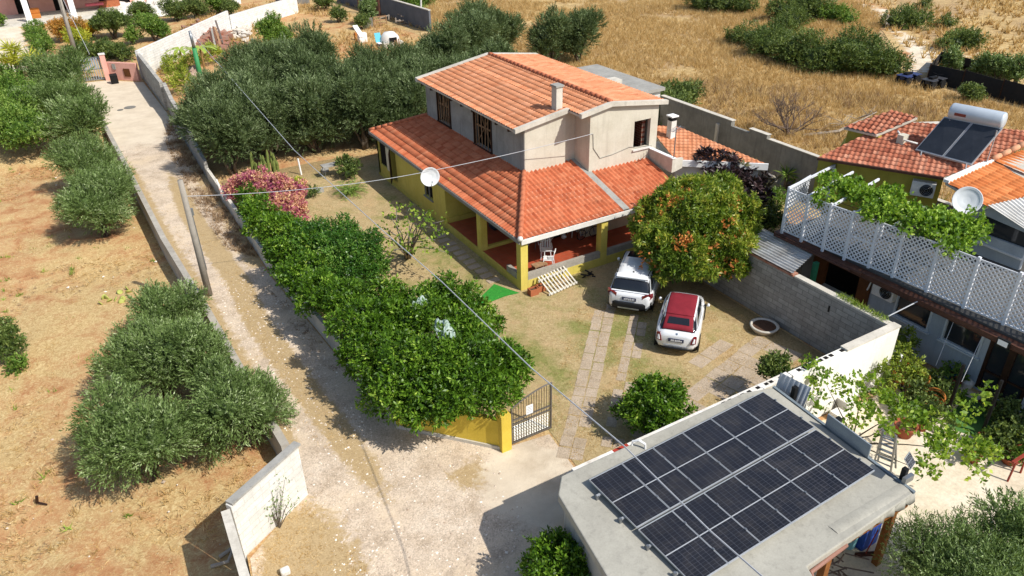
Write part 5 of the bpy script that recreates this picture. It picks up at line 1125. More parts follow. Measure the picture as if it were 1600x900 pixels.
ci = rng.choice(len(P), 44, replace=False); dm = np.min(np.linalg.norm(P[:, None] - P[ci][None], axis=2) / rng.uniform(.5, 1.3, 44), axis=1) < .31; P, D, T = P[dm] + D[dm] * .16, D[dm], T[dm]
V, t = sprigs(P, D, T, 'flower'); np_mesh('blossom', V, 4, leafmat('mango_blossom', [(0, '#9a5a2a'), (.5, '#c27a38'), (1, '#d99c58')], .7, .2, tcol=(1, .9, .7)), t, bpy.data.objects['mango_tree'])
# rosette trees (plum coloured)
def rosette(P0, D0, n, ll, lw, droop=.25):
    """leaf rosettes: n leaves round each tip"""
    k = len(P0); a = np.tile(np.arange(n) * 2.4, k)[:, None]; D = np.repeat(D0, n, 0); U = unit(np.cross(D, [0.31, .2, .93])); W = np.cross(D, U)
    el_ = np.tile(np.linspace(1.0, -.15, n), k)[:, None]; L = unit((U * np.cos(a) + W * np.sin(a)) + D * el_ + rng.normal(0, .12, (k * n, 3)))
    return leaf_quads(np.repeat(P0, n, 0), L, ll * rng.uniform(.8, 1.15, k * n), lw)
pt = empty('plum_leaved_tree', (12.6, .6, 0), 'dark plum leaved tree with rosettes in front of the annex', 'tree'); tips = []
for px, py, z in [(1106, 247, 3.4), (1118, 265, 3.0), (1150, 252, 3.3), (1150, 268, 2.9), (1170, 268, 2.8), (1135, 280, 2.6), (1160, 290, 2.4), (1180, 285, 2.4), (1175, 305, 2.0), (1195, 300, 1.9), (1120, 285, 2.5), (1105, 278, 2.6), (1140, 300, 2.1), (1185, 318, 1.6), (1128, 255, 3.1), (1190, 282, 2.4), (1160, 315, 1.6), (1145, 320, 1.3)]:
    p = G(px, py, z); tips.append(p)
    mb = None
tp = np.array([p[:] for p in tips]); ex = np.repeat(tp, 9, 0) + rng.normal(0, .25, (len(tp) * 9, 3)) + [0, 0, .12]; dd_ = unit(rng.normal(0, .5, (len(ex), 3)) + [0, 0, 1.0])
V = rosette(ex, dd_, 12, .36, .12); np_mesh('crown', V, 4, PL, np.repeat(rng.uniform(0, 1, len(ex)), 12), pt)
mb = MB()
for p in tips: mb.tube([(12.6 + random.uniform(-.15, .15), .6, 0), (12.6 * .6 + p.x * .4, .6 * .6 + p.y * .4, .9), p], [.07, .045, .02], 6)
mb.build('trunk', m_bark, pt, smooth=True)
# thin yellow leafed tree over the lawn
tree_px('garden_shrub', 1200, 338, 0, .8, 30, 'bush', BD, 'shaded green shrub between the plum leaved tree and the metal lean to', 44, trunk=.04, cat='shrub')
tree_px('garden_shrub', 1168, 345, 0, .7, 22, 'bush', BD, 'dark shrub pressed between the orange flowered tree and the block wall', 44, trunk=.04, cat='shrub')
st_ = empty('sparse_fig_tree', (-2.9, 5.4, 0), 'sparse bare branched tree with scattered yellow green leaves on the lawn by the veranda', 'tree')
br = MB(); tips = []
targets = [(620, 320, 2.6), (640, 325, 2.8), (672, 355, 2.6), (688, 360, 2.4), (700, 395, 1.6), (655, 335, 3.0), (600, 355, 2.2), (585, 375, 1.6), (605, 400, 1.2), (638, 370, 2.2), (660, 385, 1.9), (680, 375, 2.3), (625, 385, 1.7), (645, 400, 1.5), (650, 350, 2.6), (693, 345, 2.8), (612, 340, 2.6), (668, 330, 2.9)]
for px, py, z in targets:
    p = G(px, py, z); b0 = Vector((-2.9 + random.uniform(-.1, .1), 5.4 + random.uniform(-.1, .1), 0)); m1 = b0.lerp(p, .4) + Vector((random.uniform(-.25, .25), random.uniform(-.25, .25), .5)); m2 = b0.lerp(p, .75) + Vector((random.uniform(-.2, .2), random.uniform(-.2, .2), .35))
    br.tube([b0, m1, m2, p], [.05, .03, .02, .008], 6)
    for i in range(7): t = random.uniform(.55, 1); q = (m2.lerp(p, (t - .55) / .45) if t > .6 else m1.lerp(m2, .9)); tips.append((q.x + random.gauss(0, .24), q.y + random.gauss(0, .24), q.z + random.gauss(0, .12)))
br.build('branches', M('pale_bark', '#9a938a', '#7f786e', 6, .85), st_, smooth=True)
tp = np.array(tips); n = len(tp); PP = np.repeat(tp, 4, 0) + rng.normal(0, .07, (n * 4, 3)); V = leaf_quads(PP, unit(rng.normal(size=(n * 4, 3)) + [0, 0, .2]), .14 * rng.uniform(.7, 1.2, n * 4), .13); np_mesh('leaves', V, 4, VN, rng.uniform(0, 1, n * 4), st_)
# green bush by the driveway and at the bottom edge
tree_px('citrus_bush', 1026, 637, 0, 1.05, 56, 'bush', HG, 'rounded bright green citrus bush beside the solar panel roof', 68, rz=1.05, trunk=.06, cat='bush')
B = []
for px, py, z, r in [(862, 868, 1.4, 34), (905, 882, 1.3, 40), (870, 905, 1.3, 40), (925, 905, 1.1, 24), (846, 885, 1.1, 22)]: p = G(px, py, z); q = r * mpp(p); B.append((p.x, p.y, p.z, q, q, q * .95))
plant('corner_bush', B, 'bush', HG, 'bright green bush against the grey garage side at the bottom edge', 'bush', 66, trunk=(.06, 3), base=(-7.9, -14.2, 0), zmin=.1)
tree_px('ivy_bush', 1212, 580, 0, 1.2, 26, 'bush', BD, 'dark green bush behind the start of the whitewashed wall', 60, trunk=.05, n=3, cat='bush')
B = [(x, -11.6 + random.uniform(-.2, .2), .45, .5, .35, .5) for x in (3.4, 4.2, 5.0, 5.8)]
plant('wall_shrub', B, 'bush', BD, 'low ragged shrubs growing along the inside of the whitewashed wall', 'shrub', 40, base=(4.6, -11.6, 0), zmin=.02, core=False)
p = G(1515, 895, 1.8); plant('grey_olive_tree', sub(p.x, p.y, p.z, 1.62, 1.1, 9) , 'fine', OL, 'large grey green olive tree in the lower right corner', 'tree', 40, trunk=(.14, 4), base=(p.x, p.y, 0), zmin=.5)
p = G(1610, 850, 2.0); plant('grey_olive_tree', sub(p.x, p.y, p.z, 1.2, 1.1, 5), 'olive', OL, 'second olive tree cut by the right edge near the bottom', 'tree', 40, trunk=(.1, 3), base=(p.x, p.y, 0), zmin=.5)
# sapling in front of the short wall
sp_ = empty('sapling', (-12.2, -8.0, 0), 'thin leafy sapling growing in front of the short pale block wall', 'sapling'); s0 = G(437, 825, 0); mb = MB(); tips = []
for px, py, z in [(440, 765, 1.3), (425, 770, 1.2), (415, 785, .9), (455, 778, 1.1), (465, 785, .9), (435, 785, 1.0), (430, 800, .6), (445, 750, 1.6), (420, 800, .6)]:
    p = G(px, py, z); mb.tube([s0, s0.lerp(p, .5) + Vector((0, 0, .12)), p], [.015, .01, .004], 5)
    for i in range(16): tips.append(tuple(s0.lerp(p, random.uniform(.55, 1.05)) + Vector((random.gauss(0, .09), random.gauss(0, .09), random.gauss(0, .08) + .05))))
mb.build('stem', m_bark, sp_); tp = np.array(tips); V = leaf_quads(tp, unit(rng.normal(size=tp.shape)), .1, .035); np_mesh('leaves', V, 4, OL, rng.uniform(.2, .9, len(tp)), sp_)
# column cactus
cc = empty('column_cactus', (-5.4, 19.0, 0), 'cluster of tall green column cacti at the foot of the grove', 'cactus'); m_cac = M('cactus_skin', '#5c6b33', '#77803f', 8, .8, bump=.5)
for i in range(17):
    px = 396 + (i % 9) * 5.2 + random.uniform(-2, 2); p = G(px, 272 + random.uniform(-3, 6), 0); h = random.uniform(.7, 1.7); lx = random.uniform(-.1, .1); mb = MB()
    ribs = []; 
    for k in range(7): z = h * k / 6; ribs.append((p.x + lx * z, p.y + random.uniform(-.02, .02), z))
    mb.tube(ribs, [.085, .09, .09, .09, .085, .08, .03], 10); mb.build('stem', m_cac, cc)
# prickly pear in the field
pp = empty('prickly_pear', tuple(G(186, 462, FZ)), 'yellow green prickly pear pads lying in the dry field', 'cactus')
m_pp = M('pad_skin', '#9aa24e', '#b6b866', 5, .7)
for i in range(11):
    p = G(random.gauss(186, 13), random.gauss(465, 9), FZ + .12); mb = MB(); mb.lathe([(0, -.02), (.1, -.025), (.14, 0), (.1, .025), (0, .02)], (0, 0, 0), 12, (random.uniform(-1, 1), random.uniform(-1, 1), random.uniform(.1, .8)))
    o = mb.build('pad', m_pp, pp, world=False, smooth=True); o.location = p - pp.location; o.scale = (1, 1, 1.3)
# cycad / young palm on the lawn
def cycad(name, base, nf, L, mat, label, cat='plant', droop=.6, wl=.25, up=.9, trunkh=.15, stiff=False):
    e = empty(name, base, label, cat); Ps, Ds = [], []; mb = MB(); bx, by, bz = base
    for i in range(nf):
        a = i * 2.4; el_ = up * (1 - i / nf) + .15; d = Vector((math.cos(a), math.sin(a), el_ * 1.3)).normalized(); p = Vector((bx, by, bz + trunkh)); prev = p.copy(); steps = 8
        for s_ in range(steps):
            d = (d + Vector((0, 0, -droop / steps))).normalized(); q = prev + d * (L / steps); sd_ = d.cross(Vector((0, 0, 1))).normalized()
            if not stiff: mb.tube([prev, q], .008, 4, False)
            for sg in (-1, 1):
                for f_ in (.25, .75): Ps.append(tuple(prev.lerp(q, f_))); Ds.append(tuple((sd_ * sg + d * .6).normalized()))
            prev = q
    Ps, Ds = np.array(Ps), np.array(Ds); V = leaf_quads(Ps, Ds, wl, .03 if not stiff else .06); mb.build('fronds', mat, e) if not stiff else None
    np_mesh('leaflets', V, 4, mat, rng.uniform(.2, 1, len(Ps)), e)
    tm_ = MB(); tm_.tube([(bx, by, bz - .02), (bx, by, bz + trunkh)], [.12, .1], 8); tm_.build('trunk', m_bark, e); return e
cycad('cycad', (-2.5, 14.0, 0), 26, 1.0, BU, 'spreading green cycad on the dry lawn left of the house', droop=.9)
def yucca(name, base, heads, label, mat, n=42, L=.75, group=None):
    """strap leaved plant: heads = [(x,y,z)]"""
    e = empty(name, base, label, 'plant', group); mb = MB(); Ps, Ds = [], []
    for h in heads:
        mb.tube([base, (base[0] * .4 + h[0] * .6, base[1] * .4 + h[1] * .6, base[2] * .5 + h[2] * .5), h], [.12, .1, .08], 8)
        for i in range(n): Ps.append(h); Ds.append((random.gauss(0, 1), random.gauss(0, 1), random.uniform(-.5, 1.1)))
    Ps, Ds = np.array(Ps, float), unit(np.array(Ds)); V = leaf_quads(Ps, Ds, L * rng.uniform(.7, 1.1, len(Ps)), .07)
    np_mesh('leaves', V, 4, mat, rng.uniform(0, 1, len(Ps)), e); mb.build('trunk', m_bark, e, smooth=True); return e
yb_ = G(1226, 296, 0); yucca('yucca', tuple(yb_), [(yb_.x, yb_.y, .9), (yb_.x + .4, yb_.y - .3, .6)], 'bright green yucca at the dark boundary wall near the lattice', BU, L=.8)
tree_px('wall_foot_plants', 1212, 312, 0, .4, 22, 'bush', BU, 'bright green low plants below the yucca', 40, trunk=None, n=3, cat='plant', core=False)
gy_ = 'yuccas beside the pink house'
for (px, py, z, pb, qb, lb_) in [(15, 75, 2.6, 33, 130, 'leftmost yellowing yucca before the pink house'), (22, 92, 1.8, 36, 132, 'lower yellow yucca before the pink house'), (45, 88, 2.1, 50, 134, 'right hand yucca before the pink house'), (8, 92, 1.6, 20, 132, 'yellow yucca cut by the left picture edge')]:
    b = G(pb, qb, 0); h = G(px, py, z + .4); yucca('yucca', tuple(b), [tuple(h), (h.x + .3, h.y, h.z - .3)], lb_, YG, 70, 1.1, gy_)
# banana plants
for (px, py, h, lb_) in [(322, 118, 2.2, 'banana plant with broad leaves right of the green pole'), (288, 108, 1.6, 'smaller banana plant by the stepped block wall')]:
    b = G(px, py, 0); e = empty('banana_plant', tuple(b), lb_, 'banana plant'); mb = MB(); mb.tube([b, b + Vector((0, 0, h))], [.12, .07], 8); mb.build('stem', M('banana_stem', '#9a7a4a', '#7d6238', 4, .8), e)
    lf = MB()
    for i in range(8):
        a = i * 2.4; d = Vector((math.cos(a), math.sin(a), .8)).normalized(); p = b + Vector((0, 0, h)); sdv = d.cross(Vector((0, 0, 1))).normalized(); prev = (p - sdv * .03, p + sdv * .03)
        for s_ in range(6): d = (d + Vector((0, 0, -.22))).normalized(); p = p + d * .25; wv = .19 * math.sin(math.pi * (s_ + 1.2) / 7.3); cur = (p - sdv * wv, p + sdv * wv); lf.quad(prev[0], prev[1], cur[1], cur[0]); prev = cur
    lf.build('leaves', M('banana_leaf', '#7f9a3a', '#a3ad4a', 2, .5), e)
B = [(*G(px, py, .8)[:], .8, .8, .8) for px, py in ((275, 118), (285, 130), (300, 100), (270, 100), (330, 85))]
plant('garden_plants', B, 'far', leafmat('garden_leaves', [(0, '#56701e'), (.5, '#8a9a35'), (1, '#c9c95a')], .5, .35), 'yellow green leafy plants inside the stepped block wall', 'plants', 22, base=(-6, 42, 0), core=False)
tree_px('bright_tree', 427, 52, 0, 2.4, 26, 'far', BU, 'bright light green tree above the grove near the rubble plot', 30, rz=2.0)
# top left gardens
tree('round_citrus_tree', *G(180, 60, 0)[:2], 0, 3.0, 2.1, 'far', BD, 'round dark green citrus tree in front of the pink house', 30)
tree_px('oleander', 105, 48, 0, 1.0, 26, 'far', OR, 'rusty orange shrub beside the striped hedge', 22, trunk=.05, cat='shrub'); tree_px('oleander', 122, 60, 0, .9, 18, 'far', YG, 'yellowish shrub to the right of the rusty shrub', 22, trunk=.05, cat='shrub')
tree_px('golden_shrub', 143, 47, 0, .7, 14, 'far', YF, 'golden yellow shrub beside the round citrus tree', 26, trunk=.04, n=3, cat='shrub')
tree_px('garden_tree', 238, 45, 0, 1.2, 25, 'far', BU, 'mid green garden tree above the pale block wall', 24, cat='tree'); tree_px('garden_tree', 222, 22, 0, 1.2, 20, 'far', BD, 'darker garden tree near the whitewashed stones', 24)
tree_px('garden_tree', 205, 55, 0, .9, 10, 'far', BU, 'small green tree squeezed between the citrus and the garden tree', 24)
B = [(*G(px, py, .6)[:], 1.0, 1.0, .8) for px, py in ((128, 82), (145, 80), (160, 78), (178, 80), (195, 84))]
plant('gate_hedge', B, 'far', BD, 'low dark hedge behind the pink gate wall', 'hedge', 26, base=tuple(G(160, 85, 0)), zmin=0)
B = [(*G(px, py, .5)[:], .9, .9, .55) for px, py in ((53, 45), (58, 55), (62, 66), (66, 76))]
plant('striped_hedge', B, 'far', BU, 'low clipped hedge running towards the pink house terrace', 'hedge', 26, base=tuple(G(60, 60, 0)), zmin=0)
B = [(*G(px, py, 1.0)[:], 1.8, 1.8, 1.2) for px, py in ((8, 135), (25, 150), (5, 170), (30, 175), (12, 200), (35, 205))]
plant('boundary_hedge', B, 'far', BU, 'bright green bushy hedge at the left edge above the dry field', 'hedge', 24, base=tuple(G(15, 180, 0)), zmin=0)
tree_px('garden_shrub', 0, 32, 0, .8, 8, 'far', BU, 'small round green shrub at the top left corner', 24, trunk=.04, cat='shrub')
for i, (px, py, r, lb_) in enumerate([(275, 18, 22, 'long grey green shrub above the pale block wall'), (305, 14, 20, 'olive green shrub right of the grey shrub'), (340, 8, 22, 'bright green tree at the top edge above the wall'), (360, 12, 14, 'small brown green shrub by the white post'), (505, 3, 16, 'dark green tree touching the top edge'), (528, 20, 12, 'tall thin dark shrub in the dry plot')]):
    tree_px('far_shrub', px, py, 0, 1.0, r, 'far', (WS, WS, BU, WS, BD, WS)[i], lb_, 22, cat='shrub')
tree_px('little_olive', 575, 18, 0, 1.4, 15, 'far', OL, 'small spreading olive tree by the dark far wall', 20)
tree_px('far_bush', 650, 3, 0, .6, 30, 'far', BU, 'low bright green bushes behind the dark far wall', 20, trunk=None, cat='bush')
for (px, py, r, m_, lb_) in [(565, 35, 12, WS, 'grey shrub beside the broken pallet fence'), (860, 70, 22, BU, 'light green bush left of the dark meadow clump')]: tree_px('far_shrub', px, py, 0, .7, r, 'far', m_, lb_, 22, trunk=.04, cat='shrub')
# wild bushes of the meadow
gm_ = 'dark green wild bushes in the dry meadow'
MB_ = [([(1175, 60, 26), (1200, 75, 34), (1240, 85, 38), (1280, 95, 42), (1320, 100, 40), (1360, 100, 42), (1390, 105, 28), (1150, 55, 16), (1330, 80, 34), (1220, 55, 28)], 'largest spreading dark green thicket in the middle of the meadow', BD),
       ([(1225, 22, 26), (1250, 12, 30), (1275, 18, 26), (1240, 30, 22)], 'dense dark green thicket directly above the largest one', BD), ([(1300, 22, 20), (1325, 26, 16)], 'low bush to the right of the upper thicket', BU),
       ([(1095, 5, 26), (1130, 8, 28), (1160, 10, 22)], 'long dark bush at the top edge of the meadow', BD), ([(1400, 32, 20), (1430, 32, 24), (1415, 18, 14)], 'flat green bush with a smaller one on top', BD),
       ([(1492, 66, 22), (1515, 64, 24)], 'round dense green bush by the pale track', BD), ([(1482, 32, 13)], 'small round bush above the dense round one', BD), ([(1445, 2, 10)], 'tiny bush at the top edge on the right', BD)]
for pts, lb_, m_ in MB_:
    B = []
    for px, py, r in pts: p = G(px, py, .7); q = r * mpp(p); B.append((p.x, p.y, min(.9, q * .5), q, q * 1.1, min(1.7, q * .75)))
    plant('wild_bush', B, 'far', m_, lb_, 'bush', 17, gm_, base=B[0][:2] + (0,), zmin=0, crown='foliage')
gn = 'young olives behind the black netting'
for (px, py, r, lb_) in [(1488, 95, 15, 'leftmost pale young olive bush behind the netting'), (1534, 103, 13, 'second pale young olive bush behind the netting'), (1562, 108, 17, 'third pale young olive bush behind the netting'), (1592, 112, 17, 'rightmost pale young olive bush behind the netting')]: tree_px('young_olive', px, py, 0, 1.2, r, 'far', OL, lb_, 24, group=gn, trunk=.06)
tree_px('far_shrub', 1518, 148, 0, .5, 18, 'far', WS, 'ragged dark weed bush in front of the black netting', 22, trunk=.04, cat='shrub')
# dead bush
db = empty('dry_leafless_bush', tuple(G(1232, 212, 0)), 'dry leafless bush with dark branches behind the boundary wall', 'bush'); mb = MB()
def branch(p, d, L, r, dep):
    q = p + d * L; mb.tube([p, p.lerp(q, .5) + Vector((random.gauss(0, .05), random.gauss(0, .05), .03)) * L, q], [r, r * .8, r * .55], 5, False)
    if dep:
        for _ in range(3 if dep > 1 else 4): branch(q, (d + Vector((random.gauss(0, .45), random.gauss(0, .45), random.gauss(.1, .25)))).normalized(), L * random.uniform(.6, .8), r * .55, dep - 1)
for i in range(9): branch(Vector(db.location), Vector((random.gauss(0, .6), random.gauss(0, .6), .8)).normalized(), .95, .06, 4)
mb.build('branches', M('dry_branch', '#5f5149', '#7d6d62', 5, .9), db)
lg = MB(); a = G(1255, 212, .05); b_ = G(1370, 175, .4); lg.tube([a, G(1310, 205, .3), b_], [.12, .09, .03], 6); 
for i in range(12): p = a.lerp(b_, random.uniform(.3, 1)); lg.tube([p, p + Vector((random.gauss(0, .6), random.gauss(0, .6), random.uniform(.1, .6)))], [.03, .01], 5)
one(lg, 'fallen_branch', M('bleached_branch', '#8d8175', '#a39889', 5, .9), 'long bleached fallen branch between the dry bush and the red roof', 'branch')
# patio grapevine on wires
gv = []
for px, py, z, r in [(1266, 572, 2.3, .28), (1290, 598, 2.1, .36), (1275, 626, 2.0, .24), (1330, 612, 2.2, .35), (1355, 600, 2.2, .35), (1345, 640, 2.1, .4), (1375, 625, 2.1, .4), (1400, 632, 2.1, .35), (1330, 665, 2.0, .25), (1380, 670, 2.1, .3), (1410, 655, 2.1, .35), (1440, 665, 2.1, .35), (1465, 680, 2.1, .4), (1480, 695, 2.2, .38), (1455, 715, 2.2, .35), (1440, 735, 2.1, .25), (1500, 700, 2.1, .35), (1530, 705, 2.1, .33), (1550, 715, 2.0, .25), (1525, 735, 1.8, .25), (1500, 660, 2.2, .22), (1515, 640, 2.2, .2), (1530, 625, 2.2, .18), (1545, 610, 2.2, .12), (1425, 640, 2.2, .3), (1470, 650, 2.2, .22)]:
    p = G(px, py, z); gv.append((*p[:], r * .88, r * .88, .16))
plant('patio_grapevine', gv, 'vine', VN, 'sprawling yellow green grapevine trained over the patio', 'vine', 30, base=tuple(G(1330, 690, 0)), core=False, trunk=(.03, 1))
B = [(*G(px, py, .9)[:], r_, r_, .55) for px, py, r_ in ((1398, 560, .34), (1408, 535, .34), (1425, 580, .28), (1385, 590, .25))]
plant('patio_shrub', B, 'bush', leafmat('lime_leaves', [(0, '#4b601c'), (.5, '#788c30'), (1, '#b3bd55')], .5, .35), 'lime green shrub filling the corner behind the whitewashed wall', 'shrub', 44, base=tuple(G(1410, 610, 0)), zmin=0, trunk=(.03, 3))
B = [(*G(px, py, .5)[:], .35, .35, .4) for px, py in ((1450, 600), (1470, 615), (1445, 640), (1465, 655), (1430, 620))]
plant('flower_bed_plants', B, 'flower', WS, 'brownish potted plants crowded beside the patio chairs', 'plants', 42, base=tuple(G(1455, 635, 0)), zmin=0, core=False)
B = [(*G(px, py, .5)[:], .4, .4, .45) for px, py in ((1565, 640), (1585, 655), (1595, 680), (1575, 690), (1590, 700))]
plant('flower_bed_plants', B, 'flower', WS, 'dry looking yellowish plants along the right edge of the patio', 'plants', 40, base=tuple(G(1585, 690, 0)), zmin=0, core=False)
B = [(7.1, y, 2.5, .1, .2, .12) for y in (-10.2, -10.6, -11.0, -11.4)]; tufts('wall_top_weeds', np.array([(7.12 + random.gauss(0, .03), random.uniform(-11.8, -9.9), 2.42) for _ in range(90)]), .18, 6, GW, .01, .7)

# ================================================================== CARS
m_carw = M('white_car_paint', '#dcdedf', '#d6d8da', 1, .22, .5, coat=.8, fine=0)
m_cglass = M('car_glass', (.012, .014, .018), None, 2, .05, .6, fine=0)
m_tyre = M('tyre', '#1b1b1c', '#141414', 5, .8)
m_plast = M('black_bumper', '#1d1e20', '#161719', 4, .55)
m_red = M('tail_lamp', '#7c0f18', '#5e0a12', 3, .15, .6, coat=.5, fine=0)
m_chrome = M('chrome', '#c8cacc', None, 2, .15, .5, .9, fine=0)
m_softtop = M('dark_red_fabric', '#86222e', '#761b27', 3, .85, bump=.2, bscale=90, fine=.1)
m_plate = M('number_plate', '#d9dadd', None, 1, .4, fine=0)
m_plateb = M('plate_blue', '#24479a', None, 1, .4, fine=0)
def interp(tab, x):
    xs = [t[0] for t in tab]; return [float(np.interp(x, xs, [t[i] for t in tab])) for i in range(1, len(tab[0]))]
def loft(sts, ring, closed_ends=True):
    """sts: stations; ring(st) -> half profile list of (y,z) bottom->top; mirrored"""
    V, F = [], []; m = None
    for s in sts:
        h = ring(s); full = [(y, z) for y, z in h] + [(-y, z) for y, z in reversed(h)]; m = len(full); V += [(s, y, z) for y, z in full]
    for i in range(len(sts) - 1):
        for k in range(m): a = i * m; F.append((a + k, a + (k + 1) % m, a + m + (k + 1) % m, a + m + k))
    if closed_ends: F.append(tuple(range(m))); F.append(tuple((len(sts) - 1) * m + k for k in range(m - 1, -1, -1)))
    mb = MB(); mb.v = V; mb.f = F; mb.mi = [0] * len(F); return mb
def make_car(name, loc, heading, label, L, W, Hh, kind):
    e = empty(name, loc, label, 'car', rz=heading); hl, hw = L / 2, W / 2
    if kind == 'suv':
        body = [(-hl, .40, .90, .78), (-hl + .06, .34, 1.0, .90), (-hl + .35, .30, 1.04, .985), (-1.2, .27, 1.02, 1.0), (0, .25, 1.0, 1.0), (1.0, .27, .99, 1.0), (hl - .75, .3, .96, .97), (hl - .3, .34, .86, .9), (hl - .02, .42, .68, .74)]
        gh = [(-hl + .14, 1.02, 1.06, .80, .80), (-hl + .42, 1.02, Hh - .10, .9, .74), (-hl + .6, 1.02, Hh - .03, .92, .74), (-.3, 1.0, Hh, .93, .75), (.35, .99, Hh - .02, .93, .74), (.62, .98, Hh - .1, .92, .72), (1.25, .97, 1.02, .88, .80)]
    else:
        body = [(-hl, .40, .82, .66), (-hl + .05, .33, .92, .80), (-hl + .3, .28, .99, .95), (-.95, .25, .98, 1.0), (0, .24, .95, .985), (.8, .26, .93, .97), (hl - .55, .3, .87, .9), (hl - .18, .34, .76, .76), (hl - .01, .42, .62, .56)]
        gh = [(-hl + .22, .95, .99, .74, .72), (-hl + .62, .97, Hh - .15, .86, .66), (-hl + .9, .97, Hh - .05, .88, .68), (-.1, .95, Hh, .9, .69), (.3, .94, Hh - .03, .88, .68), (.5, .93, Hh - .1, .86, .66), (1.02, .92, .96, .8, .72)]
    def bring(s):
        zb, zt, k = interp(body, s); y = hw * k; return [(y * .55, zb - .03), (y * .9, zb), (y, zb + .14), (y * 1.0, (zb + zt) / 2), (y * .985, zt - .12), (y * .93, zt - .03), (y * .6, zt + .015)]
    n = 26; sts = [-hl + L * (1 - math.cos(math.pi * i / n)) / 2 for i in range(n + 1)]
    o = loft(sts, bring).build('body', m_carw, e, world=False, smooth=True)
    # cut the wheel arches visually with dark liners
    def gring(s):
        zb, zt, kb, kt = interp(gh, s); yb, yt = hw * kb, hw * kt; zt = max(zt, zb + .02); return [(yb * .9, zb - .06), (yb, zb - .02), (yb * .5 + yt * .5 + .01, (zb + zt) / 2 + .01), (yt, zt - .06), (yt * .93, zt - .015), (yt * .5, zt)]
    n = 22; g0, g1 = gh[0][0], gh[-1][0]; sts = sorted(set([g0 + (g1 - g0) * i / n for i in range(n + 1)] + [t[0] for t in gh]))
    loft(sts, gring).build('windows', m_cglass, e, world=False, smooth=True)
    # roof skin over the greenhouse
    x0, x1 = gh[1][0], gh[-2][0]; xs = [x0 + (x1 - x0) * i / 14 for i in range(15)]
    def strip(f, xs, mat, nm, lift=.012, thick=.02):
        V, F = [], []; m = None
        for s in xs:
            pr = f(s); m = len(pr); V += [(s, y, z) for y, z in pr]
        for i in range(len(xs) - 1):
            for k in range(m - 1): a = i * m; F.append((a + k, a + k + 1, a + m + k + 1, a + m + k))
        mb = MB(); mb.v = V; mb.f = F; mb.mi = [0] * len(F); o = mb.build(nm, mat, e, world=False, smooth=True); s_ = o.modifiers.new('t', 'SOLIDIFY'); s_.thickness = thick; s_.offset = 0; return o
    def roofp(s):
        zb, zt, kb, kt = interp(gh, s); yt = hw * kt; c_ = [(yt + .012, zt - .075), (yt * .95, zt - .01), (yt * .6, zt + .012), (0, zt + .02)]; return c_ + [(-y, z) for y, z in reversed(c_[:-1])]
    xs_r = [gh[1][0] - .03 + (gh[-2][0] - gh[1][0] + .05) * i / 14 for i in range(15)]
    strip(roofp, xs_r, m_carw, 'roof')
    # pillars
    def onside(s, t, sg, out=.012):
        zb, zt, kb, kt = interp(gh, s); yb, yt = hw * kb, hw * kt; return Vector((s, sg * (yb + (yt - yb) * t + out), zb - .02 + (zt - .05 - zb + .02) * t))
    for sg in (1, -1):
        pl = MB()
        for (sa, sb, wd) in ([(-hl + .3, -hl + .62, .17), (-.32, -.3, .05), (1.16, .6, .06), (-1.12, -1.1, .045)] if kind == 'suv' else [(-hl + .42, -hl + 1.0, .24), (-.2, -.18, .0), (.96, .5, .06)]):
            if wd == 0: continue
            pts = [onside(sa + (sb - sa) * t, t, sg) for t in (0, .25, .5, .75, 1)]
            for p, q in zip(pts, pts[1:]): pl.beam(p, q, .02, wd, (1, 0, 0)) if False else pl.prism([p + Vector((-wd / 2, 0, 0)), p + Vector((wd / 2, 0, 0)), q + Vector((wd / 2, 0, 0)), q + Vector((-wd / 2, 0, 0))], (0, sg * .012, 0))
        pl.build('pillars', m_carw, e, world=False)
        mm = MB(); c_ = Vector((.72 if kind == 'suv' else .55, sg * (hw + .1), 1.02 if kind == 'suv' else .98))
        mm.lathe([(0, -.06), (.055, -.05), (.075, 0), (.055, .045), (0, .055)], c_, 12, (0, 1, .0)); mo = mm.build('mirror', m_carw, e, world=False, smooth=True); mo.scale = (1, 1, 1)
        mb = MB(); mb.beam((c_.x, sg * (hw - .06), c_.z - .03), (c_.x, sg * (hw + .08), c_.z - .01), .05, .03); mb.build('mirror_arm', m_plast, mo, world=False)
        hd = MB()
        for xx in ((-.5, .45) if kind == 'suv' else (-.25,)): hd.beam((xx, sg * (hw * 1.0 + .005), .9), (xx + .16, sg * (hw * 1.0 + .005), .9), .02, .025)
        hd.build('door_handle', m_carw if kind == 'suv' else m_chrome, e, world=False)
        # wheels
        for wx in ((-1.24, 1.26) if kind == 'suv' else (-1.1, 1.2)):
            r = .34 if kind == 'suv' else .3; wy = sg * (hw - .13); mb = MB(); mb.lathe([(r * .62, -.1), (r * .95, -.1), (r, -.07), (r, .07), (r * .95, .1), (r * .62, .1)], (wx, wy, r), 24, (0, 1, 0)); ww = mb.build('wheel', m_tyre, e, world=False, smooth=True)
            mb = MB(); mb.lathe([(0, .04), (r * .6, .06), (r * .63, .085), (r * .63, -.085), (0, -.06)], (wx, wy, r), 20, (0, sg, 0)); mb.build('rim', m_metal, ww, world=False)
            mb = MB(); mb.lathe([(r * 1.0, 0), (r * 1.17, .0), (r * 1.17, .015), (r * 1.0, .02)], (wx, sg * (hw - .015), r + .01), 24, (0, sg, 0)); mb.build('wheel_arch', m_plast if kind == 'suv' else m_black, e, world=False)
    rx = -hl
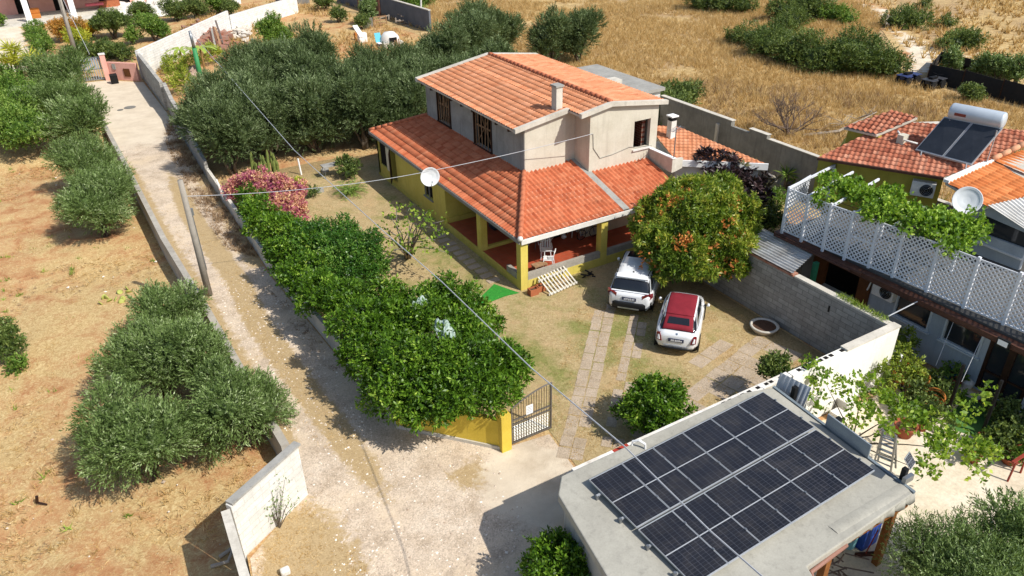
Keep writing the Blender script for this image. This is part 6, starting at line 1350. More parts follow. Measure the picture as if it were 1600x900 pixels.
    def tailpatch(y0, y1, z0, z1, mat, nm, par=e, out=.01, shape=None):
        """patch wrapped on the rear face"""
        V = []; pts = shape or [(y0, z0), (y1, z0), (y1, z1), (y0, z1)]
        def rearx(y, z):
            for k in range(60):
                s = -hl + k * .012; zb, zt, kk = interp(body, s)
                if hw * kk * (.985 if z < zt - .1 else .9) >= abs(y) - .02 and zt >= z - .02: return s
            return -hl + .6
        xx = min(rearx(y, z) for y, z in pts)
        mb = MB(); mb.prism([(max(xx, min(xx + .25, rearx(y, z))) - out, y, z) for y, z in pts], (.02, 0, 0)); return mb.build(nm, mat, par, world=False)
    if kind == 'suv':
        # rear bumper
        def bump(s):
            return [(hw * interp(body, s)[2] + .012, .62), (hw * interp(body, s)[2] + .02, .5), (hw * interp(body, s)[2] * .97, .34)]
        mb = MB(); ys = [-hw * .98 + hw * 1.96 * i / 16 for i in range(17)]; V, F = [], []
        for y in ys:
            t = abs(y) / hw; xx = -hl - .05 + .3 * t ** 5; V += [(xx + .02, y, .66), (xx - .02, y, .60), (xx - .02, y, .42), (xx + .05, y, .30)]
        for i in range(16):
            for k in range(3): a = i * 4; F.append((a + k, a + k + 1, a + k + 5, a + k + 4))
        mb.v = V; mb.f = F; mb.mi = [0] * len(F); o = mb.build('rear_bumper', m_plast, e, world=False, smooth=True); s_ = o.modifiers.new('t', 'SOLIDIFY'); s_.thickness = .05
        mb = MB(); mb.box(-hl - .085, -.42, .38, -hl - .06, .42, .43); mb.build('skid_plate', m_metal, e, world=False)
        for sg in (1, -1):
            mb = MB(); mb.prism([(-hl + .03, sg * .50, .86), (-hl + .1, sg * .80, .84), (-hl + .26, sg * .895, .90), (-hl + .26, sg * .885, 1.06), (-hl + .09, sg * .76, 1.05), (-hl + .045, sg * .50, .99)], (-.04, sg * .012, 0)); mb.build('tail_lamp', m_red, e, world=False)
            mb = MB(); mb.tube([(-hl + .55, sg * .6, Hh + .015), (-1.2, sg * .63, Hh + .05), (0, sg * .64, Hh + .055), (.3, sg * .63, Hh + .03), (.42, sg * .62, Hh)], .018, 6); mb.build('roof_rail', m_black, e, world=False, smooth=True)
        # tailgate glass surround and spoiler
        mb = MB(); mb.prism([(-hl + .14, -.70, 1.005), (-hl + .14, .70, 1.005), (-hl + .1, .74, 1.06), (-hl + .1, -.74, 1.06)], (.05, 0, .02)); mb.build('tailgate_edge', m_carw, e, world=False)
        mb = MB(); V = [(-hl + .34, -.6, Hh - .07), (-hl + .34, .6, Hh - .07), (-hl + .6, .62, Hh - .02), (-hl + .6, -.62, Hh - .02)]; mb.prism(V, (0, 0, .035)); mb.build('spoiler', m_carw, e, world=False, bevel=.01)
        mb = MB(); mb.prism([(-.1, -.50, Hh + .022), (.42, -.46, Hh + .0), (.42, .46, Hh + .0), (-.1, .50, Hh + .022)], (0, 0, .006)); mb.build('roof_glass', m_cglass, e, world=False)
        mb = MB(); mb.lathe([(.04, 0), (.03, .02), (0, .06)], (-hl + .75, 0, Hh + .01), 8); mb.build('aerial', m_black, e, world=False)
        pz, px_ = .80, -hl - .012; pt_ = 1
    else:
        def toppatch(x0, x1, f0, f1, mat, nm, lift=.032):
            xs = [x0 + (x1 - x0) * i / 16 for i in range(17)]
            def p_(s):
                zb, zt, kb, kt = interp(gh, s); t = (s - x0) / (x1 - x0); yt = hw * kt * (f0 + (f1 - f0) * t); c_ = [(yt, zt + lift - .03), (yt * .93, zt + lift - .005), (yt * .5, zt + lift + .006), (0, zt + lift + .01)]; return c_ + [(-y, z) for y, z in reversed(c_[:-1])]
            return strip(p_, xs, mat, nm, thick=.02)
        toppatch(-hl + .20, .28, .93, .90, m_softtop, 'fabric_roof')
        # rear window set in the fabric
        sa, sb = -hl + .36, -hl + .56; za = interp(gh, sa)[1]; zb_ = interp(gh, sb)[1]; mb = MB(); mb.prism([(sa, -.40, za + .052), (sa, .40, za + .052), (sb, .36, zb_ + .052), (sb, -.36, zb_ + .052)], (-.006, 0, .008)); mb.build('rear_window', m_cglass, e, world=False, bevel=.002)
        mb = MB(); s3 = -hl + .68; z3 = interp(gh, s3)[1]; mb.tube([(s3, -.52, z3 + .03), (s3 - .02, -.3, z3 + .055), (s3 - .02, .3, z3 + .055), (s3, .52, z3 + .03)], .018, 6); mb.build('fabric_seam', m_softtop, e, world=False, smooth=True)
        for sg in (1, -1):
            mb = MB(); mb.prism([(-hl + .03, sg * .50, .62), (-hl + .09, sg * .69, .64), (-hl + .16, sg * .70, .88), (-hl + .11, sg * .59, .92), (-hl + .06, sg * .54, .82)], (-.075, sg * .02, 0)); tl = mb.build('tail_lamp', m_red, e, world=False)
            mb = MB(); mb.prism([(-hl - .03, sg * .575, .68), (-hl + .0, sg * .665, .69), (-hl + .055, sg * .665, .83), (-hl + .02, sg * .62, .85)], (-.022, sg * .012, 0)); mb.build('lamp_centre', m_carw, tl, world=False)
        mb = MB(); V = []
        for i in range(13): y = -.68 + 1.36 * i / 12; V.append((-hl - .02 + .12 * (abs(y) / .68) ** 4, y, .46))
        mb.tube(V, .014, 6); mb.build('bumper_trim', m_chrome, e, world=False, smooth=True)
        mb = MB(); V = [(p[0] - .01, p[1] * .9, .36) for p in V]; mb.tube(V, .035, 6); mb.build('bumper_grille', m_black, e, world=False, smooth=True)
        mb = MB(); mb.lathe([(0, 0), (.045, 0), (.045, .01), (0, .014)], (-hl + .06, 0, .93), 14, (-1, 0, .5)); mb.build('badge', m_chrome, e, world=False)
        pz, px_ = .70, -hl - .012; pt_ = 2
    mb = MB(); mb.box(px_ - .012, -.28, pz - .065, px_ + .03, .28, pz + .065); pl_ = mb.build('number_plate', M('plate_surround', '#2c3350', '#3a4058', 3, .5), e, world=False)
    rs = random.Random(pt_); y = -.215      # the characters cannot be read in the photograph: pale smudged blocks only
    while y < .2:
        w_ = rs.uniform(.035, .06); mb = MB(); mb.box(px_ - .015, y, pz - .05 + rs.uniform(0, .015), px_ - .0125, y + w_, pz + rs.uniform(.02, .045)); mb.build('plate_patch', m_plate, pl_, world=False); y += w_ + rs.uniform(.012, .03)
    return e
def car_at(pxa, pxb, z, L):
    a, b = G(*pxa, z), G(*pxb, z); mid = (a + b) / 2; d = (b - a).normalized(); f = Vector((-d.y, d.x, 0)); return (mid.x + f.x * L / 2, mid.y + f.y * L / 2, 0), math.atan2(f.y, f.x)
l_, h_ = car_at((949, 477), (1015, 487), .38, 4.17); make_car('parked_suv', (l_[0], l_[1], 0.02), h_, 'white family car with black bumper parked nearest the veranda', 4.17, 1.78, 1.61, 'suv')
l_, h_ = car_at((1023, 540), (1087, 550), .35, 3.57); make_car('parked_small_car', (l_[0], l_[1], 0.02), h_, 'small white convertible car with dark red fabric roof', 3.57, 1.63, 1.49, 'small')

# ================================================================== SMALL THINGS
# plastic furniture on the veranda
def plastic_chair(p, rz, label, group=None, arm=True):
    e = empty('plastic_chair', p, label, 'chair', group, rz); mw = m_whiteclean
    mb = MB(); mb.box(-.22, -.21, .41, .22, .21, .44); mb.build('seat', mw, e, world=False, bevel=.01)
    for sx in (-1, 1):
        for sy in (-1, 1): mb = MB(); mb.tube([(sx * .19, sy * .19, .41), (sx * .24, sy * .24, 0)], [.022, .016], 6); mb.build('leg', mw, e, world=False)
        mb = MB(); mb.tube([(sx * .24, .2, .42), (sx * .26, .2, .64), (sx * .26, -.1, .66), (sx * .22, -.24, .66)], .02, 6); mb.build('armrest', mw, e, world=False)
    mb = MB(); mb.tube([(-.21, -.2, .43), (-.22, -.27, .8), (-.1, -.3, .86), (.1, -.3, .86), (.22, -.27, .8), (.21, -.2, .43)], .02, 6)
    for i in range(-2, 3): mb.beam((i * .075, -.215, .44), (i * .08, -.29, .84), .035, .012, (0, 1, 0))
    mb.build('backrest', mw, e, world=False); return e
gc = 'white plastic chairs on the veranda'
plastic_chair(tuple(G(853, 403, .37)), 2.6, 'white plastic armchair standing nearest the round table', gc)
plastic_chair(tuple(G(857, 417, .37)), .9, 'white plastic armchair pushed against the low veranda wall', gc)
plastic_chair(tuple(G(897, 367, .37)), 3.0, 'white plastic armchair at the back of the veranda beside the bicycle', gc)
plastic_chair(tuple(G(832, 380, .37)), 1.2, 'white plastic armchair in shade left of the round table', gc)
tb_ = G(848, 391, .37); e = empty('garden_table', tuple(tb_), 'round table with dark things on it in the veranda shade', 'table'); mb = MB(); mb.lathe([(0, .70), (.5, .70), (.5, .735), (0, .736)], tb_, 24); mb.build('tabletop', M('grey_table', '#a9a7a2', None, 2, .6), e)
for a in range(4): mb = MB(); c_, s_ = math.cos(a * 1.57 + .7), math.sin(a * 1.57 + .7); mb.tube([tb_ + Vector((.3 * c_, .3 * s_, .7)), tb_ + Vector((.36 * c_, .36 * s_, 0))], .02, 6); mb.build('leg', m_metal, e)
for dx, dy in ((-.15, .1), (.2, -.05)): mb = MB(); mb.lathe([(0, .74), (.1, .74), (.12, .8), (.1, .86), (0, .87)], tb_ + Vector((dx, dy, 0)), 12); one(mb, 'pot', m_black, 'black round pot on the %s of the round veranda table' % ('left' if dx < 0 else 'right'), 'pot')
bk = G(918, 372, .37); e = empty('bicycle', tuple(bk), 'dark childs bicycle leaning at the back of the veranda', 'bicycle')
for dx in (-.36, .36):
    mb = MB(); mb.tube([bk + Vector((dx + .25 * math.cos(t), 0, .26 + .25 * math.sin(t))) for t in [i * math.pi / 10 for i in range(21)]], .018, 6, False); wh = mb.build('wheel', m_tyre, e)
    mb = MB()
    for i in range(6): t = i * math.pi / 6; mb.tube([bk + Vector((dx + .24 * math.cos(t), 0, .26 + .24 * math.sin(t))), bk + Vector((dx - .24 * math.cos(t), 0, .26 - .24 * math.sin(t)))], .004, 4)
    mb.build('spokes', m_metal, wh, world=False) if False else mb.build('spokes', m_metal, e)
mb = MB(); q = lambda x, z: bk + Vector((x, 0, z)); mb.tube([q(-.36, .26), q(-.05, .27), q(.25, .62), q(-.12, .62), q(-.05, .27)], .016, 6); mb.tube([q(-.36, .26), q(-.12, .62)], .012, 6); mb.tube([q(.36, .26), q(.23, .75)], .016, 6); mb.build('frame', M('bicycle_paint', '#3b4a5c', None, 2, .4), e)
mb = MB(); mb.tube([q(.2, .78) + Vector((0, -.22, 0)), q(.23, .76), q(.2, .78) + Vector((0, .22, 0))], .014, 6); mb.build('handlebar', m_black, e); mb = MB(); mb.box(bk.x - .24, bk.y - .07, bk.z + .68, bk.x - .02, bk.y + .07, bk.z + .73); mb.build('saddle', m_black, e)
mb = MB(); p = G(881, 366, .6); mb.lathe([(0, 0), (.08, .02), (.13, .1), (.13, .14), (.08, .22), (0, .24)], (p.x, p.y, .37), 14); one(mb, 'ball', m_whiteclean, 'pale round ball on the floor at the back of the veranda', 'ball')
p = G(867, 372, .37); mb = MB(); mb.box(p.x - .3, p.y - .02, .36, p.x + .3, p.y + .3, 1.35); one(mb, 'barbecue', m_black, 'black covered barbecue in the deep shade of the veranda', 'barbecue', bevel=.03)
e = empty('low_bench', tuple(G(845, 424, .37)), 'low weathered wooden bench beside the veranda wall', 'bench'); b0 = G(845, 424, .37); mb = MB(); mb.box(b0.x - .35, b0.y - .1, b0.z + .3, b0.x + .3, b0.y + .25, b0.z + .35); mb.build('seat', m_woodpale, e)
for dx in (-.3, .25):
    for dy in (-.07, .2): mb = MB(); mb.box(b0.x + dx - .02, b0.y + dy - .02, b0.z, b0.x + dx + .02, b0.y + dy + .02, b0.z + .3); mb.build('leg', m_woodpale, e)
p = G(700, 345, .37); mb = MB(); mb.box(1.5, 5.0, .36, 2.2, 5.6, 1.1); one(mb, 'armchair', M('dark_cushion', '#3c4044', '#2e3135', 3, .8), 'dark upholstered armchair in the deep shade of the side veranda', 'armchair', bevel=.06)
# slatted white pallet leaning against the plinth
e = empty('white_pallet', tuple(G(870, 445, 0)), 'white slatted pallet frame leaning against the yellow plinth', 'pallet')
pa, pb_, pc_, pd_ = G(861, 463, .02), G(903, 444, .02), Vector((0, 0, 0)), Vector((0, 0, 0)); u_ = (pb_ - pa).normalized(); v_ = (Vector((-u_.y, u_.x, 0)) * .78 + Vector((0, 0, .42))).normalized(); W_ = (pb_ - pa).length
mw2 = M('weathered_white_paint', '#d8d4c8', '#bdb7a9', 5, .8)
mb = MB()
for t in (.1, .9): mb.beam(pa + v_ * .95 * t - u_ * .05, pa + v_ * .95 * t + u_ * (W_ + .05), .05, .09)
mb.build('rails', mw2, e)
for i in range(9): mb = MB(); mb.beam(pa + u_ * W_ * (i + .3) / 8.6 + Vector((0, 0, .05)), pa + u_ * W_ * (i + .3) / 8.6 + v_ * 1.02 + Vector((0, 0, .05)), .07, .03); mb.build('slat', mw2, e)
def planter(name, p, w_, d_, h_, mat, label, grp=None, soil='soil'):
    p = Vector(p); e = empty(name, p, label, 'planter', grp); mb = MB(); t = .03
    mb.box(p.x - w_ / 2, p.y - d_ / 2, p.z, p.x + w_ / 2, p.y - d_ / 2 + t, p.z + h_); mb.box(p.x - w_ / 2, p.y + d_ / 2 - t, p.z, p.x + w_ / 2, p.y + d_ / 2, p.z + h_); mb.box(p.x - w_ / 2, p.y - d_ / 2 + t, p.z, p.x - w_ / 2 + t, p.y + d_ / 2 - t, p.z + h_); mb.box(p.x + w_ / 2 - t, p.y - d_ / 2 + t, p.z, p.x + w_ / 2, p.y + d_ / 2 - t, p.z + h_)
    mb.build('box', mat, e); mb = MB(); mb.box(p.x - w_ / 2 + t, p.y - d_ / 2 + t, p.z, p.x + w_ / 2 - t, p.y + d_ / 2 - t, p.z + h_ * .75); mb.build('soil', M('potting_soil', '#4a382a', '#5d4836', 9, .95), e); return e
planter('brick_planter', G(833, 460, 0), .4, .28, .3, m_terra, 'terracotta planter box nearest the corner column'); planter('brick_planter', G(845, 454, 0), .36, .26, .28, m_terra, 'terracotta planter box between the other box and the white pallet')
mo_a = M('faded_red_clay', '#8f4a35', '#a05c44', 4, .85)
def pot(p, r, h, mat, label, cat='plant pot', name='plant_pot', fol=None, fm=None, prof=None, soil=True):
    p = Vector(p); e = empty(name, p, label, cat); mb = MB(); mb.lathe(prof or [(0, 0), (r * .65, 0), (r, h), (r * 1.07, h), (r * 1.07, h + .03), (r * .93, h + .03), (r * .88, h * .8), (0, h * .8)], p, 24); mb.build('pot', mat, e, smooth=True)
    if soil: mb = MB(); mb.lathe([(0, h * .82 if not prof else .20), (r * .9, h * .82 if not prof else .20)], p, 20); mb.build('soil', M('dark_soil', '#4b3528', '#5f4636', 9, .95), e)
    if fol:
        P, D, T = crown_pts([(p.x, p.y, p.z + h + fol * .6, fol, fol, fol * .8)], 60); V, t = sprigs(P, D, T, 'flower'); np_mesh('foliage', V, 4, fm or BU, t, e)
    return e
pot(G(1193, 516, 0), .5, .12, m_concpale, 'wide round concrete bowl planter by the block wall', prof=[(0, 0), (.42, 0), (.54, .2), (.56, .24), (.46, .25), (.43, .16), (0, .15)])
# small motor bits by the veranda
e = empty('scrap_heap', tuple(G(919, 434, 0)), 'small heap of dark scrap beside the yellow plinth', 'scrap'); mb = MB(); p = G(919, 434, 0)
for i in range(8): a = p + Vector((random.gauss(0, .16), random.gauss(0, .12), .05 + random.random() * .15)); mb.tube([a, a + Vector((random.gauss(0, .18), random.gauss(0, .15), random.gauss(0, .06)))], .035, 6)
mb.build('scrap', m_plast, e)
mb = MB(); tp_ = [G(752, 462, .012), G(776, 446, .012), G(813, 456, .012), G(775, 470, .012)]; 
sheet('artificial_turf', [(v.x, v.y) for v in (G(738, 477), G(772, 444), G(812, 458), G(790, 463), G(762, 474))], .012, M('turf_green', '#2f8a2f', '#3c9c35', 8, .9, bump=.6, fine=.3), .5)
# things on the left lawn
p = G(521, 275, 0); e = empty('garden_table', tuple(p), 'old grey garden table on the dry lawn near the grove', 'table'); mb = MB(); mb.box(p.x - .6, p.y - .3, .68, p.x + .6, p.y + .3, .73); mb.build('tabletop', m_conc, e)
for dx in (-.5, .5):
    for dy in (-.22, .22): mb = MB(); mb.tube([(p.x + dx, p.y + dy, .68), (p.x + dx * 1.05, p.y + dy, 0)], .02, 5); mb.build('leg', m_metal, e)
p = G(471, 273, 0); mb = MB(); mb.tube([p, p + Vector((-.05, 0, 1.0))], .05, 8); one(mb, 'marker_post', m_whiteclean, 'short white pipe standing on the lawn near the grove', 'post')
p = G(345, 306, 0); mb = MB(); mb.tube([G(350, 312, .5), G(338, 280, 1.5)], .05, 8); one(mb, 'white_pipe', m_white, 'leaning white pipe beside the low lane wall above the bougainvillea', 'pipe')
for i, (px, py) in enumerate(((508, 268), (500, 300))): p = G(px, py, 0); mb = MB(); mb.box(p.x - .2, p.y - .15, 0, p.x + .2, p.y + .15, .18); one(mb, 'grey_slab', m_conc, ('grey stone slab lying left of the old garden table', 'grey stone slab lying below the old garden table')[i], 'stone')
tree_px('garden_shrub', 462, 290, 0, .3, 13, 'bush', YG, 'yellow green tuft beside the short white pipe', 50, trunk=None, n=3, cat='plant'); tree_px('garden_shrub', 487, 300, 0, .3, 10, 'bush', WS, 'small faded tuft right of the bougainvillea', 45, trunk=None, n=3, cat='plant')
# poles and cables
def upole(name, base, h, r, mat, label, lean=(0, 0)):
    b = Vector(base); mb = MB(); mb.tube([b - Vector((0, 0, .05)), b + Vector((lean[0] * .5, lean[1] * .5, h * .5)), b + Vector((lean[0], lean[1], h))], [r, r * .88, r * .72], 12); return b, mb
b, mb = upole('x', G(327, 461, 0), 5.25, .145, m_polewood, ''); e = empty('utility_pole', tuple(b), 'grey weathered utility pole standing on the gravel lane at the retaining wall', 'utility pole'); mb.build('pole', m_polewood, e, smooth=True)
mb = MB(); mb.box(b.x + .1, b.y - .05, 3.7, b.x + .2, b.y + .05, 4.0); mb.build('bracket', m_metal, e); mb = MB(); mb.tube([b + Vector((.13, 0, 3.7)), b + Vector((.15, 0, 1.2))], .02, 6); mb.build('conduit', m_metal, e)
b2, mb = upole('x', G(122, 95, 0), 7.2, .2, m_polewood, ''); e = empty('utility_pole', tuple(b2), 'tall pale utility pole behind the far gate of the pink house', 'utility pole'); mb.build('pole', m_polewood, e, smooth=True)
gp0 = G(318, 141, 0); gp = MB(); gtopp = G(303, 62, 5.0) ; 
e = empty('green_pole', tuple(gp0), 'bright green painted pole rising beside the banana plants', 'utility pole'); gp.tube([gp0, (gp0.x, gp0.y, 3.3)], [.2, .17], 12); gp.build('pole', m_green, e, smooth=True); mb = MB(); mb.tube([(gp0.x, gp0.y, 3.3), (gp0.x - .05, gp0.y, 4.6)], [.13, .1], 10); mb.build('pole_top', m_metal, e, smooth=True)
tg = Vector((gp0.x, gp0.y, 4.5)); 
wire([tg, G(460, 235, 4.6), G(600, 362, 5.2), G(690, 440, 5.6), G(830, 575, 6.1), G(975, 697, 6.6), G(1110, 830, 7.0), G(1230, 935, 7.3)], .015, 'overhead_cable', m_wire, 'thick pale cable running diagonally across the whole picture', n=6)
wire([(b.x + .1, b.y, 4.55), G(500, 293, 4.3), G(668, 268, 4.4), (5.62, 2.92, 5.02)], .014, 'overhead_cable', m_wire, 'thin cable from the weathered pole past the dish to the upper wall', sag=.06)
# far wires at top left
wire([b2 + Vector((0, 0, 7)), G(140, 85, 1)], .02, 'stay_wire', m_wire, 'stay wire of the tall far pole at the pink gate wall')
# patio things
def ladder(a, b_, label):
    a, b_ = Vector(a), Vector(b_); e = empty('step_ladder', a, label, 'ladder'); d = (b_ - a); s = Vector((d.y, -d.x, 0)).normalized() * .2
    for o_ in (0, .55):
        off = Vector((s.x, s.y, 0)).cross(Vector((0, 0, 1))).normalized() * o_
        for sg in (1, -1): mb = MB(); mb.beam(a + off + s * sg * 1.2, b_ + s * sg * .8, .05, .03); mb.build('rail', m_metal, e)
        for i in range(1, 7): mb = MB(); t = i / 7; c_ = (a + off).lerp(b_, t); mb.beam(c_ - s * (1.2 - .4 * t), c_ + s * (1.2 - .4 * t), .04, .02); mb.build('rung', m_metal, e)
for k, (px, py, r, mt_, lb_) in enumerate(((1440, 612, .14, m_terra, 'small terracotta pot left of the row along the blue grey wall'), (1428, 642, .16, m_conc, 'grey pot with a bushy plant between the rattan chairs'), (1470, 634, .17, mo_a, 'old red pot with leafy plant beside the dark carpet post'), (1488, 640, .13, m_white, 'small white pot beside the dark carpet post'), (1440, 672, .16, m_terra, 'terracotta pot with plant below the lowest rattan chair'), (1562, 668, .2, m_conc, 'grey pot with straggly plant right of the carpet'), (1580, 700, .22, m_terra, 'terracotta pot with tall plant near the right picture edge'), (1520, 722, .18, mo_a, 'old red pot half hidden under the grapevine'))):
    pot(G(px, py, 0), r, .28, mt_, lb_, fol=.24 + .04 * (k % 3), fm=(BU, WS, BD, VN)[k % 4])
ladder(G(1376, 742, .9), G(1390, 676, 2.9), 'tall aluminium step ladder standing beside the solar roof edge')
pl = empty('solar_lamp_post', (.75, -16.85, 0), 'black post carrying a small solar panel lamp at the roof corner', 'lamp'); mb = MB(); mb.box(.7, -16.92, 0, .82, -16.8, 3.05); mb.build('post', m_black, pl)
lc = G(1421, 720, 3.35); rgt = RT.copy(); rgt.z = 0; rgt.normalize(); fwd = Vector((-rgt.y, rgt.x, 0)) 
nn_ = Vector((.3, -.75, .7)).normalized(); uu = Vector((1, .2, 0)).normalized(); vv = nn_.cross(uu); uu = vv.cross(nn_)
mb = MB(); c0 = [lc + uu * a * .2 + vv * b * .15 for a, b in ((-1, -1), (1, -1), (1, 1), (-1, 1))]; mb.prism(c0, nn_ * .02); sp1 = mb.build('panel_frame', m_alu, pl); mb = MB(); mb.prism([lc + uu * a * .185 + vv * b * .135 + nn_ * .0205 for a, b in ((-1, -1), (1, -1), (1, 1), (-1, 1))], nn_ * .004); mb.build('panel_cells', M('small_cells', '#20222c', '#2a2d3a', 3, .25, .5), sp1, world=False)
mb = MB()
for i in range(1, 6): a = -.185 + .37 * i / 6; mb.beam(lc + uu * a - vv * .135 + nn_ * .026, lc + uu * a + vv * .135 + nn_ * .026, .005)
mb.beam(lc - uu * .185 + nn_ * .026, lc + uu * .185 + nn_ * .026, .007); mb.build('panel_lines', m_alu, sp1, world=False)
mb = MB(); mb.box(.6, -17.03, 2.72, .92, -16.93, 2.9); mb.build('lamp_head', m_metal, pl)
# corrugated fence sheets, posts, boxes in the corner behind the garage
sf = empty('sheet_metal_fence', (1.6, -12.6, 0), 'grey corrugated sheet fence behind the corner of the solar roof', 'fence')
corrugated(G(1220, 582, 3.1), G(1268, 606, 3.0), G(1249, 652, 2.1), G(1206, 622, 2.2), M('grey_sheet', '#b5bbc2', '#a4abb3', 3, .5, .4, .2), 'sheet', sf, .12, .007)
corrugated((1.2, -13.5, 1.9), (2.0, -13.0, 1.9), (2.0, -13.0, .1), (1.2, -13.5, .1), M('grey_sheet_low', '#b4b8bc', '#a3a8ad', 3, .5, .4, .2), 'sheet', sf, .12, .02)
for k, (x, y, h) in enumerate(((1.08, -13.2, 2.95), (1.0, -14.75, 2.95))): mb = MB(); mb.box(x, y, 0, x + .13, y + .13, h); one(mb, 'black_post', m_black, ('black square post next to the corrugated sheets', 'black square post at the start of the grey upstand on the roof edge')[k], 'post')
for (px, py, w_, h_, mt, nm, lb_) in [(1318, 640, .5, .5, m_white, 'white_crate', 'white crate under the grapevine near the sheet fence'), (1297, 632, .5, .45, m_conc, 'grey_crate', 'grey crate against the sheet fence'), (1328, 622, .35, .35, m_whiteclean, 'white_bucket_box', 'small white box behind the crates under the grapevine'), (1308, 655, .4, .3, m_white, 'white_tray', 'white tray on the patio floor by the black post'), (1375, 595, .45, .8, M('beige_board', '#b9ad98', '#a89c88', 3, .8), 'beige_cabinet', 'beige cabinet among the lime green shrubs'), (1390, 588, .35, .95, m_whiteclean, 'white_cabinet', 'white upright cabinet beside the orange chair')]:
    p = G(px, py, 0); mb = MB(); mb.box(p.x - w_ / 2, p.y - w_ / 2, 0, p.x + w_ / 2, p.y + w_ / 2, h_); one(mb, nm, mt, lb_, 'box', bevel=.02)
m_orch = M('orange_rattan', '#c07a33', '#a8642a', 6, .7, bump=.3)
def rattan(p, rz, label, mat=m_orch):
    e = empty('rattan_chair', p, label, 'chair', 'rattan chairs on the patio', rz); mb = MB(); mb.lathe([(0, .38), (.24, .38), (.26, .41), (.24, .44), (0, .45)], (0, 0, 0), 18); mb.build('seat', mat, e, world=False)
    for i in range(4): a = i * 1.57 + .78; mb = MB(); mb.tube([(.2 * math.cos(a), .2 * math.sin(a), .4), (.25 * math.cos(a), .25 * math.sin(a), 0)], .02, 6); mb.build('leg', mat, e, world=False)
    mb = MB()
    for r_, z in ((.3, .66), (.29, .58), (.28, .5), (.31, .74), (.31, .82)): mb.tube([(r_ * math.cos(t), r_ * math.sin(t), z + (.0 if z < .7 else .1 * math.cos(t * 1.0 - 0))) for t in [-1.7 + i * 3.4 / 12 for i in range(13)]], .022, 6)
    mb.build('backrest', mat, e, world=False)
rattan(tuple(G(1404, 608, 0)), .9, 'orange rattan chair beside the white cabinet on the patio'); rattan(tuple(G(1427, 622, 0)), -.3, 'orange rattan chair in the middle of the crowded plants'); rattan(tuple(G(1450, 650, 0)), .4, 'orange rattan chair nearest the grapevine on the patio')
mo_ = M('old_terracotta', '#a35a3c', '#8b4a31', 4, .85)
for (px, py, r, h, lb_, fo) in [(1411, 680, .33, .4, 'large terracotta pot under the grapevine beside the ladder', None), (1543, 697, .36, .25, 'wide terracotta bowl at the right side of the green carpet', .2), (1465, 607, .17, .3, 'small terracotta pot against the blue grey wall', .2), (1492, 603, .18, .28, 'dark red pot against the blue grey wall near the glass door', .15), (1576, 722, .3, .22, 'low terracotta trough in the lower right flower bed', .2)]: pot(G(px, py, 0), r, h, mo_, lb_, fol=fo)
pot(G(1482, 594, 0), .2, .35, M('teal_glaze', '#2e7f86', '#256c73', 3, .4), 'teal glazed pot against the blue grey wall', fol=.2, name='teal_pot')
p = G(1510, 604, 0); mb = MB(); mb.lathe([(0, 0), (.16, 0), (.2, .2), (.1, .3), (0, .3)], p, 14); one(mb, 'white_jar', m_white, 'white jar standing at the corner of the glass door', 'jar')
sheet('green_carpet', [(v.x, v.y) for v in (G(1498, 615), G(1600, 655), G(1600, 720), G(1545, 690), G(1478, 668))], .012, M('carpet_green', '#4f7a3a', '#5c8a45', 5, .95, bump=.5, fine=.25), .6)
p = G(1548, 628, 0); mb = MB(); mb.box(p.x - .35, p.y - .25, .012, p.x + .35, p.y + .25, .03); one(mb, 'door_mat', M('maroon_mat', '#6b3436', '#5a2a2d', 6, .95), 'maroon door mat on the green carpet', 'mat')
for k, (pa_, pb2) in enumerate((((1478, 652), (1500, 610)), ((1534, 678), (1556, 636)))):
    a_, b_ = G(*pa_, 0), G(*pb2, 0); mb = MB(); mb.box(a_.x - .04, a_.y - .04, 0, a_.x + .04, a_.y + .04, 2.1); one(mb, 'pergola_post', m_black, ('dark post at the near left corner of the green carpet', 'dark post at the right side of the green carpet')[k], 'post')
p = G(1585, 745, 0); e = empty('red_stand', tuple(p), 'red three legged metal stand at the right edge of the patio', 'stand'); mb = MB(); mr = M('red_stand_paint', '#9b3f30', '#833427', 3, .6); mb.box(p.x - .5, p.y - .03, .78, p.x + .4, p.y + .05, .83); mb.build('top_bar', mr, e)
for dx in (-.3, .25): mb = MB(); mb.tube([(p.x + dx, p.y, .8), (p.x + dx * 1.2, p.y, 0)], .03, 6); mb.build('leg', mr, e)
# under the garage roof
m_blue2 = M('blue_plastic', '#2f55b0', '#274798', 2, .4); p = G(1345, 845, 0); e = empty('blue_crate', (p.x, p.y, 0), 'blue plastic crate beside the timber post under the roof edge', 'crate'); mb = MB()
mb.box(p.x - .3, p.y - .25, 0, p.x - .27, p.y + .25, .75); mb.box(p.x + .27, p.y - .25, 0, p.x + .3, p.y + .25, .75); mb.box(p.x - .27, p.y - .25, 0, p.x + .27, p.y - .22, .75); mb.box(p.x - .27, p.y + .22, 0, p.x + .27, p.y + .25, .75); mb.build('shell', m_blue2, e)
p = G(1327, 838, .3); mb = MB(); mb.lathe([(0, 0), (.2, 0), (.25, .8), (.22, .85), (0, .85)], (p.x, p.y, 0), 16); one(mb, 'teal_barrel', M('pale_teal', '#8cc4c9', '#79b0b6', 2, .5), 'pale teal barrel behind the blue crate under the roof edge', 'barrel')
e = empty('broom', tuple(G(1352, 868, 0)), 'red handled broom leaning at the timber post', 'broom'); a_, b_ = G(1352, 866, .05), G(1372, 828, 1.1); mb = MB(); mb.tube([a_, b_], .016, 6); mb.build('handle', mr, e); mb = MB(); d_ = Vector((.8, -.4, 0)); mb.beam(a_ - d_ * .3, a_ + d_ * .3, .08, .1); mb.build('brush', M('brush_bristles', '#5b3428', '#46281f', 8, .9), e)
e = empty('wood_pile', tuple(G(1300, 890, 0)), 'dark heap of cut branches under the garage roof edge', 'wood pile'); mb = MB(); p = G(1300, 893, .2)
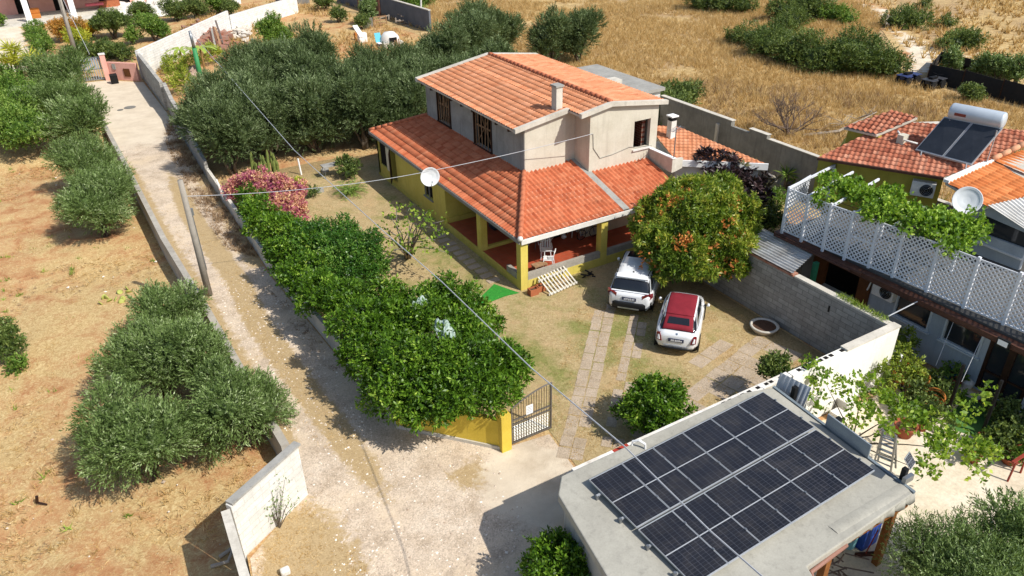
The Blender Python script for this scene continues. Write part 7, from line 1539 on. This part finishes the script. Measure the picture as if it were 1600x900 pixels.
for i in range(26): a_ = p + Vector((random.gauss(0, .25), random.gauss(0, .2), random.random() * .5)); mb.tube([a_, a_ + Vector((random.gauss(0, .3), random.gauss(0, .3), random.gauss(0, .1)))], .02, 5)
mb.build('branches', M('old_branches', '#5a4d44', '#7c6b5f', 6, .9), e)
# bits in the field
for k, (px, py, s) in enumerate(((358 - 15, 870, .5), (330, 885, .45))): a_ = G(px, py, FZ + .1); mb = MB(); mb.tube([a_, a_ + Vector((s, .12 * (-1) ** k, .05)), a_ + Vector((s * 1.6, .3, .1))], [.06, .05, .03], 7); one(mb, 'bleached_log', M('bleached_wood%d' % k, '#b9ad9c', '#a09484', 6, .9), ('bleached piece of wood leaning in the weeds by the end wall', 'bleached piece of wood lying lowest by the end wall')[k], 'log')
p = G(58, 785, FZ + .1); mb = MB(); mb.tube([p, p + Vector((.06, -.03, .25))], .05, 6); mb.tube([p, p + Vector((.25, -.2, -.05))], .03, 5); one(mb, 'dark_stump', m_darkwood, 'small dark stump on the bare soil at lower left', 'stump')
p = G(437, 838, 0); mb = MB()
one(MB().box(-12.95, -9.35, 0, -12.7, -9.15, .2), 'white_stone', m_white, 'white stone at the foot of the short pale wall', 'stone', bevel=.05)
for k, (px, py, r) in enumerate(((203, 168, .42), (188, 172, .22))): p = G(px, py, 0); mb = MB(); mb.lathe([(0, .012), (r, .012), (r, .0)], (p.x, p.y, .004), 20); one(mb, 'manhole_cover', m_concdark, ('round dark manhole cover in the far concrete lane', 'smaller dark cover left of the round manhole')[k], 'manhole cover')
# ================================================================== FAR THINGS
m_pink = plaster('pink_plaster', '#dfaa9b', '#d49c8e', '#9c6a60', .25); PK = empty('pink_house', (-12, 86, 0), 'pink house with white porch columns at the top left', 'house')
mb = MB(); wall(mb, (-26, 88.5), (2, 88.5), 0, 3.2, .3, [(9.0, 10.4, .1, 2.3), (13.0, 14.2, .1, 2.3), (18, 21.5, .1, 2.6)], 1); mb.build('wall', m_pink, PK); mb = MB(); mb.box(-26, 88.9, 0, 2, 90, 3.2); mb.build('dark_room_fill', m_dark, PK)
mb = MB(); mb.box(-18.0, 83.4, 2.6, -6.5, 89, 2.9); mb.build('porch_roof', m_whiteclean, PK)
for px, py in ((48, 36), (117, 27)): p = G(px, py, 0); mb = MB(); mb.box(p.x - .3, p.y - .3, 0, p.x + .3, p.y + .3, 2.6); mb.build('porch_column', m_whiteclean, PK)
mb = MB(); mb.box(-26, 80, 0, 2, 88.5, .15); mb.build('terrace', m_concpale, PK)
mb = MB(); mb.box(-27, 90.2, 2.8, 4, 98, 3.6); mb.build('roof', m_tilelo, PK)
p = G(58, 30, 0); mb = MB(); mb.box(p.x - .5, p.y - .4, .15, p.x + .5, p.y + .4, .6); mb.box(p.x - .5, p.y + .3, .6, p.x + .5, p.y + .45, 1.2); one(mb, 'wicker_armchair', m_orch, 'orange wicker armchair on the pink house porch', 'armchair', bevel=.05)
p = G(150, 16, 0); mb = MB(); mb.box(p.x - 1, p.y - .5, .6, p.x + 1, p.y + .5, .8); one(mb, 'pink_table', M('pink_cloth', '#e0727c', '#cf636d', 2, .8), 'pink covered table on the pink house terrace', 'table')
p = G(172, 12, 0); mb = MB(); mb.box(p.x - 1.2, p.y - .5, .15, p.x + 1.2, p.y + .5, .8); one(mb, 'red_brick_bench', m_terra, 'low reddish bench right of the pink table', 'bench')
WSN = MB()
for i in range(150): 
    px, py = random.uniform(185, 275), random.uniform(1, 26) ; p = G(px, py, 0); s = random.uniform(.3, .8); WSN.lathe([(0, 0), (s, .1), (s * .7, s * .6), (0, s * .8)], p, 7)
tag(one(WSN, 'white_rocks', M('white_rock', '#e5e0d6', '#cbc4b6', 3, .9), 'heap of white rocks beside the pink house', 'rocks'), kind='stuff')
sheet('far_driveway', [(v.x, v.y) for v in (G(0, 30), G(45, 45), G(50, 75), G(50, 120), G(0, 110), G(-80, 60))], .02, m_patio, 2)
# far gate with pink wall
FG = empty('far_gate', tuple(G(143, 127, 0)), 'grey metal gate at the far end of the lane', 'gate'); a_, b_ = Vector((-13.55, 49.4, 0)), Vector((-11.35, 49.1, 0)); mb = MB()
mb.beam(a_ + Vector((0, 0, .1)), b_ + Vector((0, 0, .1)), .06); mb.beam(a_ + Vector((0, 0, .95)), b_ + Vector((0, 0, .95)), .06); mb.beam(a_ + Vector((0, 0, 1.9)), b_ + Vector((0, 0, 1.9)), .06); mb.build('gate_frame', m_metal, FG)
for i in range(12): mb = MB(); p = a_.lerp(b_, (i + .5) / 12); mb.beam(p + Vector((0, 0, .95)), p + Vector((0, 0, 1.9)), .12, .03, (0, 1, 0)); mb.beam(p + Vector((0, 0, .1)), p + Vector((0, 0, .95)), .05, .03, (0, 1, 0)); mb.build('slat', M('gate_grey', '#98a3ad', '#8a959f', 2, .6) if i == 0 else bpy.data.materials['gate_grey'], FG)
PW = empty('pink_gate_wall', (-10.2, 48, 0), 'pink wall with meter cabinet beside the far gate', 'wall'); mb = MB(); wall(mb, (-11.0, 48.9), (-9.0, 46.9), 0, 1.45, .25); mb.build('wall', m_pink, PW); mb = MB(); mb.box(-11.35, 48.75, 0, -10.95, 49.15, 2.1); mb.build('pier', m_pink, PW); mb = MB(); mb.box(-11.4, 48.7, 2.1, -10.9, 49.2, 2.18); mb.build('pier_cap', m_white, PW)
mb = MB(); c_ = Vector((-9.9, 47.78, 0)); dd_ = Vector((.707, -.707, 0)); mb.prism([c_ + Vector((0, 0, .35)), c_ + dd_ * .6 + Vector((0, 0, .35)), c_ + dd_ * .6 + Vector((0, 0, 1.0)), c_ + Vector((0, 0, 1.0))], (-.03, -.03, 0)); mb.build('meter_cabinet', m_brown, PW)
mb = MB(); c_ = Vector((-10.6, 48.48, 0)); mb.prism([c_ + Vector((0, 0, .9)), c_ + dd_ * .3 + Vector((0, 0, .9)), c_ + dd_ * .3 + Vector((0, 0, 1.35)), c_ + Vector((0, 0, 1.35))], (-.04, -.04, 0)); mb.build('letterbox', m_conc, PW)
p = G(180, 130, 0); mb = MB(); mb.box(p.x - .28, p.y - .28, 0, p.x + .28, p.y + .28, .75); one(mb, 'waste_bin', m_black, 'black waste bin standing against the pink gate wall', 'bin', bevel=.04)
# rubble plot
mrub = M('rubble_mix', '#c4b5a4', '#9d7a66', 3, .9)
def heap(name, px, py, rx, ry, n, s, mat, label, hmax=.7):
    mb = MB()
    for i in range(n):
        u, v = random.gauss(0, .45), random.gauss(0, .45); p = G(px + u * rx, py + v * ry, 0); h = max(0, 1 - math.hypot(u, v)) * hmax; a = random.uniform(0, 3.1); q = s * random.uniform(.4, 1.2); c_, s_ = math.cos(a) * q, math.sin(a) * q
        mb.prism([(p.x - c_, p.y - s_, h), (p.x + s_ * .5, p.y - c_ * .5, h + random.uniform(-.1, .1)), (p.x + c_, p.y + s_, h + random.uniform(-.2, .2)), (p.x - s_ * .5, p.y + c_ * .5, h)], (random.uniform(-.05, .05), 0, q * .5))
    tag(one(mb, name, mat, label, 'rubble heap'), kind='stuff')
heap('brick_rubble', 325, 66, 40, 26, 300, .6, M('brick_rubble', '#a8664c', '#8d8076', 2, .9), 'heap of broken bricks and roof tiles against the pale wall', 1.3)
heap('white_rubble', 378, 56, 22, 12, 90, .4, M('white_rubble', '#ded8cc', '#c8beb0', 2, .9), 'heap of white rubble right of the brick heap', .6)
heap('brown_rubble', 262, 96, 14, 8, 40, .4, M('brown_rubble', '#a1705e', '#8b6152', 2, .9), 'small heap of reddish blocks inside the wall corner', .6)
heap('plank_heap', 300, 118, 20, 10, 50, .5, mrub, 'pale planks and stones among the garden plants', .4)
for k in range(5):
    a_ = G(335 + k * 4, 88 - k * 3, 0); mb = MB(); mb.beam(a_, a_ + Vector((.3 - k * .1, 1.2, 2.0 + random.random() * .6)), .16, .06); one(mb, 'leaning_board', (m_rusty, m_conc, m_brown, m_woodpale, m_darkwood)[k], ('first', 'second', 'third', 'fourth', 'fifth')[k] + ' board from the left leaning on the brick rubble heap', 'board')
# objects in the dry plot
def simple(nm, px, py, w_, d_, h_, mat, label, cat, bevel=.03): p = G(px, py, 0); mb = MB(); mb.box(p.x - w_ / 2, p.y - d_ / 2, 0, p.x + w_ / 2, p.y + d_ / 2, h_); return one(mb, nm, mat, label, cat, bevel=bevel)
e = simple('white_cabinet', 567, 66, .8, .6, .9, m_whiteclean, 'white discarded cabinet in the dry plot above the grove', 'cabinet')
a_ = G(566, 58, .9); mb = MB(); mb.beam(a_, a_ + Vector((-.2, 1.2, .9)), .5, .08); one(mb, 'white_door', m_whiteclean, 'white panel leaning behind the discarded cabinet', 'panel')
simple('orange_board', 560, 62, .7, .4, .7, m_orch, 'orange brown board beside the discarded cabinet', 'board')
p = G(595, 75, 0); e = empty('folding_chair', tuple(p), 'blue and white folding chair beside the pale dome in the dry plot', 'chair'); mb = MB(); mb.box(p.x - .3, p.y - .3, .45, p.x + .3, p.y + .3, .5); mb.build('seat', m_whiteclean, e); mb = MB(); mb.prism([(p.x - .3, p.y + .3, .5), (p.x + .3, p.y + .3, .5), (p.x + .3, p.y + .6, 1.3), (p.x - .3, p.y + .6, 1.3)], (0, .05, 0)); mb.build('backrest', M('turquoise_cloth', '#5fb6cc', None, 2, .7), e)
for dx in (-.25, .25): mb = MB(); mb.beam((p.x + dx, p.y - .3, 0), (p.x + dx, p.y + .3, .5), .04); mb.beam((p.x + dx, p.y + .3, 0), (p.x + dx, p.y - .3, .5), .04); mb.build('leg', m_metal, e)
p = G(610, 72, 0); e = empty('stone_oven', tuple(p), 'small domed pale oven on a stone base in the dry plot', 'oven'); mb = MB(); mb.lathe([(0, 1.4), (.5, 1.3), (.85, .95), (.95, .6), (.95, .5)], p, 20); mb.build('dome', m_white, e, smooth=True); mb = MB(); mb.box(p.x - 1, p.y - .9, 0, p.x + 1, p.y + .9, .5); mb.build('base', m_concpale, e); mb = MB(); mb.box(p.x - .35, p.y - .97, .55, p.x + .35, p.y - .6, .95); mb.build('oven_mouth', m_black, e)
mb = MB()
for i in range(6): q = G(618 + i * 1.5, 88 - i * 1, 0); mb.tube([q, q + Vector((random.gauss(0, .1), random.gauss(0, .1), 1.3))], .06, 5)
one(mb, 'stick_fence', m_woodpale, 'bundle of upright sticks right of the domed oven', 'fence')
# dark far wall with coping
p0, p1 = G(575, 18, 0), G(672, 50, 0); d_ = (p1 - p0).normalized(); FW_ = empty('dark_far_wall', tuple(p0), 'long dark grey wall with pale coping at the top above the dry plot', 'wall'); n_ = Vector((-d_.y, d_.x, 0)); s0 = p0 - d_ * 9; mb = MB(); mb.prism([s0, p1, p1 + Vector((0, 0, 2.1)), s0 + Vector((0, 0, 2.1))], n_ * .2); mb.build('wall', M('dark_render', '#6c7077', '#5c6067', 1, .9), FW_); mb = MB(); mb.beam(s0 + n_ * .1 + Vector((0, 0, 2.14)), p1 + n_ * .1 + Vector((0, 0, 2.14)), .3, .08); mb.build('coping', m_concpale, FW_)
q = G(592, 24, 0); mb = MB(); mb.prism([q - d_ * .9 - n_ * .05, q + d_ * .5 - n_ * .05, q + d_ * .5 - n_ * .05 + Vector((0, 0, 2.0)), q - d_ * .9 - n_ * .05 + Vector((0, 0, 2.0))], -n_ * .08); mb.build('rusty_door', m_rusty, FW_)
for k, (px, py, h) in enumerate(((562, 20, 2.6), (594, 28, 2.8))): q = G(px, py, 0); mb = MB(); mb.box(q.x - .1, q.y - .1, 0, q.x + .1, q.y + .1, h); one(mb, 'rusty_post', m_rusty, ('rusty post at the left end of the dark far wall', 'rusty post in front of the doorway in the dark far wall')[k], 'post')
q = G(637, 36, 0); mb = MB()
for i in range(28): a_ = q + Vector((random.gauss(0, .9), random.gauss(0, .7), random.random() * .9)); mb.tube([a_, a_ + Vector((random.gauss(0, 1.0), random.gauss(0, .8), random.gauss(.1, .3)))], .06, 5)
one(mb, 'branch_heap', M('grey_branches', '#a3978a', '#857a6e', 4, .9), 'heap of grey dead branches before the dark far wall', 'branch heap')
q = G(658, 34, 0); mb = MB(); mb.tube([q, q + Vector((.2, 0, 2.6))], .09, 6); one(mb, 'pale_post', m_white, 'pale leaning post right of the branch heap', 'post')
q = G(590, 42, 0); e = empty('broken_pallet_fence', tuple(q), 'broken slatted pallets standing in the dry plot', 'pallet fence')
mb = MB(); mb.box(q.x - 1.6, q.y - .05, 0, q.x - .5, q.y + .05, 1.0); mb.build('dark_pallet', m_concdark, e); mb = MB()
for z in (.25, .6, .95): mb.box(q.x - .4, q.y - .03, z, q.x + 1.1, q.y + .03, z + .12)
for x in (-.4, .3, 1.0): mb.box(q.x + x, q.y - .08, 0, q.x + x + .08, q.y - .035, 1.1)
mb.build('pale_slats', m_woodpale, e)
q = G(457, 8, 0); mb = MB(); mb.box(q.x - 1.5, q.y, 0, q.x + 2.2, q.y + 2, 1.4); one(mb, 'dark_hut', m_concdark, 'low dark hut at the top edge above the dry plot', 'hut'); q = G(370, 6, 0); mb = MB(); mb.box(q.x - .5, q.y - .2, 0, q.x + .5, q.y + .2, 2.0); one(mb, 'white_post', m_whiteclean, 'white block post at the top edge above the pale wall', 'post')
q = G(403, 92, 0); mb = MB(); mb.box(q.x - .9, q.y - .7, 0, q.x + .9, q.y + .7, 1.2); one(mb, 'red_crate', M('red_tarp', '#7e2f33', '#5b4f52', 1.2, .8), 'dark red and grey covered stack at the left of the bright tree', 'stack')
# meadow extras: track, black netting, quad bikes
trk = [G(1330, 12), G(1250, -5), G(1290, -12), G(1400, 15), G(1420, 48), G(1480, 75), G(1600, 88), G(1600, 102), G(1500, 92), G(1470, 112), G(1440, 135), G(1400, 130), G(1405, 90), G(1380, 50)]
sheet('meadow_track', [(v.x, v.y) for v in trk], .03, groundmat('pale_track', 'patio'), 2.0, edge=2.5)
NF = empty('black_net_fence', tuple(G(1450, 130, 0)), 'black shade netting fence around the young olives', 'fence'); npt = [G(1447, 98 + 32, 0), G(1500, 140, 0), G(1560, 156, 0), G(1625, 172, 0)]; mb = MB()
for a_, b_ in zip(npt, npt[1:]): mb.prism([a_, b_, b_ + Vector((0, 0, 1.35)), a_ + Vector((0, 0, 1.45))], (.03, .02, 0))
b_ = G(1466, 100, 0); mb.prism([npt[0], b_, b_ + Vector((0, 0, 1.0)), npt[0] + Vector((0, 0, 1.45))], (.03, .0, 0)); mb.prism([b_, G(1600, 112, 0), G(1600, 112, 1.0), b_ + Vector((0, 0, 1.0))], (.03, .0, 0))
mb.build('netting', M('black_net', '#1b1c1d', '#262626', 4, .8), NF)
for a_ in npt: mb = MB(); mb.tube([a_, a_ + Vector((0, 0, 1.5))], .05, 6); mb.build('post', m_darkwood, NF)
for k, (px, py, col) in enumerate(((1417, 131, '#3b4c86'), (1456, 138, '#4a4b50'))):
    q = G(px, py, 0); e = empty('quad_bike', tuple(q), ('blue and dark quad bike parked at the end of the black netting', 'grey and dark quad bike half under the black netting')[k], 'quad bike'); mcol = M('quad_paint%d' % k, col, '#2a2c30', 4, .5)
    for dx in (-.55, .55):
        for dy in (-.38, .38): mb = MB(); mb.lathe([(0, -.12), (.3, -.12), (.34, 0), (.3, .12), (0, .12)], q + Vector((dx, dy, .34)), 14, (0, 1, 0)); mb.build('wheel', m_tyre, e)
    mb = MB(); mb.box(q.x - .8, q.y - .2, .4, q.x + .7, q.y + .2, .75); mb.build('body', mcol, e, bevel=.06)
    for dx in (-.55, .55): mb = MB(); mb.box(q.x + dx - .35, q.y - .5, .68, q.x + dx + .35, q.y + .5, .74); mb.build('mudguard', mcol, e, bevel=.02)
    mb = MB(); mb.box(q.x - .5, q.y - .16, .75, q.x + .15, q.y + .16, .9); mb.build('saddle', m_black, e); mb = MB(); mb.tube([(q.x + .35, q.y - .4, 1.05), (q.x + .3, q.y, 1.0), (q.x + .35, q.y + .4, 1.05)], .025, 6); mb.tube([(q.x + .3, q.y, 1.0), (q.x + .45, q.y, .7)], .03, 6); mb.build('handlebar', m_black, e)
